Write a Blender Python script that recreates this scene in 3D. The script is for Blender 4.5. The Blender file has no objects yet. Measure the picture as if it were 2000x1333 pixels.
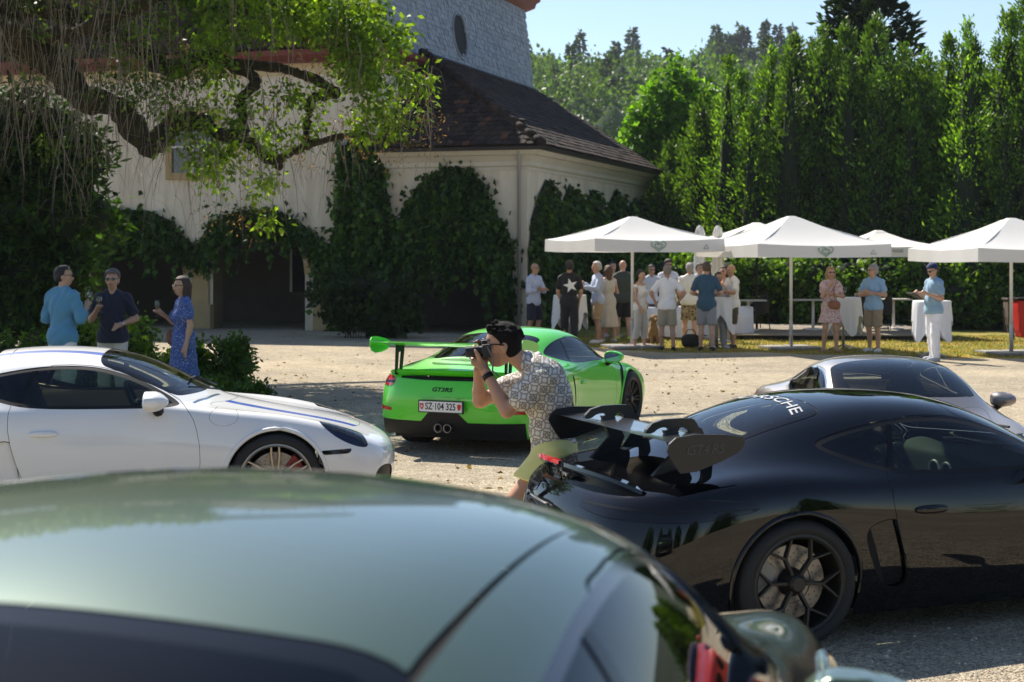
import bpy, bmesh, math, random
import numpy as np
from mathutils import Vector, Matrix
random.seed(7); rng = np.random.default_rng(7)
PI = math.pi; R = math.radians
scene = bpy.context.scene
COL = scene.collection
# ---------------------------------------------------------------- camera, sky, sun, exposure
F = 3056.0; HC = 2.03; YH = 495.0            # focal length in photo pixels, eye height, horizon row
cam = bpy.data.cameras.new('camera'); co = bpy.data.objects.new('camera', cam); COL.objects.link(co)
co.location = (0, 0, HC); co.rotation_euler = (PI/2, 0, 0)
cam.sensor_width = 36; cam.lens = 36*F/2000; cam.shift_y = -(666.5-YH)/2000
cam.clip_start = 0.1; cam.clip_end = 3000
cam.dof.use_dof = True; cam.dof.focus_distance = 11.6; cam.dof.aperture_fstop = 4.5
scene.camera = co
SUN = Vector((-0.50, 0.80, 1.08)).normalized()      # towards the sun
world = bpy.data.worlds.new('World'); scene.world = world; world.use_nodes = True
wn = world.node_tree; wn.nodes.clear()
sky = wn.nodes.new('ShaderNodeTexSky'); sky.sky_type = 'NISHITA'; sky.sun_disc = False
sky.sun_elevation = math.asin(SUN.z); sky.sun_rotation = math.atan2(SUN.x, SUN.y)
sky.altitude = 450; sky.air_density = 1.0; sky.dust_density = 0.35; sky.ozone_density = 1.6
bg = wn.nodes.new('ShaderNodeBackground'); bg.inputs[1].default_value = 0.088
wo = wn.nodes.new('ShaderNodeOutputWorld')
wn.links.new(sky.outputs[0], bg.inputs[0]); wn.links.new(bg.outputs[0], wo.inputs[0])
sl = bpy.data.lights.new('sun', 'SUN'); sl.energy = 5.0; sl.angle = R(0.55); sl.color = (1.0, 0.93, 0.82)
so = bpy.data.objects.new('sun', sl); COL.objects.link(so)
so.rotation_euler = SUN.to_track_quat('Z', 'Y').to_euler()
vs = scene.view_settings
vs.view_transform = 'Standard'; vs.look = 'None'; vs.exposure = 0.8; vs.gamma = 1; vs.use_curve_mapping = False
scene.render.engine = 'CYCLES'
cy = scene.cycles
cy.use_denoising = True; cy.max_bounces = 8; cy.diffuse_bounces = 3; cy.glossy_bounces = 4
cy.transmission_bounces = 4; cy.transparent_max_bounces = 12; cy.caustics_reflective = False; cy.caustics_refractive = False
cy.sample_clamp_indirect = 6; cy.blur_glossy = 0.3; cy.volume_bounces = 0

def PX(x, y, D): return Vector(((x-1000)*D/F, D, HC-(y-YH)*D/F))       # a spot seen at a photo pixel, D metres away
def GD(y): return HC*F/(y-YH)                                            # distance of a ground point
def GP(x, y): D = GD(y); return Vector(((x-1000)*D/F, D, 0))

# ---------------------------------------------------------------- materials
def newmat(name):
    m = bpy.data.materials.new(name); m.use_nodes = True
    nt = m.node_tree; nt.nodes.clear()
    out = nt.nodes.new('ShaderNodeOutputMaterial'); return m, nt, out
def node(nt, t, **kw):
    n = nt.nodes.new(t)
    for k, v in kw.items():
        if k[0] == 'i' and k[1:].isdigit(): n.inputs[int(k[1:])].default_value = v
        elif hasattr(n, k): setattr(n, k, v)
        else: n.inputs[k.replace('_', ' ')].default_value = v
    return n
def c4(c): return (c[0], c[1], c[2], 1)
MATS = {}
def mat(name, base, rough=0.6, metal=0.0, coat=0.0, noise=None, bump=None, spec=0.5, emis=None, sheen=0, attr=False, alpha=None):
    """noise=(scale, colour2, contrast)  bump=(scale, strength)"""
    if name in MATS: return MATS[name]
    m, nt, out = newmat(name)
    p = node(nt, 'ShaderNodeBsdfPrincipled', Roughness=rough, Metallic=metal)
    p.inputs['Base Color'].default_value = c4(base); p.inputs['Specular IOR Level'].default_value = spec
    if coat: p.inputs['Coat Weight'].default_value = coat; p.inputs['Coat Roughness'].default_value = 0.025
    if sheen: p.inputs['Sheen Weight'].default_value = sheen
    tc = node(nt, 'ShaderNodeTexCoord')
    src = None
    if noise:
        n = node(nt, 'ShaderNodeTexNoise', Scale=noise[0], Detail=6.0, Roughness=0.65)
        nt.links.new(tc.outputs['Object'], n.inputs['Vector'])
        r = node(nt, 'ShaderNodeValToRGB'); k = noise[2]
        r.color_ramp.elements[0].position = 0.5-0.5*k; r.color_ramp.elements[1].position = 0.5+0.5*k
        r.color_ramp.elements[0].color = c4(base); r.color_ramp.elements[1].color = c4(noise[1])
        nt.links.new(n.outputs[0], r.inputs[0]); src = r.outputs[0]
    if attr:
        a = node(nt, 'ShaderNodeAttribute', attribute_name='tint')
        if src is not None:
            mx = node(nt, 'ShaderNodeMix', data_type='RGBA', blend_type='MULTIPLY'); mx.inputs[0].default_value = 1
            nt.links.new(src, mx.inputs[6]); nt.links.new(a.outputs[0], mx.inputs[7]); src = mx.outputs[2]
        else: src = a.outputs[0]
    if src is not None: nt.links.new(src, p.inputs['Base Color'])
    if bump:
        n2 = node(nt, 'ShaderNodeTexNoise', Scale=bump[0], Detail=5.0, Roughness=0.6)
        nt.links.new(tc.outputs['Object'], n2.inputs['Vector'])
        b = node(nt, 'ShaderNodeBump', Strength=bump[1], Distance=0.02)
        nt.links.new(n2.outputs[0], b.inputs['Height']); nt.links.new(b.outputs[0], p.inputs['Normal'])
    if emis: p.inputs['Emission Color'].default_value = c4(emis[:3]); p.inputs['Emission Strength'].default_value = emis[3]
    nt.links.new(p.outputs[0], out.inputs[0]); MATS[name] = m; return m
def leafmat(name, trans=0.45, rough=0.5, col=(1, 1, 1)):
    m, nt, out = newmat(name)
    a = node(nt, 'ShaderNodeAttribute', attribute_name='tint')
    p = node(nt, 'ShaderNodeBsdfPrincipled', Roughness=rough); p.inputs['Specular IOR Level'].default_value = 0.35
    t = node(nt, 'ShaderNodeBsdfTranslucent'); mx = node(nt, 'ShaderNodeMixShader', i0=trans)
    g = node(nt, 'ShaderNodeMix', data_type='RGBA', blend_type='MULTIPLY'); g.inputs[0].default_value = 1
    g.inputs[7].default_value = (1.5, 1.35, 0.5, 1)
    nt.links.new(a.outputs[0], p.inputs['Base Color']); nt.links.new(a.outputs[0], g.inputs[6])
    nt.links.new(g.outputs[2], t.inputs[0])
    nt.links.new(p.outputs[0], mx.inputs[1]); nt.links.new(t.outputs[0], mx.inputs[2]); nt.links.new(mx.outputs[0], out.inputs[0])
    MATS[name] = m; return m
def glassmat(name, tint, rough=0.0, refl=1.0, ior=1.5):
    m, nt, out = newmat(name)
    tr = node(nt, 'ShaderNodeBsdfTransparent'); tr.inputs[0].default_value = c4(tint)
    gl = node(nt, 'ShaderNodeBsdfGlossy', Roughness=rough); gl.inputs[0].default_value = (refl, refl, refl, 1)
    fr = node(nt, 'ShaderNodeFresnel', IOR=ior); mx = node(nt, 'ShaderNodeMixShader')
    nt.links.new(fr.outputs[0], mx.inputs[0]); nt.links.new(tr.outputs[0], mx.inputs[1]); nt.links.new(gl.outputs[0], mx.inputs[2])
    nt.links.new(mx.outputs[0], out.inputs[0]); MATS[name] = m; return m

# ---------------------------------------------------------------- mesh helpers
def link(o, parent=None):
    COL.objects.link(o)
    if parent is not None: o.parent = parent
    return o
def tag(o, label=None, cat=None, group=None, kind=None):
    if label: o['label'] = label
    if cat: o['category'] = cat
    if group: o['group'] = group
    if kind: o['kind'] = kind
    return o
def empty(name, loc=(0, 0, 0), rz=0, label=None, cat=None, group=None):
    o = bpy.data.objects.new(name, None); o.location = loc; o.rotation_euler = (0, 0, rz); o.empty_display_size = .1
    COL.objects.link(o); return tag(o, label, cat, group)
def fillmesh(name, V, faces):
    me = bpy.data.meshes.new(name); V = np.asarray(V, dtype=np.float64).reshape(-1, 3)
    if isinstance(faces, np.ndarray) and faces.ndim == 2 and (faces.min() >= 0 if len(faces) else True):
        n, k = faces.shape
        me.vertices.add(len(V)); me.vertices.foreach_set('co', V.ravel().astype(np.float32))
        me.loops.add(n*k); me.loops.foreach_set('vertex_index', faces.ravel().astype(np.int32))
        me.polygons.add(n); me.polygons.foreach_set('loop_start', np.arange(0, n*k, k, dtype=np.int32))
        me.update(calc_edges=True)
    else:
        if isinstance(faces, np.ndarray): faces = [[int(i) for i in f if i >= 0] for f in faces]
        me.from_pydata([tuple(v) for v in V.tolist()], [], faces); me.update()
    return me
def mk(name, V, faces, m, parent=None, smooth=True, tint=None, normals=None):
    me = fillmesh(name, V, faces)
    if smooth: me.polygons.foreach_set('use_smooth', np.ones(len(me.polygons), dtype=bool))
    if tint is not None:
        a = me.attributes.new('tint', 'FLOAT_COLOR', 'POINT')
        t = np.ones((len(me.vertices), 4), dtype=np.float32); t[:, :3] = tint; a.data.foreach_set('color', t.ravel())
    if normals is not None: me.normals_split_custom_set_from_vertices([tuple(n) for n in normals.tolist()])
    if m is not None: me.materials.append(m)
    return link(bpy.data.objects.new(name, me), parent)
class MB:
    """collects shapes into one mesh"""
    def __init__(s): s.V = []; s.F = []; s.n = 0
    def add(s, V, F):
        V = np.asarray(V, float).reshape(-1, 3)
        s.V.append(V); s.F += [[int(i)+s.n for i in f if i >= 0] for f in (F.tolist() if isinstance(F, np.ndarray) else F)]; s.n += len(V); return s
    def box(s, c, d, rz=0, M=None):
        x, y, z = d[0]/2, d[1]/2, d[2]/2
        V = np.array([[-x,-y,-z],[x,-y,-z],[x,y,-z],[-x,y,-z],[-x,-y,z],[x,-y,z],[x,y,z],[-x,y,z]])
        if M is not None: V = V @ np.array(M).T
        if rz: ca, sa = math.cos(rz), math.sin(rz); V = V @ np.array([[ca, sa, 0], [-sa, ca, 0], [0, 0, 1]])
        return s.add(V+np.array(c), [[0,3,2,1],[4,5,6,7],[0,1,5,4],[1,2,6,5],[2,3,7,6],[3,0,4,7]])
    def tube(s, pts, rad, n=8, caps=True):
        P = np.array([tuple(p) for p in pts], float); k = len(P)
        rr = np.full(k, rad, float) if np.isscalar(rad) else np.array(rad, float)
        T = np.gradient(P, axis=0); T /= np.linalg.norm(T, axis=1)[:, None]+1e-12
        up = np.array([0, 0, 1.0]) if abs(T[0][2]) < .9 else np.array([1.0, 0, 0])
        V = []
        for i in range(k):
            a = np.cross(T[i], up); a /= np.linalg.norm(a)+1e-12; b = np.cross(T[i], a); up = -np.cross(T[i], a) if False else up
            th = np.arange(n)*2*PI/n
            V.append(P[i]+rr[i]*(np.cos(th)[:, None]*a+np.sin(th)[:, None]*b))
        F = [[i*n+j, i*n+(j+1) % n, (i+1)*n+(j+1) % n, (i+1)*n+j] for i in range(k-1) for j in range(n)]
        if caps: F += [list(range(n))[::-1], [(k-1)*n+j for j in range(n)]]
        return s.add(np.concatenate(V), F)
    def lathe(s, prof, n=24, c=(0, 0, 0), axis='z', a0=0, a1=2*PI):
        full = abs(a1-a0-2*PI) < 1e-6; m = n if full else n+1
        th = a0+np.arange(m)*(a1-a0)/n; V = []
        for r, z in prof: V.append(np.stack([r*np.cos(th), r*np.sin(th), np.full(m, z)], 1))
        V = np.concatenate(V)
        if axis == 'y': V = V[:, [0, 2, 1]]*np.array([1, 1, 1])
        if axis == 'x': V = V[:, [2, 0, 1]]
        F = []
        for i in range(len(prof)-1):
            for j in range(n):
                j2 = (j+1) % m; F.append([i*m+j, i*m+j2, (i+1)*m+j2, (i+1)*m+j])
        return s.add(V+np.array(c), F)
    def prism(s, poly, d, M=None, off=(0, 0, 0)):
        """polygon in its own xy plane extruded by d along z, then placed by a 3x3 M"""
        P = np.array(poly, float); n = len(P)
        V = np.concatenate([np.c_[P, np.zeros(n)], np.c_[P, np.full(n, d)]])
        if M is not None: V = V @ np.array(M, float).T
        F = [list(range(n))[::-1], list(range(n, 2*n))]+[[i, (i+1) % n, n+(i+1) % n, n+i] for i in range(n)]
        return s.add(V+np.array(off), F)
    def build(s, name, m, parent=None, smooth=False, bevel=0, auto=None, xf=None):
        V = np.concatenate(s.V)
        if xf is not None: V = (np.c_[V, np.ones(len(V))] @ np.array(xf).T)[:, :3]
        o = mk(name, V, s.F, m, parent, smooth)
        if auto: 
            o.data.polygons.foreach_set('use_smooth', np.ones(len(o.data.polygons), dtype=bool)); o.data.set_sharp_from_angle(angle=R(auto))
        if bevel:
            b = o.modifiers.new('bevel', 'BEVEL'); b.width = bevel; b.segments = 2; b.limit_method = 'ANGLE'
        return o
def XZ(): return [[1, 0, 0], [0, 0, -1], [0, 1, 0]]     # polygon plane xy -> world xz, extruded towards -y
def catmull(pts, n=8, closed=False):
    P = np.array([tuple(p) for p in pts], float); k = len(P); out = []
    for i in range(k if closed else k-1):
        if closed: p0, p1, p2, p3 = P[i-1], P[i], P[(i+1) % k], P[(i+2) % k]
        else: p0, p1, p2, p3 = P[max(i-1, 0)], P[i], P[i+1], P[min(i+2, k-1)]
        t = np.arange(n)[:, None]/n
        out.append(.5*((2*p1)+(p2-p0)*t+(2*p0-5*p1+4*p2-p3)*t*t+(-p0+3*p1-3*p2+p3)*t**3))
    if not closed: out.append(P[-1:])
    return np.concatenate(out)
def chaikin(P, n=2):
    P = np.array(P, float)
    for _ in range(n):
        Q = np.roll(P, -1, 0); P = np.stack([.75*P+.25*Q, .25*P+.75*Q], 1).reshape(-1, P.shape[1])
    return P
def sdpoly(P, a, b):
    """signed distance (negative inside) of points (a,b) to a closed polygon"""
    P = np.array(P, float); lo = P.min(0)-.08; hi = P.max(0)+.08
    m = (a > lo[0]) & (a < hi[0]) & (b > lo[1]) & (b < hi[1])
    if not m.all():
        r = np.full(len(a), 1.0)
        if m.any(): r[m] = sdpoly(P, a[m], b[m])
        return r
    p = np.stack([a, b], 1); d = np.full(len(p), 1e9); s = np.ones(len(p)); P = np.array(P, float)
    for i in range(len(P)):
        v, w = P[i-1], P[i]; e = w-v; q = p-v
        t = np.clip((q@e)/(e@e+1e-12), 0, 1); dd = q-t[:, None]*e; d = np.minimum(d, (dd*dd).sum(1))
        c = (v[1] > p[:, 1]) != (w[1] > p[:, 1])
        with np.errstate(divide='ignore', invalid='ignore'): xx = (w[0]-v[0])*(p[:, 1]-v[1])/(w[1]-v[1]+1e-15)+v[0]
        s = np.where(c & (p[:, 0] < xx), -s, s)
    return np.sqrt(d)*s
def isomesh(f, lo, hi, h):
    """surface of f(P)=0 by surface nets"""
    lo = np.array(lo, float); hi = np.array(hi, float); n = np.maximum(np.ceil((hi-lo)/h).astype(int)+1, 4)
    ax = [lo[i]+np.arange(n[i])*h for i in range(3)]
    G = np.stack(np.meshgrid(*ax, indexing='ij'), -1)
    return isoval(f(G.reshape(-1, 3)).reshape(n), lo, h)
def isoval(v, lo, h):
    n = np.array(v.shape)
    ins = v < 0; C = [(i, j, k) for i in (0, 1) for j in (0, 1) for k in (0, 1)]
    sl = lambda A, c: A[c[0]:n[0]-1+c[0], c[1]:n[1]-1+c[1], c[2]:n[2]-1+c[2]]
    cnt = sum(sl(ins, c).astype(int) for c in C); cell = (cnt > 0) & (cnt < 8); idx = np.argwhere(cell)
    acc = np.zeros((len(idx), 3)); num = np.zeros(len(idx))
    for a in C:
        for d in range(3):
            if a[d]: continue
            b = list(a); b[d] = 1
            va = v[idx[:, 0]+a[0], idx[:, 1]+a[1], idx[:, 2]+a[2]]; vb = v[idx[:, 0]+b[0], idx[:, 1]+b[1], idx[:, 2]+b[2]]
            cr = (va < 0) != (vb < 0); t = np.where(cr, va/np.where(cr, va-vb, 1), 0)
            p = np.tile(np.array(a, float), (len(idx), 1)); p[:, d] = t
            acc += np.where(cr[:, None], p, 0); num += cr
    V = lo+(idx+acc/np.maximum(num, 1)[:, None])*h
    vid = -np.ones(cell.shape, int); vid[cell] = np.arange(len(idx)); Fs = []
    for d in range(3):
        o1, o2 = [(1, 2), (2, 0), (0, 1)][d]
        s0 = [slice(None)]*3; s1 = [slice(None)]*3; s0[d] = slice(0, -1); s1[d] = slice(1, None)
        e = ins[tuple(s0)] != ins[tuple(s1)]; E = np.argwhere(e)
        ok = (E[:, o1] > 0) & (E[:, o2] > 0) & (E[:, o1] < n[o1]-1) & (E[:, o2] < n[o2]-1); E = E[ok]
        fl = ins[E[:, 0], E[:, 1], E[:, 2]]; q = []
        for (x, y) in ((0, 0), (1, 0), (1, 1), (0, 1)):
            c = E.copy(); c[:, o1] -= x; c[:, o2] -= y; q.append(vid[c[:, 0], c[:, 1], c[:, 2]])
        q = np.stack(q, 1); q[~fl] = q[~fl][:, ::-1]; Fs.append(q)
    Fq = np.concatenate(Fs); Fq = Fq[(Fq >= 0).all(1)]
    return V, Fq
def copytree(o, parent=None):
    c = o.copy(); COL.objects.link(c); c.parent = parent
    for ch in list(o.children): copytree(ch, c)
    return c
def textmesh(s, size, bold=0.0, extrude=0.001, align='CENTER', shear=0, space=1.0):
    cu = bpy.data.curves.new('t', 'FONT'); cu.body = s; cu.size = size; cu.align_x = align; cu.align_y = 'CENTER'
    cu.extrude = extrude; cu.offset = bold; cu.resolution_u = 3; cu.shear = shear; cu.space_character = space
    o = bpy.data.objects.new('t', cu); COL.objects.link(o)
    dg = bpy.context.evaluated_depsgraph_get(); me = bpy.data.meshes.new_from_object(o.evaluated_get(dg))
    bpy.data.objects.remove(o); bpy.data.curves.remove(cu)
    V = np.array([v.co[:] for v in me.vertices]).reshape(-1, 3); Fa = [list(p.vertices) for p in me.polygons]
    bpy.data.meshes.remove(me); return V, Fa
# ---------------------------------------------------------------- cars
def bspline(C, su, sv):
    """uniform cubic B-spline surface through an extended control net"""
    def ext(A): return np.concatenate([2*A[:1]-A[1:2], A, 2*A[-1:]-A[-2:-1]])
    def ev(A, k):
        A = ext(A); n = len(A)-3; out = []
        for i in range(n):
            m = k+1 if i == n-1 else k
            t = (np.arange(m)/k).reshape(-1, *([1]*(A.ndim-1)))
            out.append(((1-t)**3*A[i]+(3*t**3-6*t*t+4)*A[i+1]+(-3*t**3+3*t*t+3*t+1)*A[i+2]+t**3*A[i+3])/6)
        return np.concatenate(out)
    D = ev(C, su); return np.swapaxes(ev(np.swapaxes(D, 0, 1), sv), 0, 1)
class Surf:
    def __init__(s, G):
        nu, nv, _ = G.shape; s.V = G.reshape(-1, 3).copy()
        du = np.gradient(G, axis=0); dv = np.gradient(G, axis=1); N = np.cross(dv, du)
        N /= np.linalg.norm(N, axis=2)[..., None]+1e-12; s.N = N.reshape(-1, 3)
        I = np.arange(nu*nv).reshape(nu, nv)
        f = np.stack([I[:-1, :-1], I[:-1, 1:], I[1:, 1:], I[1:, :-1]], -1).reshape(-1, 4)
        s.faces = np.c_[f, -np.ones((len(f), 6), int)]
        c = s.V[s.faces[:, :4]].mean(1); nn = s.N[s.faces[:, 0]]
        if (nn*(c-np.array([0, 0, .5]))).sum() < 0: s.N = -s.N; s.faces[:, :4] = s.faces[:, 3::-1]
    def split(s, faces, f):
        """faces -> (part where f<0, part where f>=0), cut cleanly along f=0"""
        val = f(s.V); val = np.where(np.abs(val) < 1e-7, 1e-7, val)
        ok = faces >= 0; neg = (val[faces] < 0) & ok; nn = neg.sum(1); na = ok.sum(1)
        A = [faces[nn == na]]; B = [faces[nn == 0]]; mixed = faces[(nn > 0) & (nn < na)]
        nv, nN, cache, n0 = [], [], {}, len(s.V)
        pa, pb = [], []
        for fc in mixed:
            q = [int(i) for i in fc if i >= 0]; a, b = [], []
            for i in range(len(q)):
                u, w = q[i-1], q[i]
                if (val[u] < 0) != (val[w] < 0):
                    k = (min(u, w), max(u, w))
                    if k not in cache:
                        t = val[k[0]]/(val[k[0]]-val[k[1]]); cache[k] = n0+len(nv)
                        nv.append(s.V[k[0]]*(1-t)+s.V[k[1]]*t); nN.append(s.N[k[0]]*(1-t)+s.N[k[1]]*t)
                    a.append(cache[k]); b.append(cache[k])
                (a if val[w] < 0 else b).append(w)
            if len(a) > 2: pa.append((a+[-1]*10)[:10])
            if len(b) > 2: pb.append((b+[-1]*10)[:10])
        if nv: s.V = np.concatenate([s.V, nv]); s.N = np.concatenate([s.N, nN])
        if pa: A.append(np.array(pa))
        if pb: B.append(np.array(pb))
        return np.concatenate(A), np.concatenate(B)
    def piece(s, faces, name, m, parent, off=0.0, rim=0.0):
        if not len(faces): return None
        yc = s.V[faces[:, :3]].mean(1)[:, 1]
        if np.abs(yc).min() > .12 and (yc > 0).any() and (yc < 0).any():
            s.piece(faces[yc > 0], name, m, parent, off, rim); return s.piece(faces[yc < 0], name, m, parent, off, rim)
        u = np.unique(faces[faces >= 0]); mp = -np.ones(len(s.V), int); mp[u] = np.arange(len(u))
        V = s.V[u]+s.N[u]*off; N = s.N[u]/(np.linalg.norm(s.N[u], axis=1)[:, None]+1e-9); fs = [[int(mp[i]) for i in f if i >= 0] for f in faces]
        if rim:
            # fold the free edges inwards so that the panel shows a thickness
            E = {}
            for f in fs:
                for i in range(len(f)): E[(f[i-1], f[i])] = 1
            bd = [e for e in E if (e[1], e[0]) not in E]; nb = {}
            V = list(V); N = list(N)
            for e in bd:
                for i in e:
                    if i not in nb: nb[i] = len(V); V.append(V[i]-N[i]*rim); N.append(N[i])
            fs = fs+[[e[1], e[0], nb[e[0]], nb[e[1]]] for e in bd]; V = np.array(V); N = np.array(N)
        return mk(name, V, fs, m, parent, True, None, N if not rim else None)
    def near(s, x, z, side=1, axis=(0, 2)):
        k = (s.V[:, 1]*side > 0.2)
        d = (s.V[:, axis[0]]-x)**2+(s.V[:, axis[1]]-z)**2+(~k)*9; i = int(np.argmin(d)); return s.V[i], s.N[i]

CAYMAN = [
 # sill, low side, waist, shoulder, inner, upper, upper mid, centre  (x, y, z) from nose to tail
 [(1.70,.82,.13),(1.80,.815,.13),(1.90,.78,.13),(1.99,.67,.13),(2.05,.53,.13),(2.085,.37,.13),(2.11,.18,.13),(2.115,0,.13)],
 [(1.69,.83,.14),(1.80,.84,.23),(1.93,.81,.31),(2.04,.70,.33),(2.10,.55,.34),(2.145,.38,.345),(2.17,.19,.35),(2.175,0,.35)],
 [(1.67,.835,.14),(1.76,.86,.29),(1.90,.85,.43),(2.01,.75,.50),(2.08,.58,.515),(2.13,.40,.52),(2.155,.2,.525),(2.16,0,.525)],
 [(1.63,.84,.14),(1.68,.875,.33),(1.79,.885,.53),(1.88,.79,.635),(1.96,.61,.61),(2.01,.41,.61),(2.03,.2,.615),(2.04,0,.615)],
 [(1.55,.845,.14),(1.56,.89,.36),(1.58,.905,.59),(1.63,.80,.765),(1.66,.61,.705),(1.69,.41,.71),(1.70,.2,.715),(1.71,0,.72)],
 [(1.24,.845,.14),(1.24,.90,.38),(1.24,.92,.62),(1.24,.80,.85),(1.24,.61,.775),(1.26,.41,.785),(1.27,.2,.795),(1.28,0,.80)],
 [(.95,.845,.14),(.95,.89,.36),(.95,.905,.61),(.92,.82,.862),(.93,.65,.825),(.97,.43,.84),(1.0,.21,.85),(1.01,0,.855)],
 [(.65,.84,.14),(.65,.87,.34),(.65,.895,.60),(.64,.835,.855),(.63,.755,.88),(.70,.57,.885),(.80,.29,.893),(.85,0,.90)],
 [(.40,.84,.14),(.40,.865,.33),(.40,.89,.59),(.40,.845,.845),(.40,.79,.885),(.37,.70,1.01),(.54,.34,1.035),(.60,0,1.045)],
 [(.12,.84,.14),(.12,.865,.33),(.12,.89,.58),(.12,.85,.838),(.12,.79,.88),(.08,.645,1.14),(.26,.325,1.175),(.31,0,1.19)],
 [(-.15,.84,.14),(-.15,.865,.33),(-.15,.89,.58),(-.15,.85,.836),(-.15,.79,.878),(-.15,.605,1.215),(-.02,.31,1.25),(.03,0,1.265)],
 [(-.48,.84,.14),(-.48,.87,.34),(-.48,.895,.59),(-.48,.865,.84),(-.48,.785,.885),(-.48,.57,1.235),(-.46,.30,1.275),(-.45,0,1.288)],
 [(-.82,.845,.14),(-.82,.885,.36),(-.82,.91,.62),(-.82,.895,.86),(-.82,.765,.905),(-.84,.55,1.19),(-.85,.29,1.245),(-.86,0,1.26)],
 [(-1.16,.85,.14),(-1.16,.90,.38),(-1.16,.93,.64),(-1.16,.915,.895),(-1.16,.735,.95),(-1.20,.52,1.09),(-1.22,.28,1.15),(-1.23,0,1.165)],
 [(-1.48,.85,.14),(-1.48,.90,.38),(-1.48,.925,.64),(-1.48,.90,.90),(-1.48,.70,.935),(-1.52,.49,.955),(-1.54,.265,.985),(-1.55,0,.993)],
 [(-1.74,.845,.15),(-1.74,.89,.38),(-1.75,.905,.64),(-1.76,.855,.87),(-1.78,.67,.880),(-1.80,.47,.875),(-1.81,.255,.882),(-1.82,0,.886)],
 [(-1.86,.84,.15),(-1.90,.87,.38),(-1.93,.865,.62),(-1.97,.785,.815),(-2.03,.64,.845),(-2.07,.45,.848),(-2.09,.23,.852),(-2.10,0,.854)],
 [(-1.90,.835,.16),(-1.97,.84,.37),(-2.03,.80,.56),(-2.07,.71,.73),(-2.13,.60,.775),(-2.17,.43,.785),(-2.19,.22,.79),(-2.20,0,.795)],
 [(-1.93,.83,.17),(-2.0,.82,.33),(-2.09,.76,.45),(-2.16,.66,.54),(-2.21,.56,.59),(-2.24,.41,.60),(-2.26,.21,.605),(-2.265,0,.61)],
 [(-1.95,.82,.18),(-2.0,.80,.25),(-2.08,.74,.30),(-2.16,.64,.33),(-2.20,.54,.34),(-2.225,.40,.35),(-2.24,.20,.355),(-2.245,0,.355)],
 [(-1.95,.81,.18),(-1.99,.78,.19),(-2.03,.71,.20),(-2.08,.61,.20),(-2.11,.52,.20),(-2.13,.39,.20),(-2.14,.20,.20),(-2.145,0,.20)],
]
def make911():
    T = [list(r) for r in CAYMAN]
    # taller cabin set further forward, long falling roofline, wider tail
    top = {7:[(.66,.84,.86),(.66,.76,.895),(.76,.58,.905),(.86,.30,.915),(.90,0,.92)],
           8:[(.42,.85,.86),(.42,.795,.905),(.42,.70,1.04),(.58,.345,1.075),(.64,0,1.085)],
           9:[(.14,.855,.858),(.14,.79,.905),(.14,.67,1.175),(.30,.33,1.215),(.35,0,1.23)],
           10:[(-.13,.86,.86),(-.13,.79,.905),(-.13,.645,1.245),(0,.31,1.285),(.05,0,1.30)],
           11:[(-.45,.88,.865),(-.45,.78,.91),(-.46,.62,1.25),(-.44,.30,1.30),(-.43,0,1.315)],
           12:[(-.80,.92,.885),(-.80,.765,.925),(-.82,.59,1.20),(-.84,.29,1.26),(-.85,0,1.275)],
           13:[(-1.14,.96,.905),(-1.14,.74,.955),(-1.17,.53,1.10),(-1.20,.285,1.165),(-1.21,0,1.18)],
           14:[(-1.46,.955,.905),(-1.46,.72,.945),(-1.50,.51,.995),(-1.52,.275,1.045),(-1.53,0,1.057)],
           15:[(-1.76,.91,.875),(-1.77,.70,.90),(-1.80,.49,.915),(-1.82,.265,.93),(-1.83,0,.935)]}
    for i, r in top.items():
        for j in range(5): T[i][3+j] = r[j]
    w = {12:.02, 13:.05, 14:.055, 15:.055, 16:.055, 17:.055, 18:.05, 19:.045, 20:.04}
    for i, d in w.items():
        for j in (0, 1, 2):
            x, y, z = T[i][j]; T[i][j] = (x, y+d, z)
        if i > 15:
            for j in range(3, 7): x, y, z = T[i][j]; T[i][j] = (x, y*1.06, z)
    for i in range(len(T)):
        if i >= 16: T[i] = [(x-.03, y, z+(.03 if 16 <= i <= 18 else 0)) for (x, y, z) in T[i]]
    return T
P911 = make911()
M_BLACKTRIM = mat('black_trim', (.010, .010, .011), .5, spec=.25)
M_GLOSSBLACK = mat('gloss_black_trim', (.005, .005, .006), .10, spec=.3)
M_RUBBER = mat('tyre_rubber', (.014, .014, .015), .75, bump=(60, .25))
M_DARKWHEEL = mat('satin_dark_wheel', (.030, .028, .025), .42, metal=.35)
M_SILVER = mat('satin_silver_wheel', (.42, .37, .31), .33, metal=.9)
M_CHROME = mat('chrome', (.75, .75, .76), .08, metal=1)
M_DISC = mat('brake_disc_steel', (.26, .245, .23), .4, metal=.9)
M_DARK = mat('dark_interior', (.010, .010, .011), .8)
M_SEAT = mat('dark_seat_fabric', (.022, .022, .024), .85)
M_ALC = mat('grey_green_dashboard', (.035, .042, .038), .9)
M_SEAM = mat('panel_gap', (.004, .004, .004), .9)
M_REDLENS = mat('red_lens', (.45, .008, .006), .12, coat=1)
M_REDGLOW = mat('red_lens_bright', (.75, .012, .010), .2, coat=1)
M_SMOKE = mat('smoked_lens', (.008, .008, .012), .06, spec=.35)
M_SIGNGREY = mat('grey_lettering', (.42, .43, .45), .5)
M_GLASS = glassmat('car_glass', (.50, .60, .52))
M_GLASSD = glassmat('dark_car_glass', (.05, .06, .065))
M_HEADGLASS = glassmat('headlight_glass', (.75, .82, .95))
M_MIRROR = mat('mirror_glass', (.8, .82, .85), .03, metal=1)
M_REDCAL = mat('red_caliper', (.32, .008, .008), .4)
M_GOLDCAL = mat('grey_caliper', (.25, .24, .22), .4)

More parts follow.
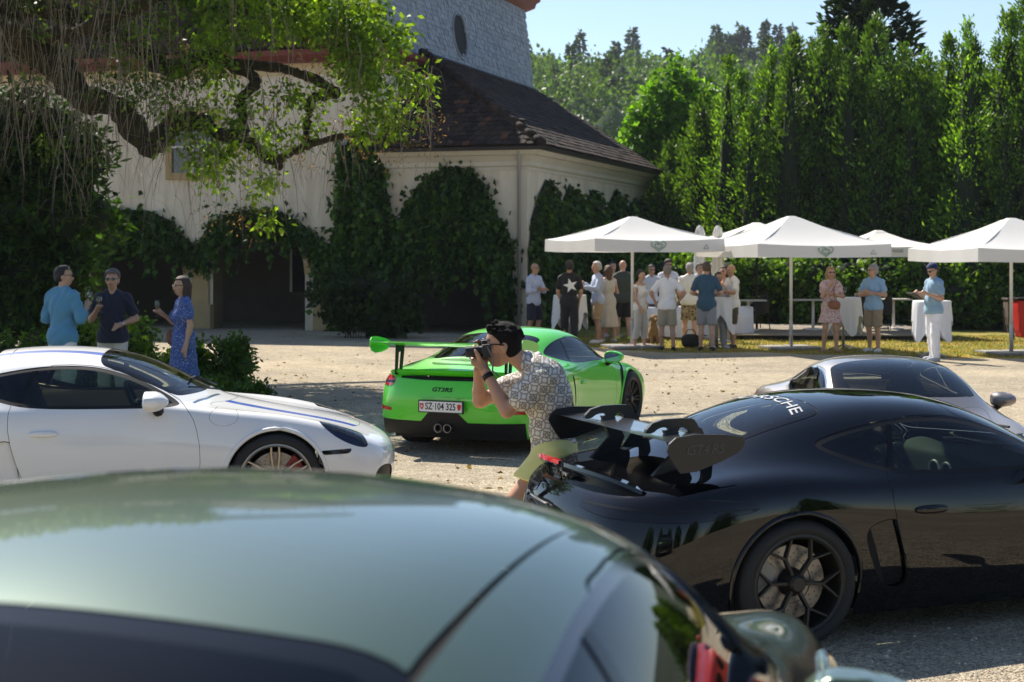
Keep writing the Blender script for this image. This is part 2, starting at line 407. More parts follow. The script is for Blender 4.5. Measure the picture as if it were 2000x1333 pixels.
def wheel(parent, loc, side, rad, wid, style, wm):
    """side +1: outer face towards +y"""
    w = empty('wheel', loc); w.parent = parent
    if side < 0: w.rotation_euler = (0, 0, PI)
    h = wid/2; rr = .262; out = h-.012
    t = MB(); n = 64
    t.lathe([(rr+.004, -h*.9), (rr+.02, -h), (rad-.03, -h*1.0), (rad-.008, -h*.86), (rad, -h*.7), (rad, -.012), (rad-.008, -.01), (rad-.008, .0), (rad, .002), (rad, h*.35), (rad-.008, h*.37), (rad-.008, h*.43), (rad, h*.45), (rad, h*.7), (rad-.008, h*.86), (rad-.03, h), (rr+.035, h*1.02), (rr+.018, h*.99), (rr+.004, h*.9)], n, axis='y')
    t.build('tyre', M_RUBBER, w, auto=40)
    # tread blocks: shallow ribs across the shoulder
    r = MB(); r.lathe([(rr+.012, out), (rr+.016, out-.012), (rr-.004, out-.02), (rr-.006, out-.05), (rr-.03, -h*.2), (rr-.034, -h*.95)], n, axis='y')
    r.lathe([(rr+.012, out), (rr-.004, out+.004), (rr-.016, out-.004), (rr-.018, out-.03)], n, axis='y')
    rim = r.build('rim', wm, w, auto=35)
    sp = MB()
    def bar(a0, r0, a1, r1, w0, w1, d0, d1, th=.03):
        p0 = np.array([r0*math.cos(a0), d0, r0*math.sin(a0)]); p1 = np.array([r1*math.cos(a1), d1, r1*math.sin(a1)])
        u = p1-p0; u /= np.linalg.norm(u); v = np.cross(u, [0, 1, 0]); v /= np.linalg.norm(v); q = np.array([0, 1, 0])
        V = [];
        for p, ww in ((p0, w0), (p1, w1)):
            V += [p-v*ww-q*th, p+v*ww-q*th, p+v*ww*.75, p-v*ww*.75]
        sp.add(V, [[0,1,5,4],[1,2,6,5],[2,3,7,6],[3,0,4,7],[3,2,1,0],[4,5,6,7]])
    hub = out-.045
    if style == 'Y':
        for k in range(6):
            a = k*PI/3+.06
            bar(a, .045, a, .155, .013, .010, hub+.01, out-.022)
            for s in (-1, 1): bar(a, .15, a+s*.30, rr-.006, .0095, .007, out-.022, out-.006)
    elif style == 'U':
        for k in range(6):
            a = k*PI/3+.5
            for s in (-1, 1):
                bar(a+s*.30, .05, a+s*.16, .19, .011, .010, hub, out-.016); bar(a+s*.16, .185, a+s*.11, rr-.004, .010, .008, out-.016, out-.005)
    else:
        for k in range(10):
            a = k*PI/5
            bar(a, .05, a+.10, rr-.004, .008, .007, hub, out-.008); bar(a, .05, a-.10, rr-.004, .008, .007, hub, out-.008)
    sp.build('spokes', wm, rim, bevel=.003)
    hb = MB(); hb.lathe([(.0, out-.012), (.036, out-.012), (.040, out-.018), (.046, out-.022), (.052, hub-.0), (.075, hub-.03), (.08, hub-.07)], 24, axis='y')
    hb.build('centre_lock', wm if style != 'U' else M_BLACKTRIM, rim, auto=40)
    d = MB(); d.lathe([(.06, hub-.055), (.115, hub-.055), (.118, hub-.05), (.198, hub-.05), (.198, hub-.082), (.1, hub-.082)], 48, axis='y')
    for k in range(20):
        for j in range(3):
            a = k*PI/10+j*.11; q = .132+j*.022
            d.lathe([(0, hub-.0493), (.0042, hub-.0493), (.0042, hub-.051)], 8, c=(q*math.cos(a), 0, q*math.sin(a)), axis='y')
    do = d.build('brake_disc', M_DISC, w, auto=30)
    do.data.materials.append(M_DARK)
    mi = np.zeros(len(do.data.polygons), np.int32); mi[48*5:] = 1; do.data.polygons.foreach_set('material_index', mi)
    c = MB(); a0, a1 = (2.2, 3.3) if style == 'U' else (-.3, .7)
    P = [(q*math.cos(a), q*math.sin(a)) for q, aa in ((.118, np.linspace(a0, a1, 9)), (.222, np.linspace(a1, a0, 9))) for a in aa]
    c.prism(P, .07, XZ(), (0, hub-.025, 0))
    c.build('brake_caliper', M_REDCAL if style == 'U' else M_GOLDCAL, w, bevel=.006)
    return w

def make_car(o, paint, kind='cayman', dens=(12, 10), wheel_style='Y', wm=None, glass=None, wing=None, stripes=None, chrome=False, lean=False,
             rear911=False, names=True, rt=(.343, .335), track=(.78, .785), see=True, rearwin=None, detail=True, mz=.925, sealm=None):
    """o: the empty on the ground in the middle of the wheelbase, +x forward"""
    is9 = kind == '911'
    T = P911 if is9 else CAYMAN
    half = np.array(T, float); full = np.concatenate([half, half[:, -2::-1]*np.array([1, -1, 1])], 1)
    S = Surf(bspline(full, dens[0], dens[1])); wm = wm or M_DARKWHEEL; glass = glass or M_GLASS
    xa = 1.235; body = S.faces
    X = lambda V: V[:, 0]; Y = lambda V: np.abs(V[:, 1]); Z = lambda V: V[:, 2]
    # wheel arches
    for xc, r in ((xa, rt[1]+.028), (-xa, rt[0]+.026)):
        zc = r-.028
        f = lambda V, xc=xc, r=r, zc=zc: np.maximum(np.hypot(X(V)-xc, (Z(V)-zc)*np.where(Z(V) < zc, .55, 1))-r, .50-Y(V))
        _, body = S.split(body, f)
    def cut(faces, f, name, m, parent=o, gap=.0035, off=0.0, rim=0.0, gapm=M_SEAM):
        nonlocal body
        ins, rest = S.split(faces, f)
        if gap:
            g, ins = S.split(ins, lambda V: -(f(V)+gap))
            S.piece(g, 'panel_gap', gapm, parent, off=-.003)
        return ins, rest
    side = lambda poly, lim=.42: (lambda V: np.maximum(sdpoly(poly, X(V), Z(V)), lim-Y(V)))
    top = lambda poly, zl=.55: (lambda V: np.maximum(sdpoly(poly, X(V), V[:, 1]), zl-Z(V)))
    sym = lambda P: [(x, y) for x, y in P]+[(x, -y) for x, y in P[::-1]]
    # side glass: outline of the whole side opening, split into door glass and quarter glass
    if is9:
        dlo = chaikin([(.58,.888),(.0,.892),(-.50,.905),(-.82,.955),(-1.02,1.015),(-1.06,1.035),(-.95,1.085),(-.72,1.15),(-.42,1.192),(-.12,1.195),(.06,1.165),(.28,1.085),(.52,.95)], 2)
        pil = [(-.60, .9), (-.42, 1.3)]
        ws = chaikin(sym([(.78,.0),(.75,.30),(.60,.62),(.50,.655),(.10,.585),(-.02,.545),(-.02,.3),(0,.0)]), 2)
        rw = chaikin(sym([(-.86,0),(-.85,.30),(-.80,.49),(-.87,.535),(-1.45,.51),(-1.58,.47),(-1.60,.25),(-1.61,0)]), 2)
        door = chaikin([(.62,.88),(.67,.78),(.70,.55),(.70,.28),(.66,.20),(-.45,.20),(-.55,.30),(-.62,.60),(-.62,.85),(-.60,1.0),(-.42,1.20),(-.12,1.202),(.06,1.172),(.28,1.092),(.54,.955)], 1)
        hood = chaikin(sym([(.98,.0),(.93,.30),(.74,.62),(.85,.66),(1.24,.56),(1.70,.52),(1.86,.45),(1.93,.25),(1.95,0)]), 2)
    else:
        dlo = chaikin([(.57,.868),(.0,.866),(-.45,.872),(-.68,.905),(-.90,.985),(-1.0,1.04),(-.93,1.075),(-.72,1.125),(-.45,1.165),(-.16,1.168),(.04,1.135),(.26,1.06),(.50,.93)], 2)
        pil = [(-.62, .86), (-.44, 1.25)]
        ws = chaikin(sym([(.74,.0),(.71,.30),(.56,.62),(.46,.655),(.06,.585),(-.05,.545),(-.04,.3),(-.02,.0)]), 2)
        rw = chaikin(sym([(-.80,0),(-.80,.30),(-.82,.44),(-.90,.475),(-1.34,.44),(-1.46,.38),(-1.48,.2),(-1.48,0)]), 2)
        door = chaikin([(.60,.858),(.66,.76),(.70,.55),(.68,.28),(.62,.20),(-.42,.20),(-.52,.30),(-.62,.56),(-.66,.80),(-.62,.98),(-.44,1.172),(-.16,1.176),(.04,1.142),(.26,1.068),(.52,.935)], 1)
        hood = chaikin(sym([(.95,.0),(.90,.30),(.72,.60),(.85,.64),(1.24,.56),(1.66,.52),(1.80,.45),(1.88,.25),(1.90,0)]), 2)
    fd = side(dlo); (p0, p1) = pil
    lin = lambda V: (X(V)-p0[0])-(Z(V)-p0[1])*(p1[0]-p0[0])/(p1[1]-p0[1])
    sg, body = S.split(body, fd)
    if chrome:
        ring, sg = S.split(sg, lambda V: -(fd(V)+.012)); S.piece(ring, 'window_trim', M_CHROME, o, off=.003)
    else:
        ring, sg = S.split(sg, lambda V: -(fd(V)+(.016 if is9 else .024))); S.piece(ring, 'window_seal', sealm if sealm else M_GLOSSBLACK if is9 else M_BLACKTRIM, o, off=-.002)
    post, a = S.split(sg, lambda V: np.abs(lin(V))-.02)
    S.piece(post, 'door_pillar', M_GLOSSBLACK, o, off=.001)
    dg, qg = S.split(a, lambda V: -lin(V))
    for s, g in ((1, dg), (-1, dg), (1, qg), (-1, qg)):
        k, _ = S.split(g, lambda V: -s*V[:, 1]); S.piece(k, 'side_window' if g is dg else 'quarter_window', glass if g is dg else M_GLASSD, o, off=-.002)
    # windscreen and rear window, black ceramic border round the glass
    for poly, nm, zl, gm in ((ws, 'windscreen', .9, glass), (rw, 'rear_window', .9, rearwin or glass)):
        f = top(poly, zl); g, body = S.split(body, f)
        sd, g = S.split(g, lambda V: -(f(V)+.006)); S.piece(sd, 'window_seal', M_SEAM, o, off=-.003)
        bd, g = S.split(g, lambda V: -(f(V)+.05)); S.piece(bd, 'ceramic_border', M_GLOSSBLACK, o)
        S.piece(g, nm, gm, o)
    # bonnet, doors, fuel flap, bumper seams
    stripe_faces = []
    def paintpiece(fs, name, off=0.0, parent=o, rim=.012):
        if stripes:
            st, fs = S.split(fs, lambda V: np.maximum(np.abs(Y(V)-.33)-.05, .62-Z(V)) if name != 'door' else np.ones(len(V)))
            ob = S.piece(fs, name, paint, parent, off)
            if len(st): S.piece(st, 'stripe', stripes, ob, off)
            return ob
        return S.piece(fs, name, paint, parent, off)
    h, body = cut(body, top(hood, .5), 'bonnet', paint); paintpiece(h, 'bonnet')
    for s in (1, -1):
        fdo = lambda V, s=s: np.maximum(sdpoly(door, X(V), Z(V)), .42-s*V[:, 1])
        d, body = cut(body, fdo, 'door', paint); dob = paintpiece(d, 'door')
        hx, hz = -.40, .69
        v, n = S.near(hx, hz, s)
        hm = isomesh(lambda P: (np.abs(P/np.array([.105, .022, .024]))**2.6).sum(1)-1, (-.13, -.03, -.03), (.13, .03, .03), .006)
        mk('door_handle', hm[0]+v+np.array([0, s*.006, 0]), hm[1], paint, dob)
    for s in ((-1,) if not is9 else (-1,)):
        ff = lambda V: np.maximum(np.hypot((X(V)-.86)/1.0, (Z(V)-.80)/.62)-.105, .5+V[:, 1])
        fl, body = cut(body, ff, 'fuel_flap', paint, gap=.0025); S.piece(fl, 'fuel_flap', paint, o)
    # lamps
    hl = {}
    for s in (1, -1):
        a = R(-33)
        if is9: fh = lambda V, s=s: np.maximum(np.hypot((X(V)-1.72)/.16, (np.abs(V[:, 1])-.66)/.115)-1, np.maximum(.45-s*V[:, 1], .55-Z(V)))
        else:
            def fh(V, s=s):
                u = (X(V)-1.71)*math.cos(a)+(Z(V)-.69)*math.sin(a); w = -(X(V)-1.71)*math.sin(a)+(Z(V)-.69)*math.cos(a)
                return np.maximum(np.abs(u/.235)**1.7+np.abs(w/np.where(w > 0, .075, .062))**1.7-1, .63-s*V[:, 1])
        l, body = S.split(body, fh); hb = S.piece(l, 'headlight', M_HEADGLASS, o, off=.002); S.piece(l, 'reflector', mat('headlight_inside', (.02, .035, .07), .25, metal=.6), hb, off=-.03)
        if not is9:
            v, n = S.near(1.80, .67, s)
            q = isomesh(lambda P: np.linalg.norm(P, axis=1)-.045, (-.06,)*3, (.06,)*3, .012); mk('lamp_lens', q[0]+v-n*.045, q[1], M_HEADGLASS, hb)
    RX = -1.55
    rear = lambda poly: (lambda V: np.maximum(sdpoly(poly, V[:, 1], Z(V)), X(V)-RX))
    if is9:
        for s in (1, -1):
            P = [(s*y, z) for y, z in ((.955, .835), (.63, .825), (.67, .72), (.80, .715), (.955, .745))]
            if s < 0: P = P[::-1]
            l, body = S.split(body, rear(chaikin(P, 1))); lb = S.piece(l, 'tail_light', M_REDLENS, o, off=.004)
            st, _ = S.split(l, lambda V: np.abs(Z(V)-.765)-.012); S.piece(st, 'lamp_strip', M_SMOKE, lb, off=.006)
    else:
        b, body2 = body, None
        for s in (1, -1):
            def ft(V, s=s):
                u = X(V)*.70-np.abs(V[:, 1])*.714; return np.maximum(sdpoly(chaikin([(-2.02, .80), (-1.84, .825), (-1.64, .775), (-1.72, .73), (-1.95, .69), (-2.04, .72)], 2), u, Z(V)), np.maximum(.3-s*V[:, 1], X(V)+1.3))
            l, body = cut(body, ft, 't', paint, gap=.002); lb = S.piece(l, 'tail_light', M_SMOKE, o, off=.003)
            st, _ = S.split(l, lambda V: np.abs(Z(V)-.755)-.007); S.piece(st, 'lamp_strip', mat('lamp_strip', (.016, .016, .018), .3, spec=.2), lb, off=.0045)
    # lower black trim: sill, diffuser, front intake
    sill, body = S.split(body, lambda V: np.maximum(Z(V)-.185, np.abs(X(V))-1.5)); S.piece(sill, 'sill', M_BLACKTRIM if is9 else paint, o)
    dif, body = S.split(body, lambda V: np.maximum(np.maximum(Z(V)-(.36 if is9 else .33)-.10*np.clip(.28-Y(V), 0, .1)/.1, X(V)+1.75), Y(V)-.86)); S.piece(dif, 'diffuser', M_BLACKTRIM, o)
    for s in (1, -1):
        it, body = S.split(body, lambda V: np.maximum(sdpoly(chaikin([(s*.42, .22), (s*.74, .20), (s*.78, .36), (s*.70, .42), (s*.45, .38)][::s], 2), V[:, 1], Z(V)), 1.7-X(V)))
        S.piece(it, 'air_intake', M_BLACKTRIM, o, off=-.01)
    it, body = S.split(body, lambda V: np.maximum(sdpoly(chaikin([(-.36, .20), (.36, .20), (.33, .38), (-.33, .38)], 2), V[:, 1], Z(V)), 1.7-X(V))); S.piece(it, 'air_intake', M_BLACKTRIM, o, off=-.01)
    if not is9:
        for s in (1, -1):   # air scoop behind the door
            ft = lambda V, s=s: np.maximum(sdpoly(chaikin([(-.60, .66), (-.74, .655), (-.84, .60), (-.80, .46), (-.72, .30), (-.62, .26), (-.54, .30), (-.58, .45)], 2), X(V), Z(V)), .5-s*V[:, 1])
            sc, body = cut(body, ft, 'x', paint, gap=.006); S.piece(sc, 'side_scoop', paint, o, off=-.022)
            ft2 = lambda V, s=s: np.maximum(sdpoly([(-.80, .62), (-.86, .60), (-.74, .30), (-.69, .30)], X(V), Z(V)), .5-s*V[:, 1])
            v, n = S.near(-.78, .47, s)
            k, _ = S.split(sc, ft2); S.piece(k, 'scoop_mouth', M_SEAM, o, off=-.010)
            sm, body = S.split(body, lambda V: np.maximum(sdpoly([(1.55, .545), (1.80, .555), (1.765, .52), (1.58, .515)], X(V), Z(V)), .5-s*V[:, 1])); S.piece(sm, 'side_marker', M_SMOKE, o, off=.002)
    else:
        rf = lambda V: np.maximum(sdpoly(chaikin([(-.60, .845), (.60, .845), (.56, .80), (-.56, .80)], 1), V[:, 1], Z(V)), X(V)-RX-.2)
        if rear911:
            g, body = S.split(body, rf); S.piece(g, 'air_outlet', M_SEAM, o, off=-.012)
            for s in (1, -1):
                r_, body = S.split(body, lambda V: np.maximum(sdpoly([(s*.66, .455), (s*.86, .455), (s*.87, .50), (s*.67, .49)][::s], V[:, 1], Z(V)), X(V)+1.7)); S.piece(r_, 'rear_reflector', M_REDLENS, o, off=.003)
                ft = lambda V, s=s: np.maximum(sdpoly(chaikin([(-.86, .80), (-.80, .80), (-.70, .56), (-.685, .42), (-.715, .42), (-.74, .56)], 1), X(V), Z(V)), .5-s*V[:, 1])
                k, body = S.split(body, ft); S.piece(k, 'side_air_inlet', M_SEAM, o, off=-.015)
                ft = lambda V, s=s: np.maximum(sdpoly(chaikin([(.86, .42), (.84, .60), (.90, .80), (1.0, .95), (1.16, .95), (1.04, .80), (.93, .62), (.90, .42)], 1), X(V), Z(V)), .5-s*V[:, 1])
                k, body = S.split(body, ft); S.piece(k, 'wing_vent', M_BLACKTRIM, o, off=-.012)
    if is9:
        for k_ in range(6):
            x0 = -1.655-k_*.034; g, body = S.split(body, lambda V: np.maximum(np.maximum(np.abs(X(V)-x0)-.012, Y(V)-.46+.02*k_), .6-Z(V))); S.piece(g, 'engine_grille_slot', M_SEAM, o, off=-.012)
    if stripes:
        st, body = S.split(body, lambda V: np.maximum(np.maximum(np.abs(Y(V)-.33)-.05, .66-Z(V)), np.abs(X(V)+.2)-.85)); S.piece(st, 'stripe', stripes, o)
    # roof seams
    if is9 or True:
        xs = lambda V: np.maximum(np.abs(Y(V)-(.52 if is9 else .47)-.05*(X(V)+.4))-.0072, np.maximum(np.abs(X(V)+.42)-.42, 1.1-Z(V)))
        if is9: g, body = S.split(body, xs); S.piece(g, 'roof_seam', M_SEAM, o, off=-.004)
        else:
            g, body = S.split(body, lambda V: np.maximum(np.abs(X(V)+.70)-.004, np.maximum(Y(V)-.52, 1.1-Z(V)))); S.piece(g, 'roof_seam', M_SEAM, o, off=-.004)
    S.piece(body, 'body', paint, o); S.S0 = None
    # wheel wells, floor, cabin
    und = MB(); und.box((0, 0, .19), (3.9, 1.5, .08)); und.box((1.18, 0, .42), (.7, .95, .42)); und.box((-1.40, 0, .46), (.9, 1.0, .46)); und.box((-1.05, 0, .55), (.06, 1.45, .62)); und.box((.74, 0, .5), (.06, 1.40, .55))
    und.build('underbody', M_DARK, o)
    for xc, r in ((xa, rt[1]+.03), (-xa, rt[0]+.028)):
        for s in (1, -1):
            l = MB(); l.lathe([(r, .52*s), (r, .80*s)], 24, c=(xc, 0, r-.028), axis='y', a0=-.35, a1=PI+.35); l.build('wheel_well', M_DARK, o, True)
    for xc, r in ((xa, rt[1]+.028), (-xa, rt[0]+.026)):
        for s in (1, -1):
            P = []
            for t in np.linspace(-.30, PI+.30, 29):
                px_, pz_ = xc+(r+.012)*math.cos(t), r-.028+(r+.012)*math.sin(t)*(1 if math.sin(t) > 0 else 1/.55*.62); v, n = S.near(px_, pz_, s); P.append((px_, v[1]+s*.001, pz_))
            P = np.array(P); P[:, 1] = np.convolve(np.r_[P[0, 1], P[0, 1], P[:, 1], P[-1, 1], P[-1, 1]], np.ones(5)/5, 'valid')
            l = MB(); l.tube(P, .016, 8); l.build('wheel_arch_lip', paint, o, smooth=True)
    cab = MB(); cab.box((-.05, 0, .26), (1.6, 1.42, .06)); cab.build('cabin_floor', M_DARK, o)
    for s in (1, -1):
        def fs(P, s=s):
            q = P-np.array([-.42, s*.37, 0]); 
            base = (np.abs((q-np.array([.16, 0, .42]))/np.array([.26, .24, .10]))**3).sum(1)-1
            t = (q[:, 2]-.40)/.75; bx = q[:, 0]+.10+.22*t
            back = (np.abs(np.stack([bx/.075, q[:, 1]/(.245-.09*np.clip(t-.35, 0, 1)), (q[:, 2]-.70)/.37], 1))**3.2).sum(1)-1
            hd = (np.abs(np.stack([(q[:, 0]+.31)/.06, q[:, 1]/.13, (q[:, 2]-1.06)/.09], 1))**3).sum(1)-1
            return np.minimum(np.minimum(base, back), hd)
        V, Fq = isomesh(fs, (-.9, s*.37-.3, .3), (.1, s*.37+.3, 1.16), .03); mk('seat', V, Fq, M_SEAT, o)
    def fdash(P):
        z0 = .88-.06*np.abs(P[:, 1])-.10*np.clip(.45-P[:, 0], 0, 1)
        hump = .06*np.exp(-((P[:, 1]-.37)/.18)**2-((P[:, 0]-.42)/.10)**2)
        return np.maximum(np.maximum(P[:, 2]-z0-hump, .30-P[:, 0]), np.maximum(P[:, 0]-.75, np.abs(P[:, 1])-.72+.5*np.clip(P[:, 0]-.5, 0, 1)))
    V, Fq = isomesh(fdash, (.25, -.78, .55), (.80, .78, .99), .03); db = mk('dashboard', V, Fq, M_ALC if see else M_DARK, o)
    for y in (-.66, -.06, .06, .66):
        vt = MB(); vt.lathe([(.036, 0), (.046, -.012), (.052, 0), (.046, .008), (.036, 0)], 20, axis='x', c=(.296, y, .76)); vt.build('air_vent', mat('pale_vent_ring', (.7, .7, .7), .35), db, True)
    st = MB(); th = np.linspace(0, 2*PI, 25); sc, ss = math.cos(R(22)), math.sin(R(22))
    st.tube([(.13+.0+.175*math.sin(t)*ss*-1, .37+.175*math.cos(t), .80+.175*math.sin(t)*sc) for t in th], .016, 8, caps=False)
    st.box((.15, .37, .80), (.03, .32, .035)); st.box((.15, .37, .73), (.03, .04, .14)); st.tube([(.15, .37, .80), (.36, .37, .74)], .03)
    st.build('steering_wheel', M_BLACKTRIM, o)
    rm = MB(); rm.box((.10, 0, 1.13), (.025, .19, .055)); rm.build('rear_view_mirror', M_BLACKTRIM, o, bevel=.01)
    # door mirrors
    for s in (1, -1):
        x0 = .42 if is9 else .36
        v, n = S.near(x0, .86, s); c = np.array([x0-.0, s*(abs(v[1])+.13), mz])
        def fm(P, c=c, s=s):
            q = (P-c)*np.array([1, s, 1]); a = q[:, 0]
            w = .118*(1-.35*np.clip(a/.1, 0, 1)**2); hgt = .072*(1-.35*np.clip(a/.1, 0, 1)**2)-.012*np.clip(-q[:, 1]/.1, -1, 1)*-1
            return np.maximum(np.abs(q[:, 1]/w)**2.5+np.abs(q[:, 2]/hgt)**2.5+np.abs(np.minimum(a+.03, 0)/.05)**4+np.clip(a/.115, 0, 9)**2.5-1, -(a+.062))
        V, Fq = isomesh(fm, c-np.array([.09, .15, .10]), c+np.array([.14, .15, .10]), .009 if detail else .014); mo = mk('door_mirror', V, Fq, paint, o)
        g = MB(); g.prism(chaikin([(-.10, -.055), (.10, -.05), (.105, .045), (-.09, .05)], 2), .004, [[0, 0, 1], [1, 0, 0], [0, 1, 0]], c+np.array([-.064, 0, 0])); g.build('mirror_glass', M_MIRROR, mo)
        k = MB(); k.tube([c+np.array([.02, -s*.05, -.05]), c+np.array([.03, -s*.10, -.085]), np.array([x0+.05, s*(abs(v[1])-.02), .84])], [.035, .03, .035], 8); k.build('mirror_stalk', M_BLACKTRIM, mo, True)
    for s in (1, -1):
        wheel(o, (xa, s*track[1], rt[1]), s, rt[1], .245, wheel_style, wm)
        wheel(o, (-xa, s*track[0], rt[0]), s, rt[0], .295, wheel_style, wm)
    # wipers
    wp = MB(); wp.tube([(.78, .30, .945), (.62, .05, 1.03), (.60, -.25, 1.035)], .008, 6); wp.tube([(.80, -.15, .945), (.70, -.40, .98), (.60, -.58, 1.0)], .008, 6); wp.build('wiper', M_BLACKTRIM, o)
    return S

def on_top(S, V, x0, y0, ang=0, off=.004, zmin=.5):
    """lay flat lettering V (its x -> car -y, its y -> car +x) on the car's upper surface"""
    k = S.N[:, 2] > .15; SV, SN = S.V[k], S.N[k]; out = []
    for p in V:
        x = x0+p[1]; y = y0-p[0]
        i = int(np.argmin((SV[:, 0]-x)**2+(SV[:, 1]-y)**2)); v, n = SV[i], SN[i]
        out.append((x, y, v[2]-(n[0]*(x-v[0])+n[1]*(y-v[1]))/n[2]+off+p[2]))
    return np.array(out)
def on_rear(S, V, y0, z0, off=.004):
    k = S.N[:, 0] < -.15; SV, SN = S.V[k], S.N[k]; out = []
    for p in V:
        y = y0-p[0]; z = z0+p[1]
        i = int(np.argmin((SV[:, 1]-y)**2+(SV[:, 2]-z)**2)); v, n = SV[i], SN[i]
        out.append((v[0]-(n[1]*(y-v[1])+n[2]*(z-v[2]))/n[0]-off-p[2], y, z))
    return np.array(out)
def aerofoil(chord, th, camber, n=10):
    t = np.linspace(0, 1, n)[1:-1]
    up = [(-c*chord, th*chord*2.6*(math.sqrt(c)-c)+camber*chord*4*c*(1-c)) for c in t]; lo = [(-c*chord, -th*chord*.9*(math.sqrt(c)-c)+camber*chord*4*c*(1-c)) for c in t]
    return [(0, 0)]+up+[(-chord, 0)]+lo[::-1]
# ---------------------------------------------------------------- ground
def gh(x, y):
    """the yard is level; it rises a little under the nearest car and the camera"""
    t = np.clip((6.3-np.asarray(y, float))/2.5, 0, 1); return .393*t*t*(3-2*t)
def gravel_mat():
    m, nt, out = newmat('gravel'); p = node(nt, 'ShaderNodeBsdfPrincipled', Roughness=.95); p.inputs['Specular IOR Level'].default_value = .15
    tc = node(nt, 'ShaderNodeTexCoord')
    def nz(sc, det=5, ro=.6): n = node(nt, 'ShaderNodeTexNoise', Scale=sc, Detail=det, Roughness=ro); nt.links.new(tc.outputs['Object'], n.inputs['Vector']); return n
    v = node(nt, 'ShaderNodeTexVoronoi', Scale=85.0); nt.links.new(tc.outputs['Object'], v.inputs['Vector'])
    v2 = node(nt, 'ShaderNodeTexVoronoi', Scale=38.0); nt.links.new(tc.outputs['Object'], v2.inputs['Vector'])
    r = node(nt, 'ShaderNodeValToRGB'); e = r.color_ramp.elements
    e[0].position = 0; e[0].color = (.29, .245, .18, 1); e[1].position = 1; e[1].color = (.80, .71, .555, 1); k = e.new(.5); k.color = (.55, .48, .37, 1)
    sp = node(nt, 'ShaderNodeSeparateColor'); nt.links.new(v.outputs['Color'], sp.inputs[0]); nt.links.new(sp.outputs[0], r.inputs[0])
    n1 = nz(.35); r1 = node(nt, 'ShaderNodeValToRGB'); r1.color_ramp.elements[0].position = .35; r1.color_ramp.elements[1].position = .7
    r1.color_ramp.elements[0].color = (.68, .67, .66, 1); r1.color_ramp.elements[1].color = (1.12, 1.08, 1.0, 1); nt.links.new(n1.outputs[0], r1.inputs[0])
    mx = node(nt, 'ShaderNodeMix', data_type='RGBA', blend_type='MULTIPLY'); mx.inputs[0].default_value = 1; nt.links.new(r.outputs[0], mx.inputs[6]); nt.links.new(r1.outputs[0], mx.inputs[7])
    n2 = nz(5.5, 6, .7); r2 = node(nt, 'ShaderNodeValToRGB'); r2.color_ramp.elements[0].position = .38; r2.color_ramp.elements[1].position = .62
    r2.color_ramp.elements[0].color = (.80, .79, .78, 1); r2.color_ramp.elements[1].color = (1.08, 1.07, 1.05, 1); nt.links.new(n2.outputs[0], r2.inputs[0])
    m2 = node(nt, 'ShaderNodeMix', data_type='RGBA', blend_type='MULTIPLY'); m2.inputs[0].default_value = 1; nt.links.new(mx.outputs[2], m2.inputs[6]); nt.links.new(r2.outputs[0], m2.inputs[7])
    nt.links.new(m2.outputs[2], p.inputs['Base Color'])
    b1 = node(nt, 'ShaderNodeBump', Strength=.8, Distance=.016, invert=True); nt.links.new(v.outputs['Distance'], b1.inputs['Height'])
    b2 = node(nt, 'ShaderNodeBump', Strength=.6, Distance=.02, invert=True); nt.links.new(v2.outputs['Distance'], b2.inputs['Height']); nt.links.new(b1.outputs[0], b2.inputs['Normal'])
    b3 = node(nt, 'ShaderNodeBump', Strength=.5, Distance=.08); nt.links.new(n2.outputs[0], b3.inputs['Height']); nt.links.new(b2.outputs[0], b3.inputs['Normal'])
    nt.links.new(b3.outputs[0], p.inputs['Normal']); nt.links.new(p.outputs[0], out.inputs[0]); return m
xs = np.unique(np.r_[-1500, -700, -300, -120, -60, np.linspace(-30, 30, 61), 60, 120, 300, 700, 1500]); ys = np.unique(np.r_[-600, -200, -60, -30, np.linspace(-12, 60, 121), 90, 150, 300, 700, 1500, 2500])
GX, GY = np.meshgrid(xs, ys, indexing='ij'); GZ = gh(GX, GY)-.35*np.clip((GY-60)/40, 0, 1)
I = np.arange(GX.size).reshape(GX.shape)
ground = mk('ground', np.stack([GX, GY, GZ], -1).reshape(-1, 3), np.stack([I[:-1, :-1], I[1:, :-1], I[1:, 1:], I[:-1, 1:]], -1).reshape(-1, 4), gravel_mat()); tag(ground, kind='structure')
# loose stones on the gravel
def scatter_stones(n, name, f, size, m):
    ico = np.array([(1, 0, 0), (-.5, .87, 0), (-.5, -.87, 0), (.25, .2, .8), (-.4, .1, .6), (.1, -.5, .7)]); fc = np.array([[0, 1, 3], [1, 4, 3], [1, 2, 4], [2, 5, 4], [2, 0, 5], [0, 3, 5], [3, 4, 5]])
    P = f(n); sc = size[0]+(size[1]-size[0])*rng.random((n, 1, 1))**3; a = rng.random(n)*2*PI
    J = ico[None]*(.7+.6*rng.random((n, 6, 1)))*sc*np.array([1, 1, .75]); c, s = np.cos(a)[:, None], np.sin(a)[:, None]
    V = np.stack([J[..., 0]*c-J[..., 1]*s, J[..., 0]*s+J[..., 1]*c, J[..., 2]], -1)+P[:, None, :]
    g = .55+.7*rng.random(n); col = np.stack([.56*g, .50*g, .40*g], 1)
    o = mk(name, V.reshape(-1, 3), (fc[None]+(np.arange(n)*6)[:, None, None]).reshape(-1, 3), m, smooth=False, tint=np.repeat(col, 6, 0)); return tag(o, kind='stuff')
def yard_pts(n):
    D = 6.5+27*rng.random(n)**1.3; X = (rng.random(n)*2200-1100)*D/F; return np.stack([X, D, gh(X, D)], 1)
scatter_stones(8000, 'loose_stones', yard_pts, (.006, .017), mat('stone_chips', (.4, .37, .32), .95, attr=True))
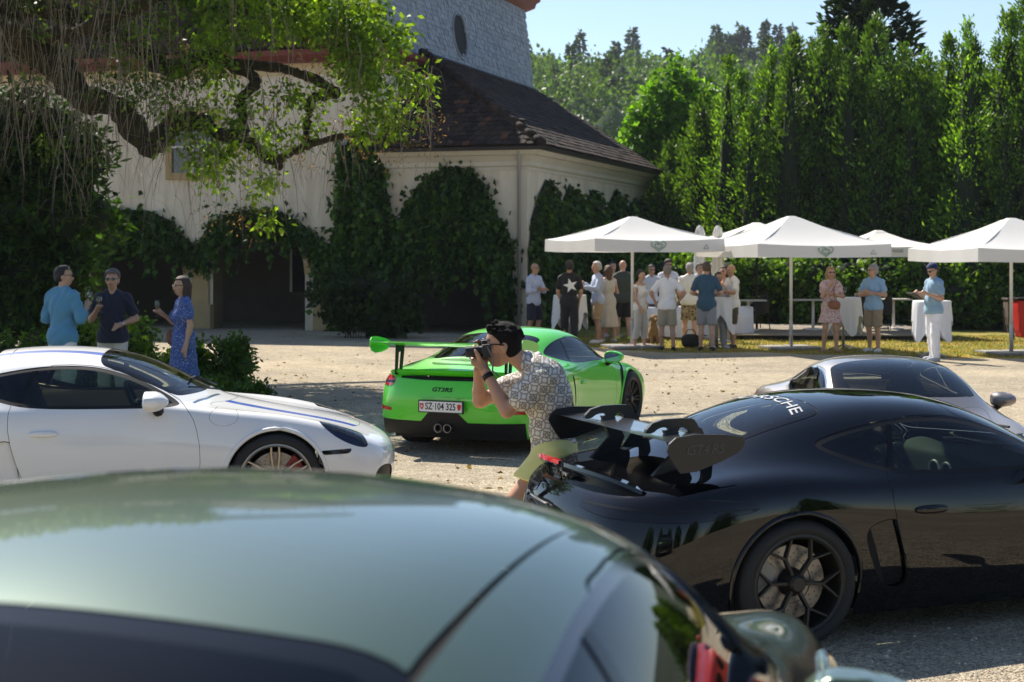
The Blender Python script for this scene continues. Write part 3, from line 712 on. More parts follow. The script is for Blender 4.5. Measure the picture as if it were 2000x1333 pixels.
def lawn_mat():
    m, nt, out = newmat('dry_lawn'); p = node(nt, 'ShaderNodeBsdfPrincipled', Roughness=.9); p.inputs['Specular IOR Level'].default_value = .1; tc = node(nt, 'ShaderNodeTexCoord')
    n = node(nt, 'ShaderNodeTexNoise', Scale=.9, Detail=7.0, Roughness=.7); nt.links.new(tc.outputs['Object'], n.inputs['Vector'])
    r = node(nt, 'ShaderNodeValToRGB'); e = r.color_ramp.elements; e[0].position = .38; e[0].color = (.11, .15, .03, 1); e[1].position = .62; e[1].color = (.42, .30, .11, 1); k = e.new(.5); k.color = (.27, .24, .06, 1)
    nt.links.new(n.outputs[0], r.inputs[0]); nt.links.new(r.outputs[0], p.inputs['Base Color'])
    n2 = node(nt, 'ShaderNodeTexNoise', Scale=40.0, Detail=4.0); nt.links.new(tc.outputs['Object'], n2.inputs['Vector']); b = node(nt, 'ShaderNodeBump', Strength=.8, Distance=.05); nt.links.new(n2.outputs[0], b.inputs['Height']); nt.links.new(b.outputs[0], p.inputs['Normal'])
    nt.links.new(p.outputs[0], out.inputs[0]); return m
edge = [GP(1130, 676), GP(1200, 683), GP(1300, 690), GP(1400, 690), GP(1480, 688), GP(1560, 692), GP(1640, 693), GP(1730, 694), GP(1810, 698), GP(1900, 700), GP(2000, 701), GP(2200, 703)]
lp = [(e.x, e.y+.12*math.sin(7*i)) for i, e in enumerate(edge)]; lawn_poly = lp+[(30, 60), (4.5, 60), (.5, 38)]
LM = MB(); LM.prism(lawn_poly, .006, None, (0, 0, .001)); lawn = LM.build('lawn', lawn_mat()); tag(lawn, kind='structure')
def inside(poly, P): return sdpoly(poly, P[:, 0], P[:, 1]) < 0 if False else np.array([_pip(poly, p) for p in P])
def _pip(poly, p):
    c = False; n = len(poly)
    for i in range(n):
        (x1, y1), (x2, y2) = poly[i-1], poly[i]
        if (y1 > p[1]) != (y2 > p[1]) and p[0] < (x2-x1)*(p[1]-y1)/(y2-y1)+x1: c = not c
    return c
def blades(name, P, h, w, cols, m, parent=None):
    n = len(P); a = rng.random(n)*2*PI; hh = h*(.5+rng.random(n)); lean = rng.normal(size=(n, 2))*hh[:, None]*.45
    dx = np.stack([np.cos(a), np.sin(a)], 1)*w; V = np.zeros((n, 3, 3)); V[:, 0, :2] = P[:, :2]-dx; V[:, 1, :2] = P[:, :2]+dx; V[:, :2, 2] = P[:, 2:3]; V[:, 2, :2] = P[:, :2]+lean; V[:, 2, 2] = P[:, 2]+hh
    t = rng.random((n, 1)); col = np.array(cols[0])*(1-t)+np.array(cols[1])*t
    o = mk(name, V.reshape(-1, 3), np.arange(n*3).reshape(-1, 3), m, parent, False, np.repeat(col, 3, 0)); return o
LEAF = leafmat('leaf'); LEAFT = leafmat('thin_leaf', .55)
def yard_left(n):
    D = 9+22*rng.random(n); X = (rng.random(n)*1150-700)*D/F; return np.stack([X, D, gh(X, D)+.004], 1)
PL = yard_left(900); aL = rng.normal(size=(900, 3))*np.array([1, 1, .15]); nL = 900; Lv = None
Pg = np.stack([rng.random(26000)*16+.5, 30.2+rng.random(26000)*8, np.full(26000, .006)], 1); Pg = Pg[inside(lawn_poly, Pg)]
tag(blades('grass', Pg, .045, .012, ((.13, .17, .03), (.45, .34, .13)), LEAF), 'short half-dry grass of the lawn', kind='stuff')

# ---------------------------------------------------------------- foliage helpers
def leaves(P, N, L, W, tint, spread=.7, fold=.25):
    """one bent diamond per point; N: preferred leaf axis, L, W arrays or scalars -> V, F, tint per vertex"""
    n = len(P); L = np.broadcast_to(L, (n,))[:, None]; W = np.broadcast_to(W, (n,))[:, None]
    a = N+spread*rng.normal(size=(n, 3)); a /= np.linalg.norm(a, axis=1)[:, None]+1e-9
    b = np.cross(a, rng.normal(size=(n, 3))); b /= np.linalg.norm(b, axis=1)[:, None]+1e-9; c = np.cross(a, b)
    V = np.stack([P, P+a*L*.5+b*W*.5+c*W*fold, P+a*L, P+a*L*.5-b*W*.5+c*W*fold], 1).reshape(-1, 3)
    return V, np.arange(4*n).reshape(-1, 4), np.repeat(tint, 4, 0)
def tints(n, c0, c1, var=.25):
    t = rng.random((n, 1)); return (np.array(c0)*(1-t)+np.array(c1)*t)*(1+var*rng.normal(size=(n, 1))).clip(.4, 1.8)
def foliage(name, parts, m, parent=None):
    V = np.concatenate([p[0] for p in parts]); k = 0; Fs = []
    for p in parts: Fs.append(p[1]+k); k += len(p[0])
    o = mk(name, V, np.concatenate(Fs), m, parent, False, np.concatenate([p[2] for p in parts])); o['kind'] = 'stuff'; return o
BARK = mat('bark', (.055, .042, .030), .95, noise=(6, (.11, .09, .065), .5), bump=(14, 1.0))
MOSSBARK = mat('mossy_bark', (.012, .009, .006), .95, noise=(5, (.055, .045, .012), .35), bump=(12, 1.0))
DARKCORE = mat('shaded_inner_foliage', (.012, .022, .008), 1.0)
def limb(mb, pts, r0, r1, n=8, wob=.0, sub=5):
    P = catmull(pts, sub); P = P+wob*rng.normal(size=P.shape); k = len(P); mb.tube(P, np.linspace(r0, r1, k)*(1+.12*rng.normal(size=k)), n); return P

# ---------------------------------------------------------------- manor building
BC = np.array([.386, 39.3]); BU = np.array([-.951, .309]); BV = np.array([.309, .951])
def B(u, v, z): q = BC+u*BU+v*BV; return np.array([q[0], q[1], z])
BX = np.array([[BU[0], BV[0], 0], [BU[1], BV[1], 0], [0, 0, 1]])       # local (u, v, z) -> world directions
def bpts(L): return np.array([B(*p) for p in L])
def uof(px, v=0):  # u of the front wall under photo column px
    k = (px-1000)/F; return (BC[0]+v*BV[0]-k*(BC[1]+v*BV[1]))/(k*BU[1]-BU[0])
manor = empty('manor_house', B(6, 2, 0), 0, 'old pale plastered manor house with arcade, low annex and slate mansard roof', 'building')
def bpart(name, mb, m, parent=manor, **kw):
    o = mb.build(name, m, parent, **kw)
    if parent is manor: o.matrix_parent_inverse = Matrix.Translation(-Vector(B(6, 2, 0)))
    else: pass
    return o
PLASTER = mat('pale_plaster', (.76, .69, .57), .92, noise=(.8, (.60, .53, .42), .6), bump=(30, .25))
def streaks(m, k=.45):
    nt = m.node_tree; p = [n for n in nt.nodes if n.type == 'BSDF_PRINCIPLED'][0]; src = p.inputs['Base Color'].links[0].from_socket
    tc = node(nt, 'ShaderNodeTexCoord'); mp = node(nt, 'ShaderNodeMapping'); mp.inputs['Scale'].default_value = (2.2, 2.2, .22); nt.links.new(tc.outputs['Object'], mp.inputs[0])
    n = node(nt, 'ShaderNodeTexNoise', Scale=1.0, Detail=8.0, Roughness=.7); nt.links.new(mp.outputs[0], n.inputs['Vector']); r = node(nt, 'ShaderNodeValToRGB'); r.color_ramp.elements[0].position = .40; r.color_ramp.elements[1].position = .58
    r.color_ramp.elements[0].color = (.62, .57, .50, 1); r.color_ramp.elements[1].color = (1, 1, 1, 1); nt.links.new(n.outputs[0], r.inputs[0])
    mx = node(nt, 'ShaderNodeMix', data_type='RGBA', blend_type='MULTIPLY'); mx.inputs[0].default_value = k; nt.links.new(src, mx.inputs[6]); nt.links.new(r.outputs[0], mx.inputs[7]); nt.links.new(mx.outputs[2], p.inputs['Base Color'])
streaks(PLASTER, .4)
SANDSTONE = mat('yellow_sandstone', (.46, .33, .15), .9, noise=(2, (.33, .25, .14), .5), bump=(20, .4))
TRIM = mat('pale_cornice', (.62, .58, .50), .85, noise=(1.5, (.52, .48, .41), .5))
REDWOOD = mat('oxblood_painted_wood', (.17, .035, .028), .7, noise=(3, (.12, .03, .025), .5))
# front wall with arches, built strip by strip so that the openings are real
ARCH = [(uof(885), 1.42, 1.35, 2.55), (uof(505), 1.36, 1.45, 2.85), (uof(268), 1.42, 1.45, 2.85)]   # centre u, half width, springing z, crown z
def opening(u):
    for c, w, z0, z1 in ARCH:
        if abs(u-c) < w: return z0+(z1-z0)*math.sqrt(max(0, 1-((u-c)/w)**2))
    return 0.0
wf = MB(); rvs = {q[0]: MB() for q in ARCH}; uu = [0.0]
for c, w, z0, z1 in ARCH: uu += list(c-w*np.cos(np.linspace(0, PI, 19)))
uu += list(np.linspace(0, 22, 12))+[3.9]; uu = sorted(set(round(u, 4) for u in uu)); TH = .55
for a, b in zip(uu[:-1], uu[1:]):
    mid = (a+b)/2; za = opening(a) if opening(mid) else 0; zb = opening(b) if opening(mid) else 0
    if opening(mid):
        za = za or [q for q in ARCH if abs(mid-q[0]) < q[1]][0][2]; zb = zb or [q for q in ARCH if abs(mid-q[0]) < q[1]][0][2]
    top = 4.62 if mid < 3.9 else 7.12
    wf.add(bpts([(a, 0, za), (b, 0, zb), (b, 0, top), (a, 0, top)]), [[0, 1, 2, 3]])
    wf.add(bpts([(a, TH, za), (b, TH, zb), (b, TH, top), (a, TH, top)]), [[3, 2, 1, 0]])
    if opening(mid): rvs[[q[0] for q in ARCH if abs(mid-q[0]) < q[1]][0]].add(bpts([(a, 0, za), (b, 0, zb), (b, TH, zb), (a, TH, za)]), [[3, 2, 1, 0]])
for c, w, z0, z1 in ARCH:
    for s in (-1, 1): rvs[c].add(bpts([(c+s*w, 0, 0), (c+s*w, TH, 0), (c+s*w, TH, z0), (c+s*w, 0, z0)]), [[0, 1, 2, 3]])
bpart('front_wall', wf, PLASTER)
for rv in rvs.values(): bpart('arch_reveal', rv, mat('darker_sandstone', (.20, .15, .08), .95, noise=(2, (.12, .09, .05), .5)))  # reveals take a darker tone than the sandstone of the piers
wr = MB(); wr.add(bpts([(0, 0, 0), (0, 13, 0), (0, 13, 4.62), (0, 0, 4.62)]), [[3, 2, 1, 0]]); wr.add(bpts([(3.9, 0, 4.6), (3.9, 13, 4.6), (3.9, 13, 7.2), (3.9, 0, 7.2)]), [[3, 2, 1, 0]]); bpart('side_wall', wr, PLASTER)
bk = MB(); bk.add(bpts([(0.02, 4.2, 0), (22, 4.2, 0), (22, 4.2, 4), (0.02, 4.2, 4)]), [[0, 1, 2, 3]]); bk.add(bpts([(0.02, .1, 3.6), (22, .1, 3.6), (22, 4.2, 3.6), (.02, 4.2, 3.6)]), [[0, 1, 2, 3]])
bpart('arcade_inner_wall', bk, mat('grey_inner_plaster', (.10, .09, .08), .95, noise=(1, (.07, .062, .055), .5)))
for u0, w in ((uof(600, 4.1), .55),):
    g = MB(); g.box(B(u0, 4.12, 1.75), (w*2, .06, 1.7), rz=math.atan2(BU[1], BU[0])); win = bpart('inner_window', g, M_DARK if 'M_DARK' in globals() else mat('dark_interior', (.010, .010, .011), .8))
    for du in (-.5, 0, .5):
        g = MB(); g.box(B(u0+du, 4.07, 1.75), (.06, .05, 1.7), rz=math.atan2(BU[1], BU[0])); bpart('window_bar', g, mat('white_paint_frame', (.75, .74, .70), .5))
BRZ = math.atan2(BU[1], BU[0])
for px in (393, 640, 150):     # sandstone piers between the arches, with a base block
    pr = MB(); u0 = uof(px); pr.box(B(u0, -.02, .95), (.52, .12, 1.9), rz=BRZ); pr.box(B(u0, -.05, .33), (.72, .22, .66), rz=BRZ); pr.box(B(u0, -.05, 1.92), (.66, .18, .12), rz=BRZ); bpart('pier', pr, SANDSTONE, bevel=.015)
for c, w, z0, z1 in ARCH[1:]:  # arch stones round each opening
    th = np.linspace(0, PI, 14)
    for i in range(13):
        a0, a1 = th[i]+.012, th[i+1]-.012
        q = [(c-(w+.0)*math.cos(a0), z0+(z1-z0)*math.sin(a0)), (c-(w)*math.cos(a1), z0+(z1-z0)*math.sin(a1)), (c-(w+.22)*math.cos(a1), z0+(z1-z0+.22)*math.sin(a1)), (c-(w+.22)*math.cos(a0), z0+(z1-z0+.22)*math.sin(a0))]
        st = MB(); st.add(np.concatenate([bpts([(u, -.025, z) for u, z in q]), bpts([(u, .1, z) for u, z in q])]), [[0, 1, 2, 3], [4, 7, 6, 5], [0, 4, 5, 1], [1, 5, 6, 2], [2, 6, 7, 3], [3, 7, 4, 0]]); bpart('arch_stone', st, SANDSTONE)
# upper windows with sandstone surrounds
for px, z0, z1, hw in ((378, 4.2, 5.75, .62), (90, 4.2, 5.75, .62)):
    u0 = uof(px); w = MB(); w.box(B(u0, .02, (z0+z1)/2), (hw*2, .12, z1-z0), rz=BRZ); wo_ = bpart('window', w, mat('dark_pane', (.02, .022, .025), .08, coat=1))
    for d, s, c in (((-hw-.09), (.18, .16, z1-z0+.36), 0), ((hw+.09), (.18, .16, z1-z0+.36), 0)):
        w = MB(); w.box(B(u0+d, -.03, (z0+z1)/2), s, rz=BRZ); bpart('window_frame', w, SANDSTONE, bevel=.01)
    for z in (z0-.09, z1+.09):
        w = MB(); w.box(B(u0, -.035, z), (hw*2-.005, .17, .18), rz=BRZ); bpart('window_frame', w, SANDSTONE, bevel=.01)
    for du in (0,):
        w = MB(); w.box(B(u0+du, -.05, (z0+z1)/2), (.07, .05, z1-z0), rz=BRZ); w.box(B(u0, -.052, z0+.9*(z1-z0)/2), (hw*2, .05, .05), rz=BRZ); bpart('window_bar', w, mat('white_paint_frame', (.75, .74, .70), .5))
# cornices: stepped mouldings that follow front and side
def cornice(name, path, steps, m):
    mb = MB(); P = [np.array(p[:2], float) for p in path]
    for (o0, o1, z0, z1) in steps:      # outward offsets and heights
        ring = []
        for i, p in enumerate(P):
            n = np.array(path[i][2:], float); ring += [B(*(p+n*o0), z0), B(*(p+n*o1), z1)]
        mb.add(ring, [[2*i, 2*i+2, 2*i+3, 2*i+1] for i in range(len(P)-1)])
    return bpart(name, mb, m)
ap = [(3.9, 0, 0, -1), (0, 0, -1, -1), (0, 13, -1, 0)]
cornice('cornice', ap, [(.03, .03, 4.12, 4.20), (.03, .10, 4.20, 4.24), (.10, .10, 4.24, 4.34), (.10, .24, 4.34, 4.48), (.24, .34, 4.48, 4.50), (.34, .44, 4.50, 4.60), (.44, .46, 4.60, 4.66), (0, .03, 4.12, 4.12)], TRIM)
cornice('gutter', ap, [(.44, .56, 4.60, 4.60), (.56, .60, 4.60, 4.68), (.60, .57, 4.68, 4.69), (.57, .5, 4.69, 4.64)], mat('dark_zinc', (.045, .042, .042), .5, metal=.4))
mp = [(22, 0, 0, -1), (3.9, 0, -1, -1), (3.9, 2.4, -1, 0)]
cornice('main_cornice', mp, [(.0, .02, 6.72, 6.72), (.02, .02, 6.72, 6.95), (.02, .12, 6.95, 7.02)], mat('ochre_band', (.55, .43, .25), .9))
cornice('red_cornice', mp, [(.10, .10, 7.0, 7.10), (.10, .30, 7.10, 7.22), (.30, .34, 7.22, 7.36), (.34, .2, 7.36, 7.37)], REDWOOD)
dp = MB(); dp.tube([B(.18, -.12, 0), B(.18, -.12, 4.3), B(.1, -.4, 4.6)], .05, 10); bpart('downpipe', dp, mat('grey_pipe', (.30, .29, .28), .5, metal=.3), smooth=True)

# annex roof: lean-to against the slate face, hipped at the corner, every tile a piece of its own
def piece_mat(name, c0, c1, rough, odd=None):
    """every tile or slate its own tone"""
    m, nt, out = newmat(name); p = node(nt, 'ShaderNodeBsdfPrincipled', Roughness=rough); p.inputs['Specular IOR Level'].default_value = .3
    oi = node(nt, 'ShaderNodeObjectInfo'); ge = node(nt, 'ShaderNodeNewGeometry'); ad = node(nt, 'ShaderNodeMath', operation='ADD'); fr = node(nt, 'ShaderNodeMath', operation='FRACT')
    nt.links.new(oi.outputs['Random'], ad.inputs[0]); nt.links.new(ge.outputs['Random Per Island'], ad.inputs[1]); nt.links.new(ad.outputs[0], fr.inputs[0])
    r = node(nt, 'ShaderNodeValToRGB'); e = r.color_ramp.elements; e[0].color = c4(c0); e[1].position = .97 if odd else 1; e[1].color = c4(c1)
    if odd: r.color_ramp.elements.new(.985).color = c4(odd)
    nt.links.new(fr.outputs[0], r.inputs[0]); tc = node(nt, 'ShaderNodeTexCoord'); n = node(nt, 'ShaderNodeTexNoise', Scale=9.0, Detail=5.0); nt.links.new(ge.outputs['Position'], n.inputs['Vector'])
    mx = node(nt, 'ShaderNodeMix', data_type='RGBA', blend_type='MULTIPLY'); mx.inputs[0].default_value = .6; nt.links.new(r.outputs[0], mx.inputs[6]); nt.links.new(n.outputs[0], mx.inputs[7]); nt.links.new(mx.outputs[2], p.inputs['Base Color']); nt.links.new(p.outputs[0], out.inputs[0]); MATS[name] = m; return m
RT = piece_mat('old_dark_clay_tile', (.022, .015, .012), (.075, .047, .035), .9, (.16, .07, .04))
RT2 = mat('orange_clay_tile', (.30, .09, .035), .85)
E0, E1, H1 = (-.55, -.55, 4.70), (3.9, -.55, 4.70), (3.9, 2.75, 7.55)
R0, R1 = (-.55, 13.3, 4.70), (3.9, 13.3, 7.55)
def plane_tiles(origin, du, dv, mask, w, ex, name, mats_, parent, thick=.02, nmax=None, jitter=1, sortkey=None, stag=True, stag2=1.0):
    """tiles of width w and exposure ex over a plane, clipped by mask(s, t); the nearest nmax become objects, the rest one mesh"""
    o = np.array(origin, float); du = np.array(du, float)/np.linalg.norm(du); dv = np.array(dv, float)/np.linalg.norm(dv); n = np.cross(du, dv); n = n if (n[2] > 0 or n[1] < 0) else -n
    T = []
    j = 0
    while j*ex < 14:
        i = -3
        while i*w < 16:
            s = i*w+(w/2 if (j % 2 and stag) else 0); t = j*ex
            if mask(s+w/2, t+ex*.6): T.append((s, t))
            i += 1
        j += 1
    L = ex*1.55; g_ = .008; prof = [(g_, ex*.10*stag2), (w*.25, 0.0), (w*.5, -.006*stag2), (w*.75, 0.0), (w-g_, ex*.10*stag2), (w-g_, L), (g_, L)]
    k = len(prof); base = np.array([[p[0], p[1], 0] for p in prof]+[[p[0], p[1], thick] for p in prof]); base[:, 2] += thick*1.6*(1-base[:, 1]/L)
    Fc = [list(range(k))[::-1], list(range(k, 2*k))]+[[i, (i+1) % k, k+(i+1) % k, k+i] for i in range(k)]
    M3 = np.stack([du, dv, n], 1)
    meshes = []
    for q in range(4):
        me = fillmesh(name, base*np.array([1, 1, 1]), Fc); meshes.append(me)
    T.sort(key=sortkey or (lambda a: 0)); big = T[:nmax] if nmax is not None else T; rest = T[len(big):]
    for s, t in big:
        me = meshes[int(rng.integers(4))]
        if not me.materials: me.materials.append(mats_[0])
        ob = bpy.data.objects.new(name, me); COL.objects.link(ob); ob.parent = parent
        p = o+du*s+dv*t+n*.012
        X = Matrix.Identity(4)
        jr = Matrix.Rotation(R(1.6*rng.normal()*jitter), 3, 'Z') @ Matrix.Rotation(R(1.5*rng.normal()*jitter), 3, 'X')
        R3 = Matrix(M3.tolist()) @ jr
        for a in range(3):
            for b in range(3): X[a][b] = R3[a][b]
            X[a][3] = p[a]+n[a]*.006*rng.normal()*jitter
        ob.matrix_basis = X
    if rest:
        A = np.array(rest); Vv = []
        for s, t in rest:
            Vv.append((o+du*s+dv*t+n*(.012+.005*rng.normal()))+(base+np.array([0, 0, 0]))@M3.T)
        mb = MB(); Vv = np.concatenate(Vv); Fa = [[i+2*k*q for i in f] for q in range(len(rest)) for f in Fc]
        ob = mk(name+'s', Vv, Fa, mats_[0], parent, False); ob['kind'] = 'stuff'
    return big
ar = MB(); ar.add(bpts([E0, E1, H1]), [[0, 1, 2]]); ar.add(bpts([E0, H1, R1, R0]), [[0, 1, 2, 3]]); ar.add(bpts([E0, E1, (3.9, 0, 4.66), (0, 0, 4.66)]), [[3, 2, 1, 0]]); ar.add(bpts([E0, R0, (0, 13, 4.66), (0, 0, 4.66)]), [[0, 1, 2, 3]])
annex_roof = bpart('annex_roof', ar, RT); annex_roof.matrix_parent_inverse = Matrix.Translation(-Vector(B(6, 2, 0)))
def tri_mask(s, t):
    W, Hh = 4.45, math.hypot(3.3, 2.85); return 0 < s < W and 0 <= t < Hh*s/W
plane_tiles(B(*E0), B(*E1)-B(*E0), B(3.9, 2.75, 7.55)-B(3.9, -.55, 4.70), tri_mask, .21, .20, 'roof_tile', [RT], annex_roof, nmax=170, sortkey=lambda a: -a[1]*0+abs(a[0]-2.2))
sl_h = math.hypot(4.45, 2.85); sl_w = 13.85
def quad_mask(s, t): return 0 < s < sl_w and 0 <= t < sl_h and s > 3.3*t/sl_h+.05
plane_tiles(B(*E0), B(*R0)-B(*E0), B(3.9, -.55, 7.55)-B(-.55, -.55, 4.70), quad_mask, .21, .24, 'roof_tile', [RT], annex_roof, nmax=120, sortkey=lambda a: a[0])
hd = np.array(B(*H1))-np.array(B(*E0)); hl_ = np.linalg.norm(hd); hd = hd/hl_
for i in range(15):   # half-round hip tiles
    q0 = B(*E0)+hd*(i*hl_/15-.02); q1 = B(*E0)+hd*((i+1)*hl_/15+.06); h = MB(); h.tube([q0+np.array([0, 0, .05]), q1+np.array([0, 0, .02])], [.125, .10], 10); h.build('hip_tile', RT, annex_roof, smooth=True)
rt = MB(); rt.tube([B(3.88, 2.75, 7.58), B(3.88, 13.3, 7.58)], .05, 6); rt.build('flashing', mat('dark_zinc', (.045, .042, .042), .5, metal=.4), annex_roof)
vp = MB(); vp.tube([B(.35, .55, 5.2), B(.30, .5, 5.45)], .10, 10); vp.build('vent_cowl', RT, annex_roof, smooth=True)
# slate mansard above the annex
ST = piece_mat('blue_grey_slate', (.30, .335, .39), (.45, .49, .55), .55)
S0_, S1_ = np.array(B(3.92, -.2, 4.9)), np.array(B(4.55, -.2, 10.45))
sb = MB(); sb.add([B(3.95, -.2, 4.9), B(3.95, 14.2, 4.9), B(4.58, 14.2, 10.45), B(4.58, .5, 10.45)], [[0, 1, 2, 3]]); sb.add([B(3.95, 14.2, 4.9), B(12, 14.2, 4.9), B(12, 14.2, 10.4), B(4.58, 14.2, 10.4)], [[0, 1, 2, 3]])
mansard = bpart('slate_mansard', sb, ST)
th_ = math.atan2(.63, 5.55); slh = math.hypot(.63, 5.55)
def ov(s, t): # oval window
    v = s-.2; z = 4.9+t*math.cos(th_); return ((v-6.95)/.62)**2+((z-8.6)/.70)**2 < 1
def sl_mask(s, t):
    v = s-.2; z = 4.9+t*math.cos(th_)
    if v < .0+.5*(z-7)/3.4: return False
    if z > 10.40 or v > 14.1: return False
    zr = 4.70+2.85*((v+.55)/3.3) if v < 2.75 else 7.55
    return z > zr-.12 and not ov(s, t)
plane_tiles(B(3.93, -.2, 4.9), B(3.93, 10, 4.9)-B(3.93, 0, 4.9), S1_-S0_, sl_mask, .215, .155, 'slate', [ST], mansard, thick=.013, nmax=300, jitter=.22, sortkey=lambda a: a[0]-.4*a[1])
wv = MB(); th2 = np.linspace(0, 2*PI, 28, endpoint=False); un = lambda z: 3.95+.63*(z-4.9)/5.55
wv.add([B(un(8.6+.66*math.sin(t))-.045, 6.95+.56*math.cos(t)*(1 if abs(math.sin(t)) < .95 else .8), 8.6+.66*math.sin(t)) for t in th2], [list(range(28))]); ow = bpart('oval_window', wv, M_DARK if 'M_DARK' in globals() else MATS['dark_interior'])
wf_ = MB(); wf_.tube([B(un(8.6+.70*math.sin(t))-.05, 6.95+.60*math.cos(t), 8.6+.70*math.sin(t)) for t in np.linspace(0, 2*PI, 33)], .05, 6, False); bpart('oval_window_frame', wf_, mat('grey_zinc', (.25, .26, .28), .5, metal=.5))
rcn = MB(); 
for (o0, o1, z0, z1) in ((.0, -.25, 10.40, 10.55), (-.25, -.30, 10.55, 10.72), (-.30, -.40, 10.72, 10.80), (-.40, -.42, 10.80, 10.92)):
    rcn.add([B(4.58+o0, .3+o0, z0), B(4.58+o0, 14.4-o0, z0), B(4.58+o1, 14.4-o1, z1), B(4.58+o1, .3+o1, z1)], [[0, 1, 2, 3]]); rcn.add([B(4.58+o0, 14.4-o0, z0), B(14, 14.4-o0, z0), B(14, 14.4-o1, z1), B(4.58+o1, 14.4-o1, z1)], [[0, 1, 2, 3]])
bpart('red_eaves', rcn, REDWOOD)
ur = MB(); ur.add([B(4.1, -.1, 10.93), B(4.1, 14.9, 10.93), B(8.5, 9, 14.0), B(8.5, 5, 14.0), B(22, 5, 14.0), B(22, -.1, 10.93)], [[0, 1, 2, 3], [0, 3, 4, 5]]); ur.add([B(4.1, 14.9, 10.9), B(22, 14.9, 10.9), B(22, 9, 14), B(8.5, 9, 14)], [[0, 1, 2, 3]]); bpart('upper_roof', ur, RT)
fr_ = MB(); fr_.add([B(4.0, -.25, 7.36), B(22, -.25, 7.36), B(22, .9, 10.9), B(4.6, .9, 10.9)], [[0, 1, 2, 3]]); front_roof = bpart('front_roof', fr_, RT)
plane_tiles(B(4.0, -.28, 7.40), B(10, -.28, 7.4)-B(4, -.28, 7.4), B(4.0, .87, 10.9)-B(4, -.28, 7.4), lambda s, t: .1+.15*t < s < 12 and t < 3.5, .21, .2, 'roof_tile', [RT], front_roof, nmax=0)
tb = MB(); tb.tube([B(3.94, -.2, 7.3), B(4.56, .75, 10.9)], .09, 4); bpart('red_hip_board', tb, REDWOOD)
# ---------------------------------------------------------------- ivy on the house
def ivy(label, poly, n, front=True, hang=.0, thick=.30, dark=1.0):
    """poly: outline in (u or v, z) of the wall; leaves hang off that wall"""
    P = np.array(poly, float); lo, hi = P.min(0), P.max(0); pts = []
    while sum(len(p) for p in pts) < n:
        q = lo+(hi-lo)*rng.random((n, 2)); d = np.array([_pip(poly, a) for a in q]); pts.append(q[d])
    q = np.concatenate(pts)[:n]; d = -np.clip(sdpoly(P, q[:, 0], q[:, 1]), -.5, 0)
    lump = .5+.5*np.sin(q[:, 0]*4.1+1.3*np.sin(q[:, 1]*3))*np.sin(q[:, 1]*3.3+q[:, 0]*1.7)
    off = .02+thick*(np.minimum(d/.25, 1))*(.35+.65*lump)*rng.random(n)**.5
    q = q+rng.normal(size=q.shape)*.07*(1+2*(rng.random((n, 1)) < .15)); q[:, 1] = np.maximum(q[:, 1], .03)
    W = np.array([B(a, -o, z) if front else B(-o, a, z) for (a, z), o in zip(q, off)])
    out = np.array([-BV[0], -BV[1], 0]) if front else np.array([-BU[0], -BU[1], 0])
    c = W.mean(0); root = empty('ivy', (B(lo[0]/2+hi[0]/2, 0, 0) if front else B(0, lo[0]/2+hi[0]/2, 0)), 0, label, 'ivy')
    axis = np.tile(np.array([0, 0, -1.0])+.55*out, (n, 1))
    st_ = []
    if hang:
        for k_ in range(int(hang)):     # loose shoots hanging free of the mass
            i = int(rng.integers(n)); m = int(rng.integers(10, 26)); dz = np.linspace(0, rng.uniform(.35, 1.1), m); st_.append(W[i]+np.c_[rng.normal(size=m)*.03, rng.normal(size=m)*.03-.05, -dz]+out*.10)
        sp = np.concatenate(st_); sp[:, 2] = np.maximum(sp[:, 2], .05); W = np.concatenate([W, sp]); lump = np.r_[lump, .5+.5*rng.random(len(sp))]; n = len(W); axis = np.tile(np.array([0, 0, -1.0])+.55*out, (n, 1))
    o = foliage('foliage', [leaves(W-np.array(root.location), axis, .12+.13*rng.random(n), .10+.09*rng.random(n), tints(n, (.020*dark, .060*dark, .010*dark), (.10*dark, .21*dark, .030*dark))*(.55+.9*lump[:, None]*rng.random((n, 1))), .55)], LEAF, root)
    bk = MB(); bk.add(np.array([B(a, -.03, z) if front else B(-.03, a, z) for a, z in poly])-np.array(root.location), [list(range(len(poly)))]); bk.build('shade_backing', DARKCORE, root)  # flat dark sheet behind the leaves, its colour stands for the shade between them
    return root
ua = lambda x: uof(x)
zz = lambda y, D=41: HC-(y-YH)*D/F
def arc_band(c, w, z0, z1, t0, t1, leg, k=20):
    th = np.linspace(-.25, PI+.25, k)
    o = [(c-(w+t1)*math.cos(t), z0+(z1-z0+t1)*math.sin(t)) for t in th]; i = [(c-(w-t0)*math.cos(t), z0+(z1-z0-t0)*math.sin(t)) for t in th]
    return o+i[::-1]
ivy('dark ivy arching over the arcade opening behind the woman in blue', [(ua(x), zz(y, 42)) for x, y in ((388, 505), (402, 455), (440, 425), (480, 412), (540, 415), (590, 440), (625, 470), (652, 480), (660, 520), (640, 540), (620, 500), (590, 475), (550, 462), (500, 458), (450, 462), (420, 478), (405, 515))], 2600, hang=25)
ivy('dark ivy arching over the leftmost arcade opening', [(ua(x), zz(y, 43)) for x, y in ((150, 470), (180, 425), (220, 410), (290, 412), (330, 430), (362, 465), (400, 490), (396, 525), (360, 515), (330, 495), (290, 490), (230, 495), (190, 500), (150, 560))], 2600, hang=25)
ivy('tall narrow ivy column between main house and annex', [(ua(x), zz(y, 40.4)) for x, y in ((672, 285), (700, 262), (740, 270), (752, 330), (760, 400), (770, 460), (775, 655), (655, 655), (650, 560), (654, 470), (662, 380))], 5200, dark=1.25, thick=.4, hang=45)
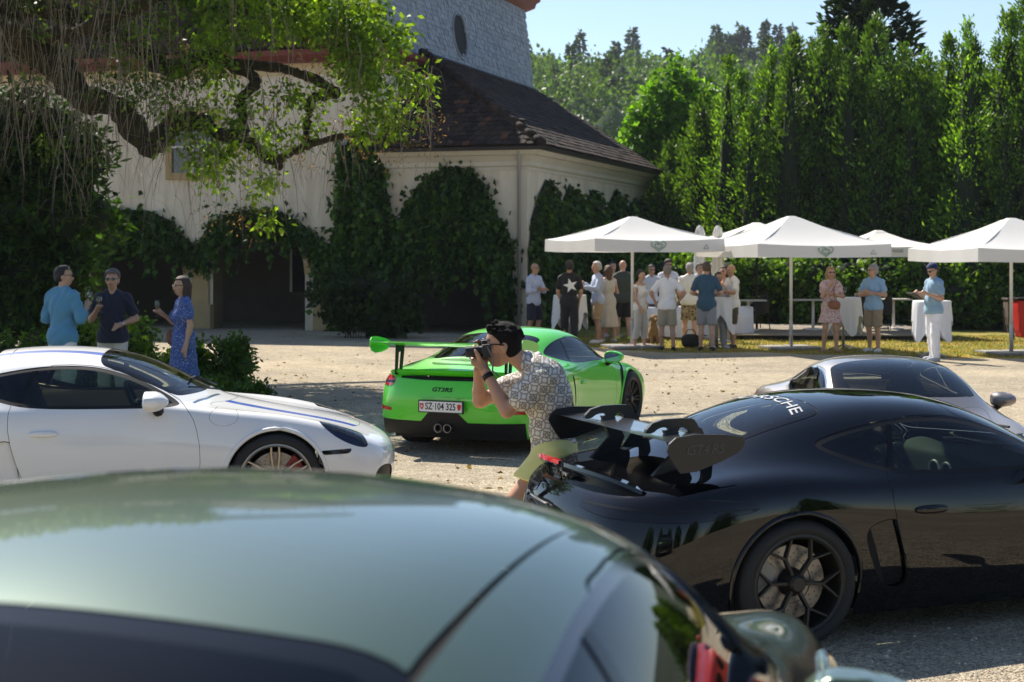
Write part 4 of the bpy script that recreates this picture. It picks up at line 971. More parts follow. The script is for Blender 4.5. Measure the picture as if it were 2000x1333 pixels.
ivy('ivy arch hanging over the dark annex doorway', [(ua(x), zz(y, 39.6)) for x, y in ((770, 540), (772, 440), (790, 410), (830, 345), (880, 322), (925, 335), (950, 370), (965, 410), (985, 440), (1000, 470), (1006, 655), (985, 655), (980, 560), (955, 555), (935, 520), (915, 500), (880, 545), (850, 520), (820, 545), (800, 500), (790, 560))], 5600, thick=.45, hang=90)
ivy('ivy bank in front of the annex doorway', [(ua(x), zz(y, 39.6)) for x, y in ((765, 655), (760, 560), (790, 545), (800, 655))], 500, thick=.4)
vv = lambda x: [v for v in np.linspace(0, 13, 261) if abs(1000+F*(BC[0]+v*BV[0])/(BC[1]+v*BV[1])-x) < .9*1.6][0]
hump = [(0.02, 0), (0.02, 1.9), (.25, 2.9), (.9, 3.55), (1.5, 3.95), (2.1, 3.9), (2.40, 2.7), (2.75, 2.4), (3.15, 3.5), (3.8, 3.95), (4.4, 3.7), (4.7, 2.7), (5.0, 2.5), (5.45, 3.5), (6.2, 3.9), (6.8, 3.6), (7.2, 2.7), (7.5, 2.6), (8.0, 3.5), (8.9, 3.95), (9.7, 3.6), (10.1, 2.8), (10.7, 3.6), (11.6, 3.8), (12.8, 3.4), (12.9, 0)]
ivy('thick ivy in rounded humps covering the annex side wall', hump, 9000, front=False, thick=.5, hang=60)

VL = leaves(PL, aL, .045+.04*rng.random(nL), .025+.02*rng.random(nL), tints(nL, (.10, .065, .025), (.26, .19, .07)), .1, .35)
fl_ = mk('fallen_leaves', VL[0], VL[1], LEAF, None, False, VL[2]); tag(fl_, 'dry brown leaves scattered over the gravel', kind='stuff')
# ---------------------------------------------------------------- trees
def conifer(name, x, y, h, r, label, n=5200, c0=(.030, .085, .012), c1=(.085, .17, .024), shape=.88, group='tall conifers behind the parasols', leaf=(.165, .062), drop=.0):
    root = empty(name, (x, y, 0), rng.random()*6, label, 'tree', group)
    tr = MB(); tr.tube([(0, 0, 0), (.04, .03, h*.5), (0, 0, h*.97)], [r*.13, r*.07, .015], 7); tr.build('trunk', BARK, root, smooth=True)
    P_, ax_, T_ = [], [], []; cb = MB(); k = 24; nl = 5 if shape > .7 else 1
    for j in range(nl):
        a0 = j*2*PI/nl+rng.random(); off = 0 if j == 0 else r*rng.uniform(.35, .6); hj = h if j == 0 else h*rng.uniform(.62, .96); rj = r*(.92 if j == 0 and nl > 1 else (.50 if nl > 1 else 1)); ox, oy = off*math.cos(a0), off*math.sin(a0)
        rad = lambda t: rj*np.clip((1-t), 0, 1)**shape*(.6+.4*np.minimum(t/.12, 1))
        cn = int(n/k*(.36 if j == 0 and nl > 1 else (.16 if nl > 1 else 1))); t = rng.random(cn)**1.15; a = rng.random(cn)*2*PI; rr = rad(t)*(.42+.70*rng.random(cn)**.8); lay = .10*np.sin(t*h*4.2+3*a+j)
        C = np.stack([ox+rr*np.cos(a), oy+rr*np.sin(a), .1+t*hj+lay], 1); sz = (.10+.20*rad(t)/max(rj, .1))[:, None, None]*1.25
        out = np.stack([np.cos(a), np.sin(a), .55+.9*t], 1); J = rng.normal(size=(cn, k, 3))*sz*np.array([.6, .6, .85])
        P_.append((C[:, None]+J).reshape(-1, 3)); ax_.append(np.repeat(out, k, 0)+np.array([0, 0, drop])); T_.append(tints(cn*k, c0, c1, .2)*np.repeat(.55+.75*rng.random(cn), k)[:, None]*np.repeat((1.15 if rng.random() < .5 else .92)*np.ones(cn), k)[:, None])
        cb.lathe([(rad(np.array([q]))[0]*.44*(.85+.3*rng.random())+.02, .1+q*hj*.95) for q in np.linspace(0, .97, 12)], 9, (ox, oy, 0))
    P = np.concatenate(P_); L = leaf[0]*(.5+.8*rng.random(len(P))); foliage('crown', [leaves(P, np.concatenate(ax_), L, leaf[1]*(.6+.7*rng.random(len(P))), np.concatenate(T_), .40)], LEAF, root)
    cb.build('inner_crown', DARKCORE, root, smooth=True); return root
def px_h(y, D): return HC-(y-YH)*D/F
ordn = ['first', 'second', 'third', 'fourth', 'fifth', 'sixth', 'seventh', 'eighth', 'ninth', 'tenth', 'eleventh', 'twelfth', 'thirteenth', 'fourteenth', 'fifteenth', 'sixteenth', 'seventeenth']
row = [(1265, 355, 52, 1.5), (1310, 290, 51, 1.6), (1362, 225, 50, 1.7), (1405, 205, 51, 1.5), (1452, 150, 49, 1.9), (1505, 112, 48, 1.9), (1552, 88, 47.5, 1.9), (1602, 72, 47, 1.9), (1655, 60, 46.5, 1.9), (1708, 45, 46, 2.0), (1762, 105, 46, 1.8), (1812, 118, 45.5, 1.8), (1852, 92, 45, 1.8), (1903, 110, 44.5, 1.8), (1952, 42, 44, 2.0), (2005, -5, 43.5, 2.1), (2060, -20, 43, 2.1)]
for i, (x, y, D, r) in enumerate(row):
    p = PX(x, y, D); g = .82+.4*rng.random(); r *= 1.3
    conifer('conifer_tree', p.x, D+.8*rng.normal()*.5, p.z, r, 'tall feathery green conifer behind the parasols, %s of the row from the house' % ordn[i], n=18500, c0=(.045*g, .12*g, .014), c1=(.15*g, .29*g, .034))
p = PX(1690, -95, 50); conifer('spruce_tree', p.x, 50, p.z, 3.3, 'very dark tall spruce rising above the conifer row', n=11000, c0=(.008, .022, .008), c1=(.022, .050, .014), shape=.62, group=None, leaf=(.34, .15), drop=-.9)
def broadleaf(name, x, y, trunk, blobs, label, n, c0, c1, leaf=(.16, .11), group=None, m=None, cat='tree', core=True, tr_r=.15):
    """blobs: (dx, dy, z, rx, rz) clumps that make the crown"""
    root = empty(name, (x, y, 0), 0, label, cat, group); tr = MB()
    if trunk: limb(tr, [(0, 0, 0), (.1, 0, trunk*.5), (0, .05, trunk)], tr_r, tr_r*.6)
    vol = np.array([b[3]**2*b[4] for b in blobs])**.75; vol /= vol.sum(); parts = []
    for (dx, dy, z, rx, rz), w in zip(blobs, vol):
        k = max(int(n*w), 60); cn = max(k//22, 4); d = rng.normal(size=(cn, 3)); d /= np.linalg.norm(d, axis=1)[:, None]; C = np.array([dx, dy, z])+d*np.array([rx, rx, rz])*(.55+.5*rng.random((cn, 1)))
        s = min(rx, rz)*.30+.05; P = (C[:, None]+rng.normal(size=(cn, 22, 3))*s*.6).reshape(-1, 3); P[:, 2] = np.maximum(P[:, 2], .02)
        br = np.repeat(.75+.5*rng.random(cn), 22)[:, None]
        parts.append(leaves(P, np.repeat(d, 22, 0)*.6+np.array([0, 0, -.15]), leaf[0]*(.6+.8*rng.random(len(P))), leaf[1]*(.6+.8*rng.random(len(P))), tints(len(P), c0, c1)*br, .8))
        if trunk: limb(tr, [(0, 0, trunk*.7), (dx*.5, dy*.5, (trunk*.7+z)/2), (dx, dy, z)], tr_r*.4, .02, 5)
    if trunk: tr.build('trunk', BARK, root, smooth=True)
    else:
        for q in range(7): limb(tr, [(.06*q-.18, 0, 0), ((q-3)*.07, .05, blobs[0][2]*.6), ((q-3)*.09, .1, blobs[0][2])], .015, .006, 5)
        tr.build('stems', BARK, root, smooth=True)
    foliage('crown' if trunk else 'foliage', parts, m or LEAF, root)
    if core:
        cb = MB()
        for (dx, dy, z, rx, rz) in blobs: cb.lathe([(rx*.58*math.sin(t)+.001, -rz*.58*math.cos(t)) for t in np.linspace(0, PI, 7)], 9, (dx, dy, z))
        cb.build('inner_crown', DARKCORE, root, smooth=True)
    return root
D = 54; c = PX(1315, 300, D)
broadleaf('broadleaf_tree', c.x, D, 4, [((x-1315)*D/F, dy, px_h(y, D), rx, rz) for x, y, dy, rx, rz in ((1310, 175, 0, .7, .8), (1345, 205, .5, .8, .9), (1275, 215, 0, .7, .8), (1312, 250, .4, 1.0, .9), (1250, 265, 0, .7, .7), (1370, 175, .8, .5, .6), (1385, 250, .6, .7, .8), (1240, 320, 0, .8, .8), (1300, 330, 0, 1.2, 1.0), (1360, 330, .5, .9, 1.0), (1270, 400, 0, 1.2, 1.0), (1340, 420, 0, 1.2, 1.2), (1290, 480, 0, 1.2, 1.0))], 'bright yellow-green broadleaf tree beside the house roof', 13000, (.075, .20, .012), (.15, .34, .03), (.24, .17), m=LEAFT, core=False)
# hedge behind the terrace: separate shrubs
for i, x in enumerate(range(1240, 1990, 68)):
    D = 44.0-.0012*(x-1240)*3; c = GP(1000, 645); hgt = 2.0 if x < 1900 else 1.5
    pos = PX(x, 600, D); b = [(rng.normal()*.25+dx, rng.normal()*.2, z, .62, .5) for dx in (-.35, .35) for z in (.35, .95, 1.5)]
    broadleaf('hedge_shrub', pos.x, D, 0, b, 'leafy mid-green hedge shrub behind the terrace, %s from the house side' % ordn[i], 2600, (.045, .115, .014), (.12, .24, .03), (.16, .11), 'hedge shrubs behind the terrace', cat='shrub')
# shrubs round the three people on the left
def shrub(x, yb, D, w, h, label, n, c0, c1, leaf=(.085, .045), m=None, lift=.0):
    pos = PX(x, yb, D); b = []
    for q in range(9): b.append((rng.uniform(-w, w)*.8, rng.uniform(-.4, .4), h*(.2+.65*rng.random()), w*.32, h*.22))
    return broadleaf('shrub', pos.x, D, 0, b, label, n, c0, c1, leaf, cat='shrub', m=m or LEAFT)
shrub(300, 700, 21.6, .75, 1.05, 'bright green leafy shrub between the navy shirt man and the woman', 5500, (.06, .14, .012), (.16, .28, .03))
shrub(190, 700, 21.8, .7, 1.15, 'bright green leafy shrub behind the light blue shirt man', 4500, (.06, .14, .012), (.16, .28, .03))
shrub(415, 715, 21.2, .55, .85, 'low green shrub right of the woman in blue', 4500, (.03, .08, .012), (.09, .18, .025))
shrub(452, 735, 19.6, .40, .45, 'small ragged shrub at the end of the bed by the gravel', 2600, (.03, .08, .012), (.09, .18, .025))
shrub(60, 690, 22.0, .8, 1.2, 'green shrub at the left picture edge', 4500, (.045, .11, .012), (.12, .22, .03))
shrub(690, 640, 37.5, 1.5, 1.5, 'dark rounded shrub at the foot of the ivy column', 2600, (.012, .035, .008), (.035, .075, .014), (.2, .12), LEAF)
# dark tree mass at the left edge
D = 27.0; c = PX(60, 400, D)
broadleaf('dark_tree', c.x, D, 3, [((x-60)*D/F, dy, px_h(y, D), rx, rz) for x, y, dy, rx, rz in ((20, 250, 0, .8, .8), (90, 260, .3, .8, .8), (-40, 330, 0, 1, 1), (70, 350, 0, .9, .8), (150, 330, .2, .6, .7), (20, 440, 0, 1, .9), (110, 430, 0, .8, .8), (170, 420, .4, .5, .6), (-30, 540, 0, 1, 1), (60, 530, 0, .9, .8), (130, 520, 0, .6, .7), (30, 620, 0, .9, .7), (100, 600, .3, .6, .6))], 'dark leafy tree filling the left edge behind the people', 13000, (.012, .040, .008), (.045, .11, .016), (.20, .07), m=LEAFT)

# the old weeping tree: limbs reaching in from the left, hanging twigs, backlit leaves
DT = 26.0
wt = empty('weeping_tree', (-13.5, 27.0, 0), 0, 'old weeping tree with mossy crooked limbs and hanging twigs, upper left', 'tree'); W0 = np.array([-13.5, 27.0, 0])
def tp(x, y, d=0): return np.array(PX(x, y, DT+d))-W0
tr = MB(); limb(tr, [(0, 0, 0), (.2, 0, 3), (.1, .1, 5.2), tp(-420, 0)*1.0, tp(-350, -250)], .62, .40, 12); tr.build('trunk', MOSSBARK, wt, smooth=True)
LB = [([(.1, .1, 4.8), tp(-200, 20), tp(0, 70), tp(100, 120), tp(165, 190), tp(230, 210), tp(285, 285), tp(318, 262), tp(350, 240), tp(405, 242)], .30, .15),
      ([tp(390, 242), tp(430, 262), tp(480, 275), tp(530, 312), tp(565, 300), tp(610, 282), tp(690, 264), tp(760, 275), tp(830, 285)], .13, .028),
      ([tp(285, 285), tp(303, 297)], .20, .06), ([tp(530, 305), tp(545, 326)], .14, .07),
      ([tp(0, 60), tp(120, 70, -.6), tp(220, 35, -.8), tp(330, -20, -1)], .16, .09),
      ([tp(-100, 30), tp(100, 20, .5), tp(260, 90, .6), tp(330, 135, .6), tp(400, 112, .5), tp(460, 130, .5), tp(500, 160, .4), tp(470, 200, .3), tp(480, 260, .2)], .20, .07),
      ([tp(440, 125, .5), tp(540, 132, .3), tp(600, 150, .2), tp(655, 178, 0), tp(640, 186, 0), tp(612, 192, 0), tp(602, 230, 0), tp(598, 282, 0)], .09, .07),
      ([tp(330, -20, 0), tp(450, 20, .5), tp(560, 10, .6), tp(700, 30, .6), tp(760, 90, .5)], .12, .04),
      ([tp(-350, -250), tp(-100, -330), tp(250, -380), tp(600, -330), tp(800, -250)], .34, .08),
      ([tp(-300, -200, 2), tp(0, -250, 4), tp(250, -260, 5.5), tp(500, -200, 6)], .28, .08), ([tp(-250, -100, -2), tp(0, -200, -4), tp(250, -250, -5)], .26, .08)]
limbs = []
for pts, r0, r1 in LB:
    lb = MB(); limbs.append(limb(lb, pts, r0, r1, 10, .012, 7)); lb.build('limb', MOSSBARK, wt, smooth=True)
tw = []; TWD = mat('hanging_twig', (.15, .12, .085), .9, noise=(3, (.30, .25, .18), .5))
TV, TF, tn = [], [], 0
def strand(p, L, lean, r=.008, seg=6):
    """thin drooping twig: three-sided tapering strip"""
    global tn
    t = np.linspace(0, 1, seg)[:, None]; ph = rng.random(2)*6
    Q = p+np.array([lean[0]*1.0, lean[1], 0])*np.sqrt(t)*L*.55+np.array([0, 0, -1.0])*L*(t**1.25-.16*np.sin(PI*np.minimum(t*2.2, 1)))+.035*L*np.c_[np.sin(5*t+ph[0]), np.cos(4*t+ph[1]), 0*t]
    rr = r*(1.25-t); k = np.arange(3)*2*PI/3
    V = (Q[:, None]+rr[:, None]*np.stack([np.cos(k), np.sin(k), 0*k], 1)[None]).reshape(-1, 3)
    f = [[i*3+j, i*3+(j+1) % 3, (i+1)*3+(j+1) % 3, (i+1)*3+j] for i in range(seg-1) for j in range(3)]
    TV.append(V); TF.extend([[a+tn for a in q] for q in f]); tn += len(V); return Q
ends = []
def region(n, x0, x1, y0, y1, L, d=1.6, up=.3, r=.008):
    for _ in range(n):
        p = tp(rng.uniform(x0, x1), rng.uniform(y0, y1), rng.uniform(-d, d)); ln = rng.uniform(*L)
        Q = strand(p, ln, rng.normal(size=2)*.6, r*rng.uniform(.7, 1.4)); ends.append(Q)
        for s in range(int(rng.integers(1, 4))): q = Q[int(rng.integers(1, 5))]; strand(q, ln*rng.uniform(.2, .5), rng.normal(size=2)*1.1, r*.6, 4)
region(170, -40, 330, -120, 120, (1.0, 2.6)); region(45, 0, 300, 60, 240, (.8, 1.9)); region(60, 300, 560, -60, 260, (.7, 1.8)); region(40, 560, 860, 30, 290, (.4, 1.1)); region(26, 330, 560, 260, 320, (.5, 1.5)); region(12, 600, 700, 250, 290, (.4, 1.2)); region(90, -300, 0, -300, 0, (1, 3)); region(60, 0, 800, -350, -80, (1, 2.5), 4)
twig_ob = mk('hanging_twigs', np.concatenate(TV), TF, TWD, wt, False); twig_ob['kind'] = 'stuff'
def clumps(spec, c0, c1, leaf=(.085, .05), k=26):
    parts = []
    for (x0, x1, y0, y1, n, d) in spec:
        C = np.array([tp(rng.uniform(x0, x1), rng.uniform(y0, y1), rng.uniform(-d, d)) for _ in range(n)])
        J = rng.normal(size=(n, k, 3))*np.array([.115, .115, .095])*(.7+.6*rng.random((n, 1, 1))); P = (C[:, None]+J).reshape(-1, 3); br = np.repeat(.6+.65*rng.random(n), k)[:, None]
        parts.append(leaves(P, J.reshape(-1, 3)*5+np.array([0, 0, -.7]), leaf[0]*(.7+.7*rng.random(len(P))), leaf[1]*(.7+.6*rng.random(len(P))), tints(len(P), c0, c1)*br, .6))
    return parts
fp = clumps([(560, 745, -40, 70, 110, 1.0), (680, 800, 40, 160, 60, .8), (690, 830, 150, 270, 40, .8), (400, 570, -60, 90, 85, 1.2), (300, 480, 120, 300, 34, .9), (480, 640, 160, 300, 26, .8), (250, 430, -40, 130, 50, 1.2), (380, 470, 280, 370, 18, .5), (480, 530, 310, 440, 9, .4), (640, 720, 20, 130, 40, .6)], (.085, .19, .012), (.22, .36, .025), (.11, .062))
fp += clumps([(0, 260, -60, 120, 40, 1.5), (150, 420, 0, 230, 45, 1.2), (60, 210, 230, 330, 14, .8)], (.04, .095, .012), (.10, .17, .02))
foliage('crown', fp, LEAFT, wt)
# dry seed bunches among the twigs
sd = clumps([(480, 830, 120, 330, 60, 1.0), (380, 520, 250, 460, 26, .6), (250, 420, 80, 300, 30, .8), (560, 700, 30, 160, 22, .8), (640, 870, 220, 300, 20, .6)], (.12, .075, .04), (.24, .16, .09), (.07, .022), 14)
foliage('seed_bunches', sd, LEAF, wt)
# upper canopy, above the picture, that shades the people and the yard
uc = clumps([(-500, 200, -420, -120, 300, 5.5), (130, 420, -400, -160, 190, 3.6), (-700, -200, -200, 150, 120, 5)], (.04, .10, .012), (.11, .22, .02), (.22, .15), 22)
foliage('upper_crown', uc, LEAFT, wt)

# ---------------------------------------------------------------- wooded hill
def hz(x, y): return 34*np.clip((y-130)/230, 0, 1)**1.1*(1-.12*np.clip((x-40)/140, -1, 1))+2*np.sin(x*.05+y*.03)*np.clip((y-130)/60, 0, 1)-.8
hx, hy = np.meshgrid(np.linspace(-160, 320, 60), np.linspace(105, 470, 40), indexing='ij'); I = np.arange(hx.size).reshape(hx.shape)
hill = mk('hill', np.stack([hx, hy, hz(hx, hy)], -1).reshape(-1, 3), np.stack([I[:-1, :-1], I[1:, :-1], I[1:, 1:], I[:-1, 1:]], -1).reshape(-1, 4), mat('forest_floor', (.025, .04, .012), 1.0)); tag(hill, kind='structure')
FP = []
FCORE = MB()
for i in range(250):
    y = 175+205*rng.random()**.8; x = (rng.uniform(-.02, .19) if i < 220 else rng.uniform(.19, .36))*y
    z = hz(x, y); con = rng.random() < (.12+.30*(y > 330)); h = rng.uniform(9, 17) if not con else rng.uniform(15, 22); r = h*(.34 if not con else .22)
    k = 560 if i < 220 else 250; g = rng.choice([.55, .8, 1.0, 1.2, 1.45])*rng.uniform(.85, 1.15); c0, c1 = (((.040, .095, .018), (.10, .19, .034)) if not con else ((.020, .050, .016), (.050, .095, .024)))
    if con:
        t = rng.random(k)**.9; rr = r*(1-t)**.85*(.5+.55*rng.random(k)); a = rng.random(k)*2*PI; P = np.stack([rr*np.cos(a), rr*np.sin(a), h*(.08+.92*t)], 1); ax = np.stack([np.cos(a), np.sin(a), np.full(k, -.35)], 1); sz = (1.7, .9)
    else:
        cn = k//11; d = rng.normal(size=(cn, 3))*np.array([1, 1, .9])+np.array([0, -.25, .15]); d /= np.linalg.norm(d, axis=1)[:, None]; C = np.array([0, 0, h*.6])+d*np.array([r, r, h*.36])*(.72+.36*rng.random((cn, 1))); P = (C[:, None]+rng.normal(size=(cn, 11, 3))*r*.16).reshape(-1, 3); ax = np.repeat(d, 11, 0); sz = (1.45, 1.15)
    n = len(P); FP.append(leaves(P+np.array([x, y, z]), ax, sz[0]*y/420*(.5+.7*rng.random(n)), sz[1]*y/420*(.5+.7*rng.random(n)), tints(n, c0, c1, .15)*g, .6))
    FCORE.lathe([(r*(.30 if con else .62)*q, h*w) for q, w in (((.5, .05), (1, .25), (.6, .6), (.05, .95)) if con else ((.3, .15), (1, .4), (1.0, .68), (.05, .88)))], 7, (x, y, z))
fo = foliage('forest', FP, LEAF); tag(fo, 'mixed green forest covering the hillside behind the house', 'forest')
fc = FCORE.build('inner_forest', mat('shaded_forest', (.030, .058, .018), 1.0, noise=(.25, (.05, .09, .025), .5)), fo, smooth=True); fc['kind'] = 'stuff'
def carbase(name, at, heading, local, label, k=1.0, kz=1.0):
    """heading: degrees right of the view direction; local: which local point (x,y) stands at 'at'"""
    a = R(90-heading); ca, sa = math.cos(a), math.sin(a); lx, ly = local[0]*k, local[1]*k
    o = empty(name, (at[0]-(ca*lx-sa*ly), at[1]-(sa*lx+ca*ly), 0), a, label, 'car'); o.scale = (k, k, k*kz); return o
def paint(name, col, flake=0, rough=.45): return mat(name, col, rough, metal=flake, coat=1.0)
def side_plate(mb, poly, y, th):            # polygon in (x, z), thickness across y
    mb.prism(poly, th, XZ(), (0, y+th/2, 0))
# ---- black coupe
black = carbase('sports_coupe', (1.47, 8.02), 69, (-1.235, -.90), 'black coupe with tall swan-neck rear wing parked nearest on the right', 1, .965)
PB = mat('black_paint', (.0028, .0030, .0042), .5, coat=1.0, spec=.0)
SB = make_car(black, PB, 'cayman', (14, 12), 'Y', M_DARKWHEEL)
m = MB(); foil = aerofoil(.30, .10, -.035); m.prism(foil, 1.56, [[1, 0, 0], [0, 0, 1], [0, 1, 0]], (-1.58, -.78, 1.105))
M_CARBON = mat('carbon_fibre', (.016, .015, .014), .28, coat=.8, noise=(220, (.035, .033, .03), .2))
wing = m.build('rear_wing', M_CARBON, black, auto=30)
for s in (1, -1):
    e = MB(); side_plate(e, chaikin([(-1.480, 1.090), (-1.510, 1.140), (-1.860, 1.155), (-1.940, 1.090), (-1.900, 1.010), (-1.840, 0.930), (-1.540, 1.030)], 1), s*.785, .012); ep = e.build('end_plate', mat('satin_black', (.010, .010, .011), .4), wing)
    e = MB(); side_plate(e, chaikin([(-1.540, 1.100), (-1.570, 1.180), (-1.610, 1.195), (-1.810, 1.190), (-1.880, 1.120), (-1.830, 1.115), (-1.790, 1.145), (-1.740, 1.150), (-1.720, 1.115), (-1.680, 1.115), (-1.660, 1.150), (-1.620, 1.130), (-1.600, 1.110)], 1), s*.40, .028); e.build('wing_bracket', MATS['satin_black'], wing)
    e = MB(); side_plate(e, [(-1.590, 0.85), (-1.480, 1.020), (-1.535, 1.130), (-1.580, 1.160), (-1.600, 1.120), (-1.555, 1.030), (-1.680, 0.85)], s*.40, .03); e.build('wing_strut', MATS['satin_black'], wing)
    e = MB(); side_plate(e, [(-1.690, 0.83), (-1.615, 1.000), (-1.680, 1.130), (-1.760, 1.130), (-1.710, 1.000), (-1.880, 0.83)], s*.40, .03); e.build('wing_strut', MATS['satin_black'], wing)
V, Fa = textmesh('GT4 RS', .075, extrude=.001, shear=.25, space=.9)
mk('lettering', np.c_[-1.72+V[:, 0], -.793-V[:, 2], 1.068+V[:, 1]], Fa, mat('dark_grey_lettering', (.05, .05, .05), .5), wing, False)
m = MB()                                    # ducktail lip, brake light in it
yy = np.linspace(-.66, .66, 23); prof = lambda y: np.array([[-1.93, .858], [-2.10, .895], [-2.165, .922], [-2.17, .902], [-2.13, .855], [-2.12, .79]])+np.array([.10*(y/.66)**2+.06*abs(y/.66)**6, -.03*(y/.66)**2-.045*abs(y/.66)**6])
V = np.array([[(p[0], y, p[1]) for p in prof(y)] for y in yy]).reshape(-1, 3)
m.add(V, [[i*6+j, i*6+j+1, (i+1)*6+j+1, (i+1)*6+j] for i in range(22) for j in range(5)])
lip = m.build('ducktail', PB, black, auto=35)
m = MB(); yb = np.linspace(-.20, .20, 9); V = np.array([[(-2.172+.10*(y/.66)**2, y, .928-.03*(y/.66)**2), (-2.174+.10*(y/.66)**2, y, .906-.03*(y/.66)**2), (-2.15+.10*(y/.66)**2, y, .929-.03*(y/.66)**2)] for y in yb+.25]).reshape(-1, 3)
m.add(V, [[i*3, i*3+1, (i+1)*3+1, (i+1)*3] for i in range(8)]+[[i*3+2, i*3, (i+1)*3, (i+1)*3+2] for i in range(8)]); m.build('brake_light', M_REDGLOW, lip)
V, Fa = textmesh('P O R S C H E', .062, bold=.001); V = V*[1.1, 1, 1]; y = -V[:, 0]+.22
mk('lettering', np.c_[-2.150+.10*(y/.66)**2-V[:, 2]-(V[:, 1]+.02)*.2, y, .845-.03*(y/.66)**2+V[:, 1]], Fa, mat('black_chrome', (.03, .03, .03), .2, metal=1), black, False)
V, Fa = textmesh('PORSCHE', .105, bold=.0005); V = V*[1.75, 1.0, 1]
Vt = V.copy(); Vt[:, 1] -= .09*(Vt[:, 0]/.45)**2; mk('window_lettering', on_top(SB, Vt, -.87, 0, off=.003), Fa, M_SIGNGREY, black, False)
# ---- bright green coupe
green = carbase('sports_coupe', (-.677, 15.7), 24, (-2.24, 0), 'bright green coupe with big rear wing behind the man with the camera', .935)
PGR = paint('green_paint', (.075, .62, .010))
SG = make_car(green, PGR, '911', (11, 9), 'T', M_DARKWHEEL, rear911=True, rt=(.36, .345), track=(.82, .80), rearwin=M_GLASSD)
m = MB(); m.prism([(x, z+.16*-x*.0-.10*x) for x, z in aerofoil(.36, .15, -.03)], 1.80, [[1, 0, 0], [0, 0, 1], [0, 1, 0]], (-1.84, -.90, 1.155)); wg = m.build('rear_wing', PGR, green, auto=30)
for s in (1, -1):
    e = MB(); side_plate(e, chaikin([(-1.78, 1.15), (-1.82, 1.21), (-2.20, 1.27), (-2.27, 1.20), (-2.20, 1.07), (-1.90, 1.08)], 1), s*.905, .014); e.build('end_plate', PGR, wg)
    e = MB(); side_plate(e, [(-1.98, .86), (-1.93, 1.10), (-1.93, 1.165), (-2.10, 1.165), (-2.12, .84), (-2.09, .84), (-2.06, 1.08), (-1.98, 1.10), (-2.02, .86)], s*.66, .022); e.build('wing_strut', M_BLACKTRIM, wg)
m = MB(); yy = np.linspace(-.78, .78, 25)
pr = lambda y: np.array([[-1.86, .90], [-2.10, .895], [-2.24, .915], [-2.265, .90], [-2.22, .855], [-2.17, .845]])+np.array([.16*(y/.78)**2+.09*abs(y/.78)**6, -.035*abs(y/.78)**4])
m.add(np.array([[(p[0], y, p[1]) for p in pr(y)] for y in yy]).reshape(-1, 3), [[i*6+j, i*6+j+1, (i+1)*6+j+1, (i+1)*6+j] for i in range(24) for j in range(5)]); m.build('ducktail', PGR, green, auto=40)
m = MB(); m.box((-2.325, 0, .53), (.02, .54, .135)); pl = m.build('number_plate', mat('plate_frame', (.01, .01, .01), .5), green, bevel=.004)
m = MB(); m.box((-2.337, 0, .53), (.006, .505, .11)); m.build('plate_face', mat('plate_white', (.75, .75, .72), .5), pl)
V, Fa = textmesh('SZ\u00b7104 325', .098, bold=.0012); V = V*[.80, 1.05, 1]
mk('plate_lettering', np.c_[-2.341-V[:, 2], -V[:, 0], .53+V[:, 1]], Fa, M_BLACKTRIM, pl, False)
for s in (1, -1):
    m = MB(); m.prism([(-.02, .032), (.02, .032), (.022, 0), (.012, -.024), (0, -.034), (-.012, -.024), (-.022, 0)], .003, [[0, 0, -1], [-1, 0, 0], [0, 1, 0]], (-2.3405, s*.222, .53)); sh = m.build('crest', mat('plate_red', (.6, .01, .012), .5), pl)
    if s > 0: m = MB(); m.box((-2.3445, .222, .532), (.002, .007, .028)); m.box((-2.3447, .222, .532), (.002, .026, .008)); m.build('white_cross', MATS['plate_white'], sh)
V, Fa = textmesh('GT3RS', .062, bold=.0015, shear=.2); V = V*[1.35, 1, 1]; mk('lettering', on_rear(SG, V, .02, .705), Fa, M_BLACKTRIM, green, False)
for y in (.055, -.055):
    m = MB(); m.lathe([(.030, .10), (.034, .02), (.044, -.0), (.050, .01), (.050, .12)], 20, axis='x', c=(-2.30, y, .295)); m.build('exhaust_pipe', mat('exhaust_steel', (.25, .22, .2), .3, metal=1), green, True)
# ---- white coupe
white = carbase('sports_coupe', (-1.75, 11.6), 81, (1.235, -.90), 'white coupe with blue stripes in front of three standing people', 1.02)
SW = make_car(white, paint('white_paint', (.78, .78, .77)), 'cayman', (13, 11), 'U', M_SILVER, stripes=paint('blue_paint', (.01, .09, .50)))
# ---- grey coupe
grey = carbase('sports_coupe', (3.22, 13.4), 177, (0, 0), 'grey coupe with chrome window trim parked behind the black coupe', .90, .97)
SGR = make_car(grey, paint('warm_grey_paint', (.22, .20, .185), .55), '911', (10, 8), 'T', M_SILVER, chrome=True, detail=False)
# ---- dark green coupe in the foreground
front = carbase('sports_coupe', (-.408, 2.552), 12.8, (0, 0), 'dark green coupe filling the foreground, seen over its roof'); front.location.z = .393
SF = make_car(front, paint('dark_green_paint', (.075, .115, .070), .45, .30), '911', (13, 11), 'T', M_DARKWHEEL, glass=M_GLASSD, mz=.83, sealm=mat('dark_chrome', (.22, .20, .19), .15, metal=1), rearwin=glassmat('navy_glass', (.03, .035, .05), 0, .6))
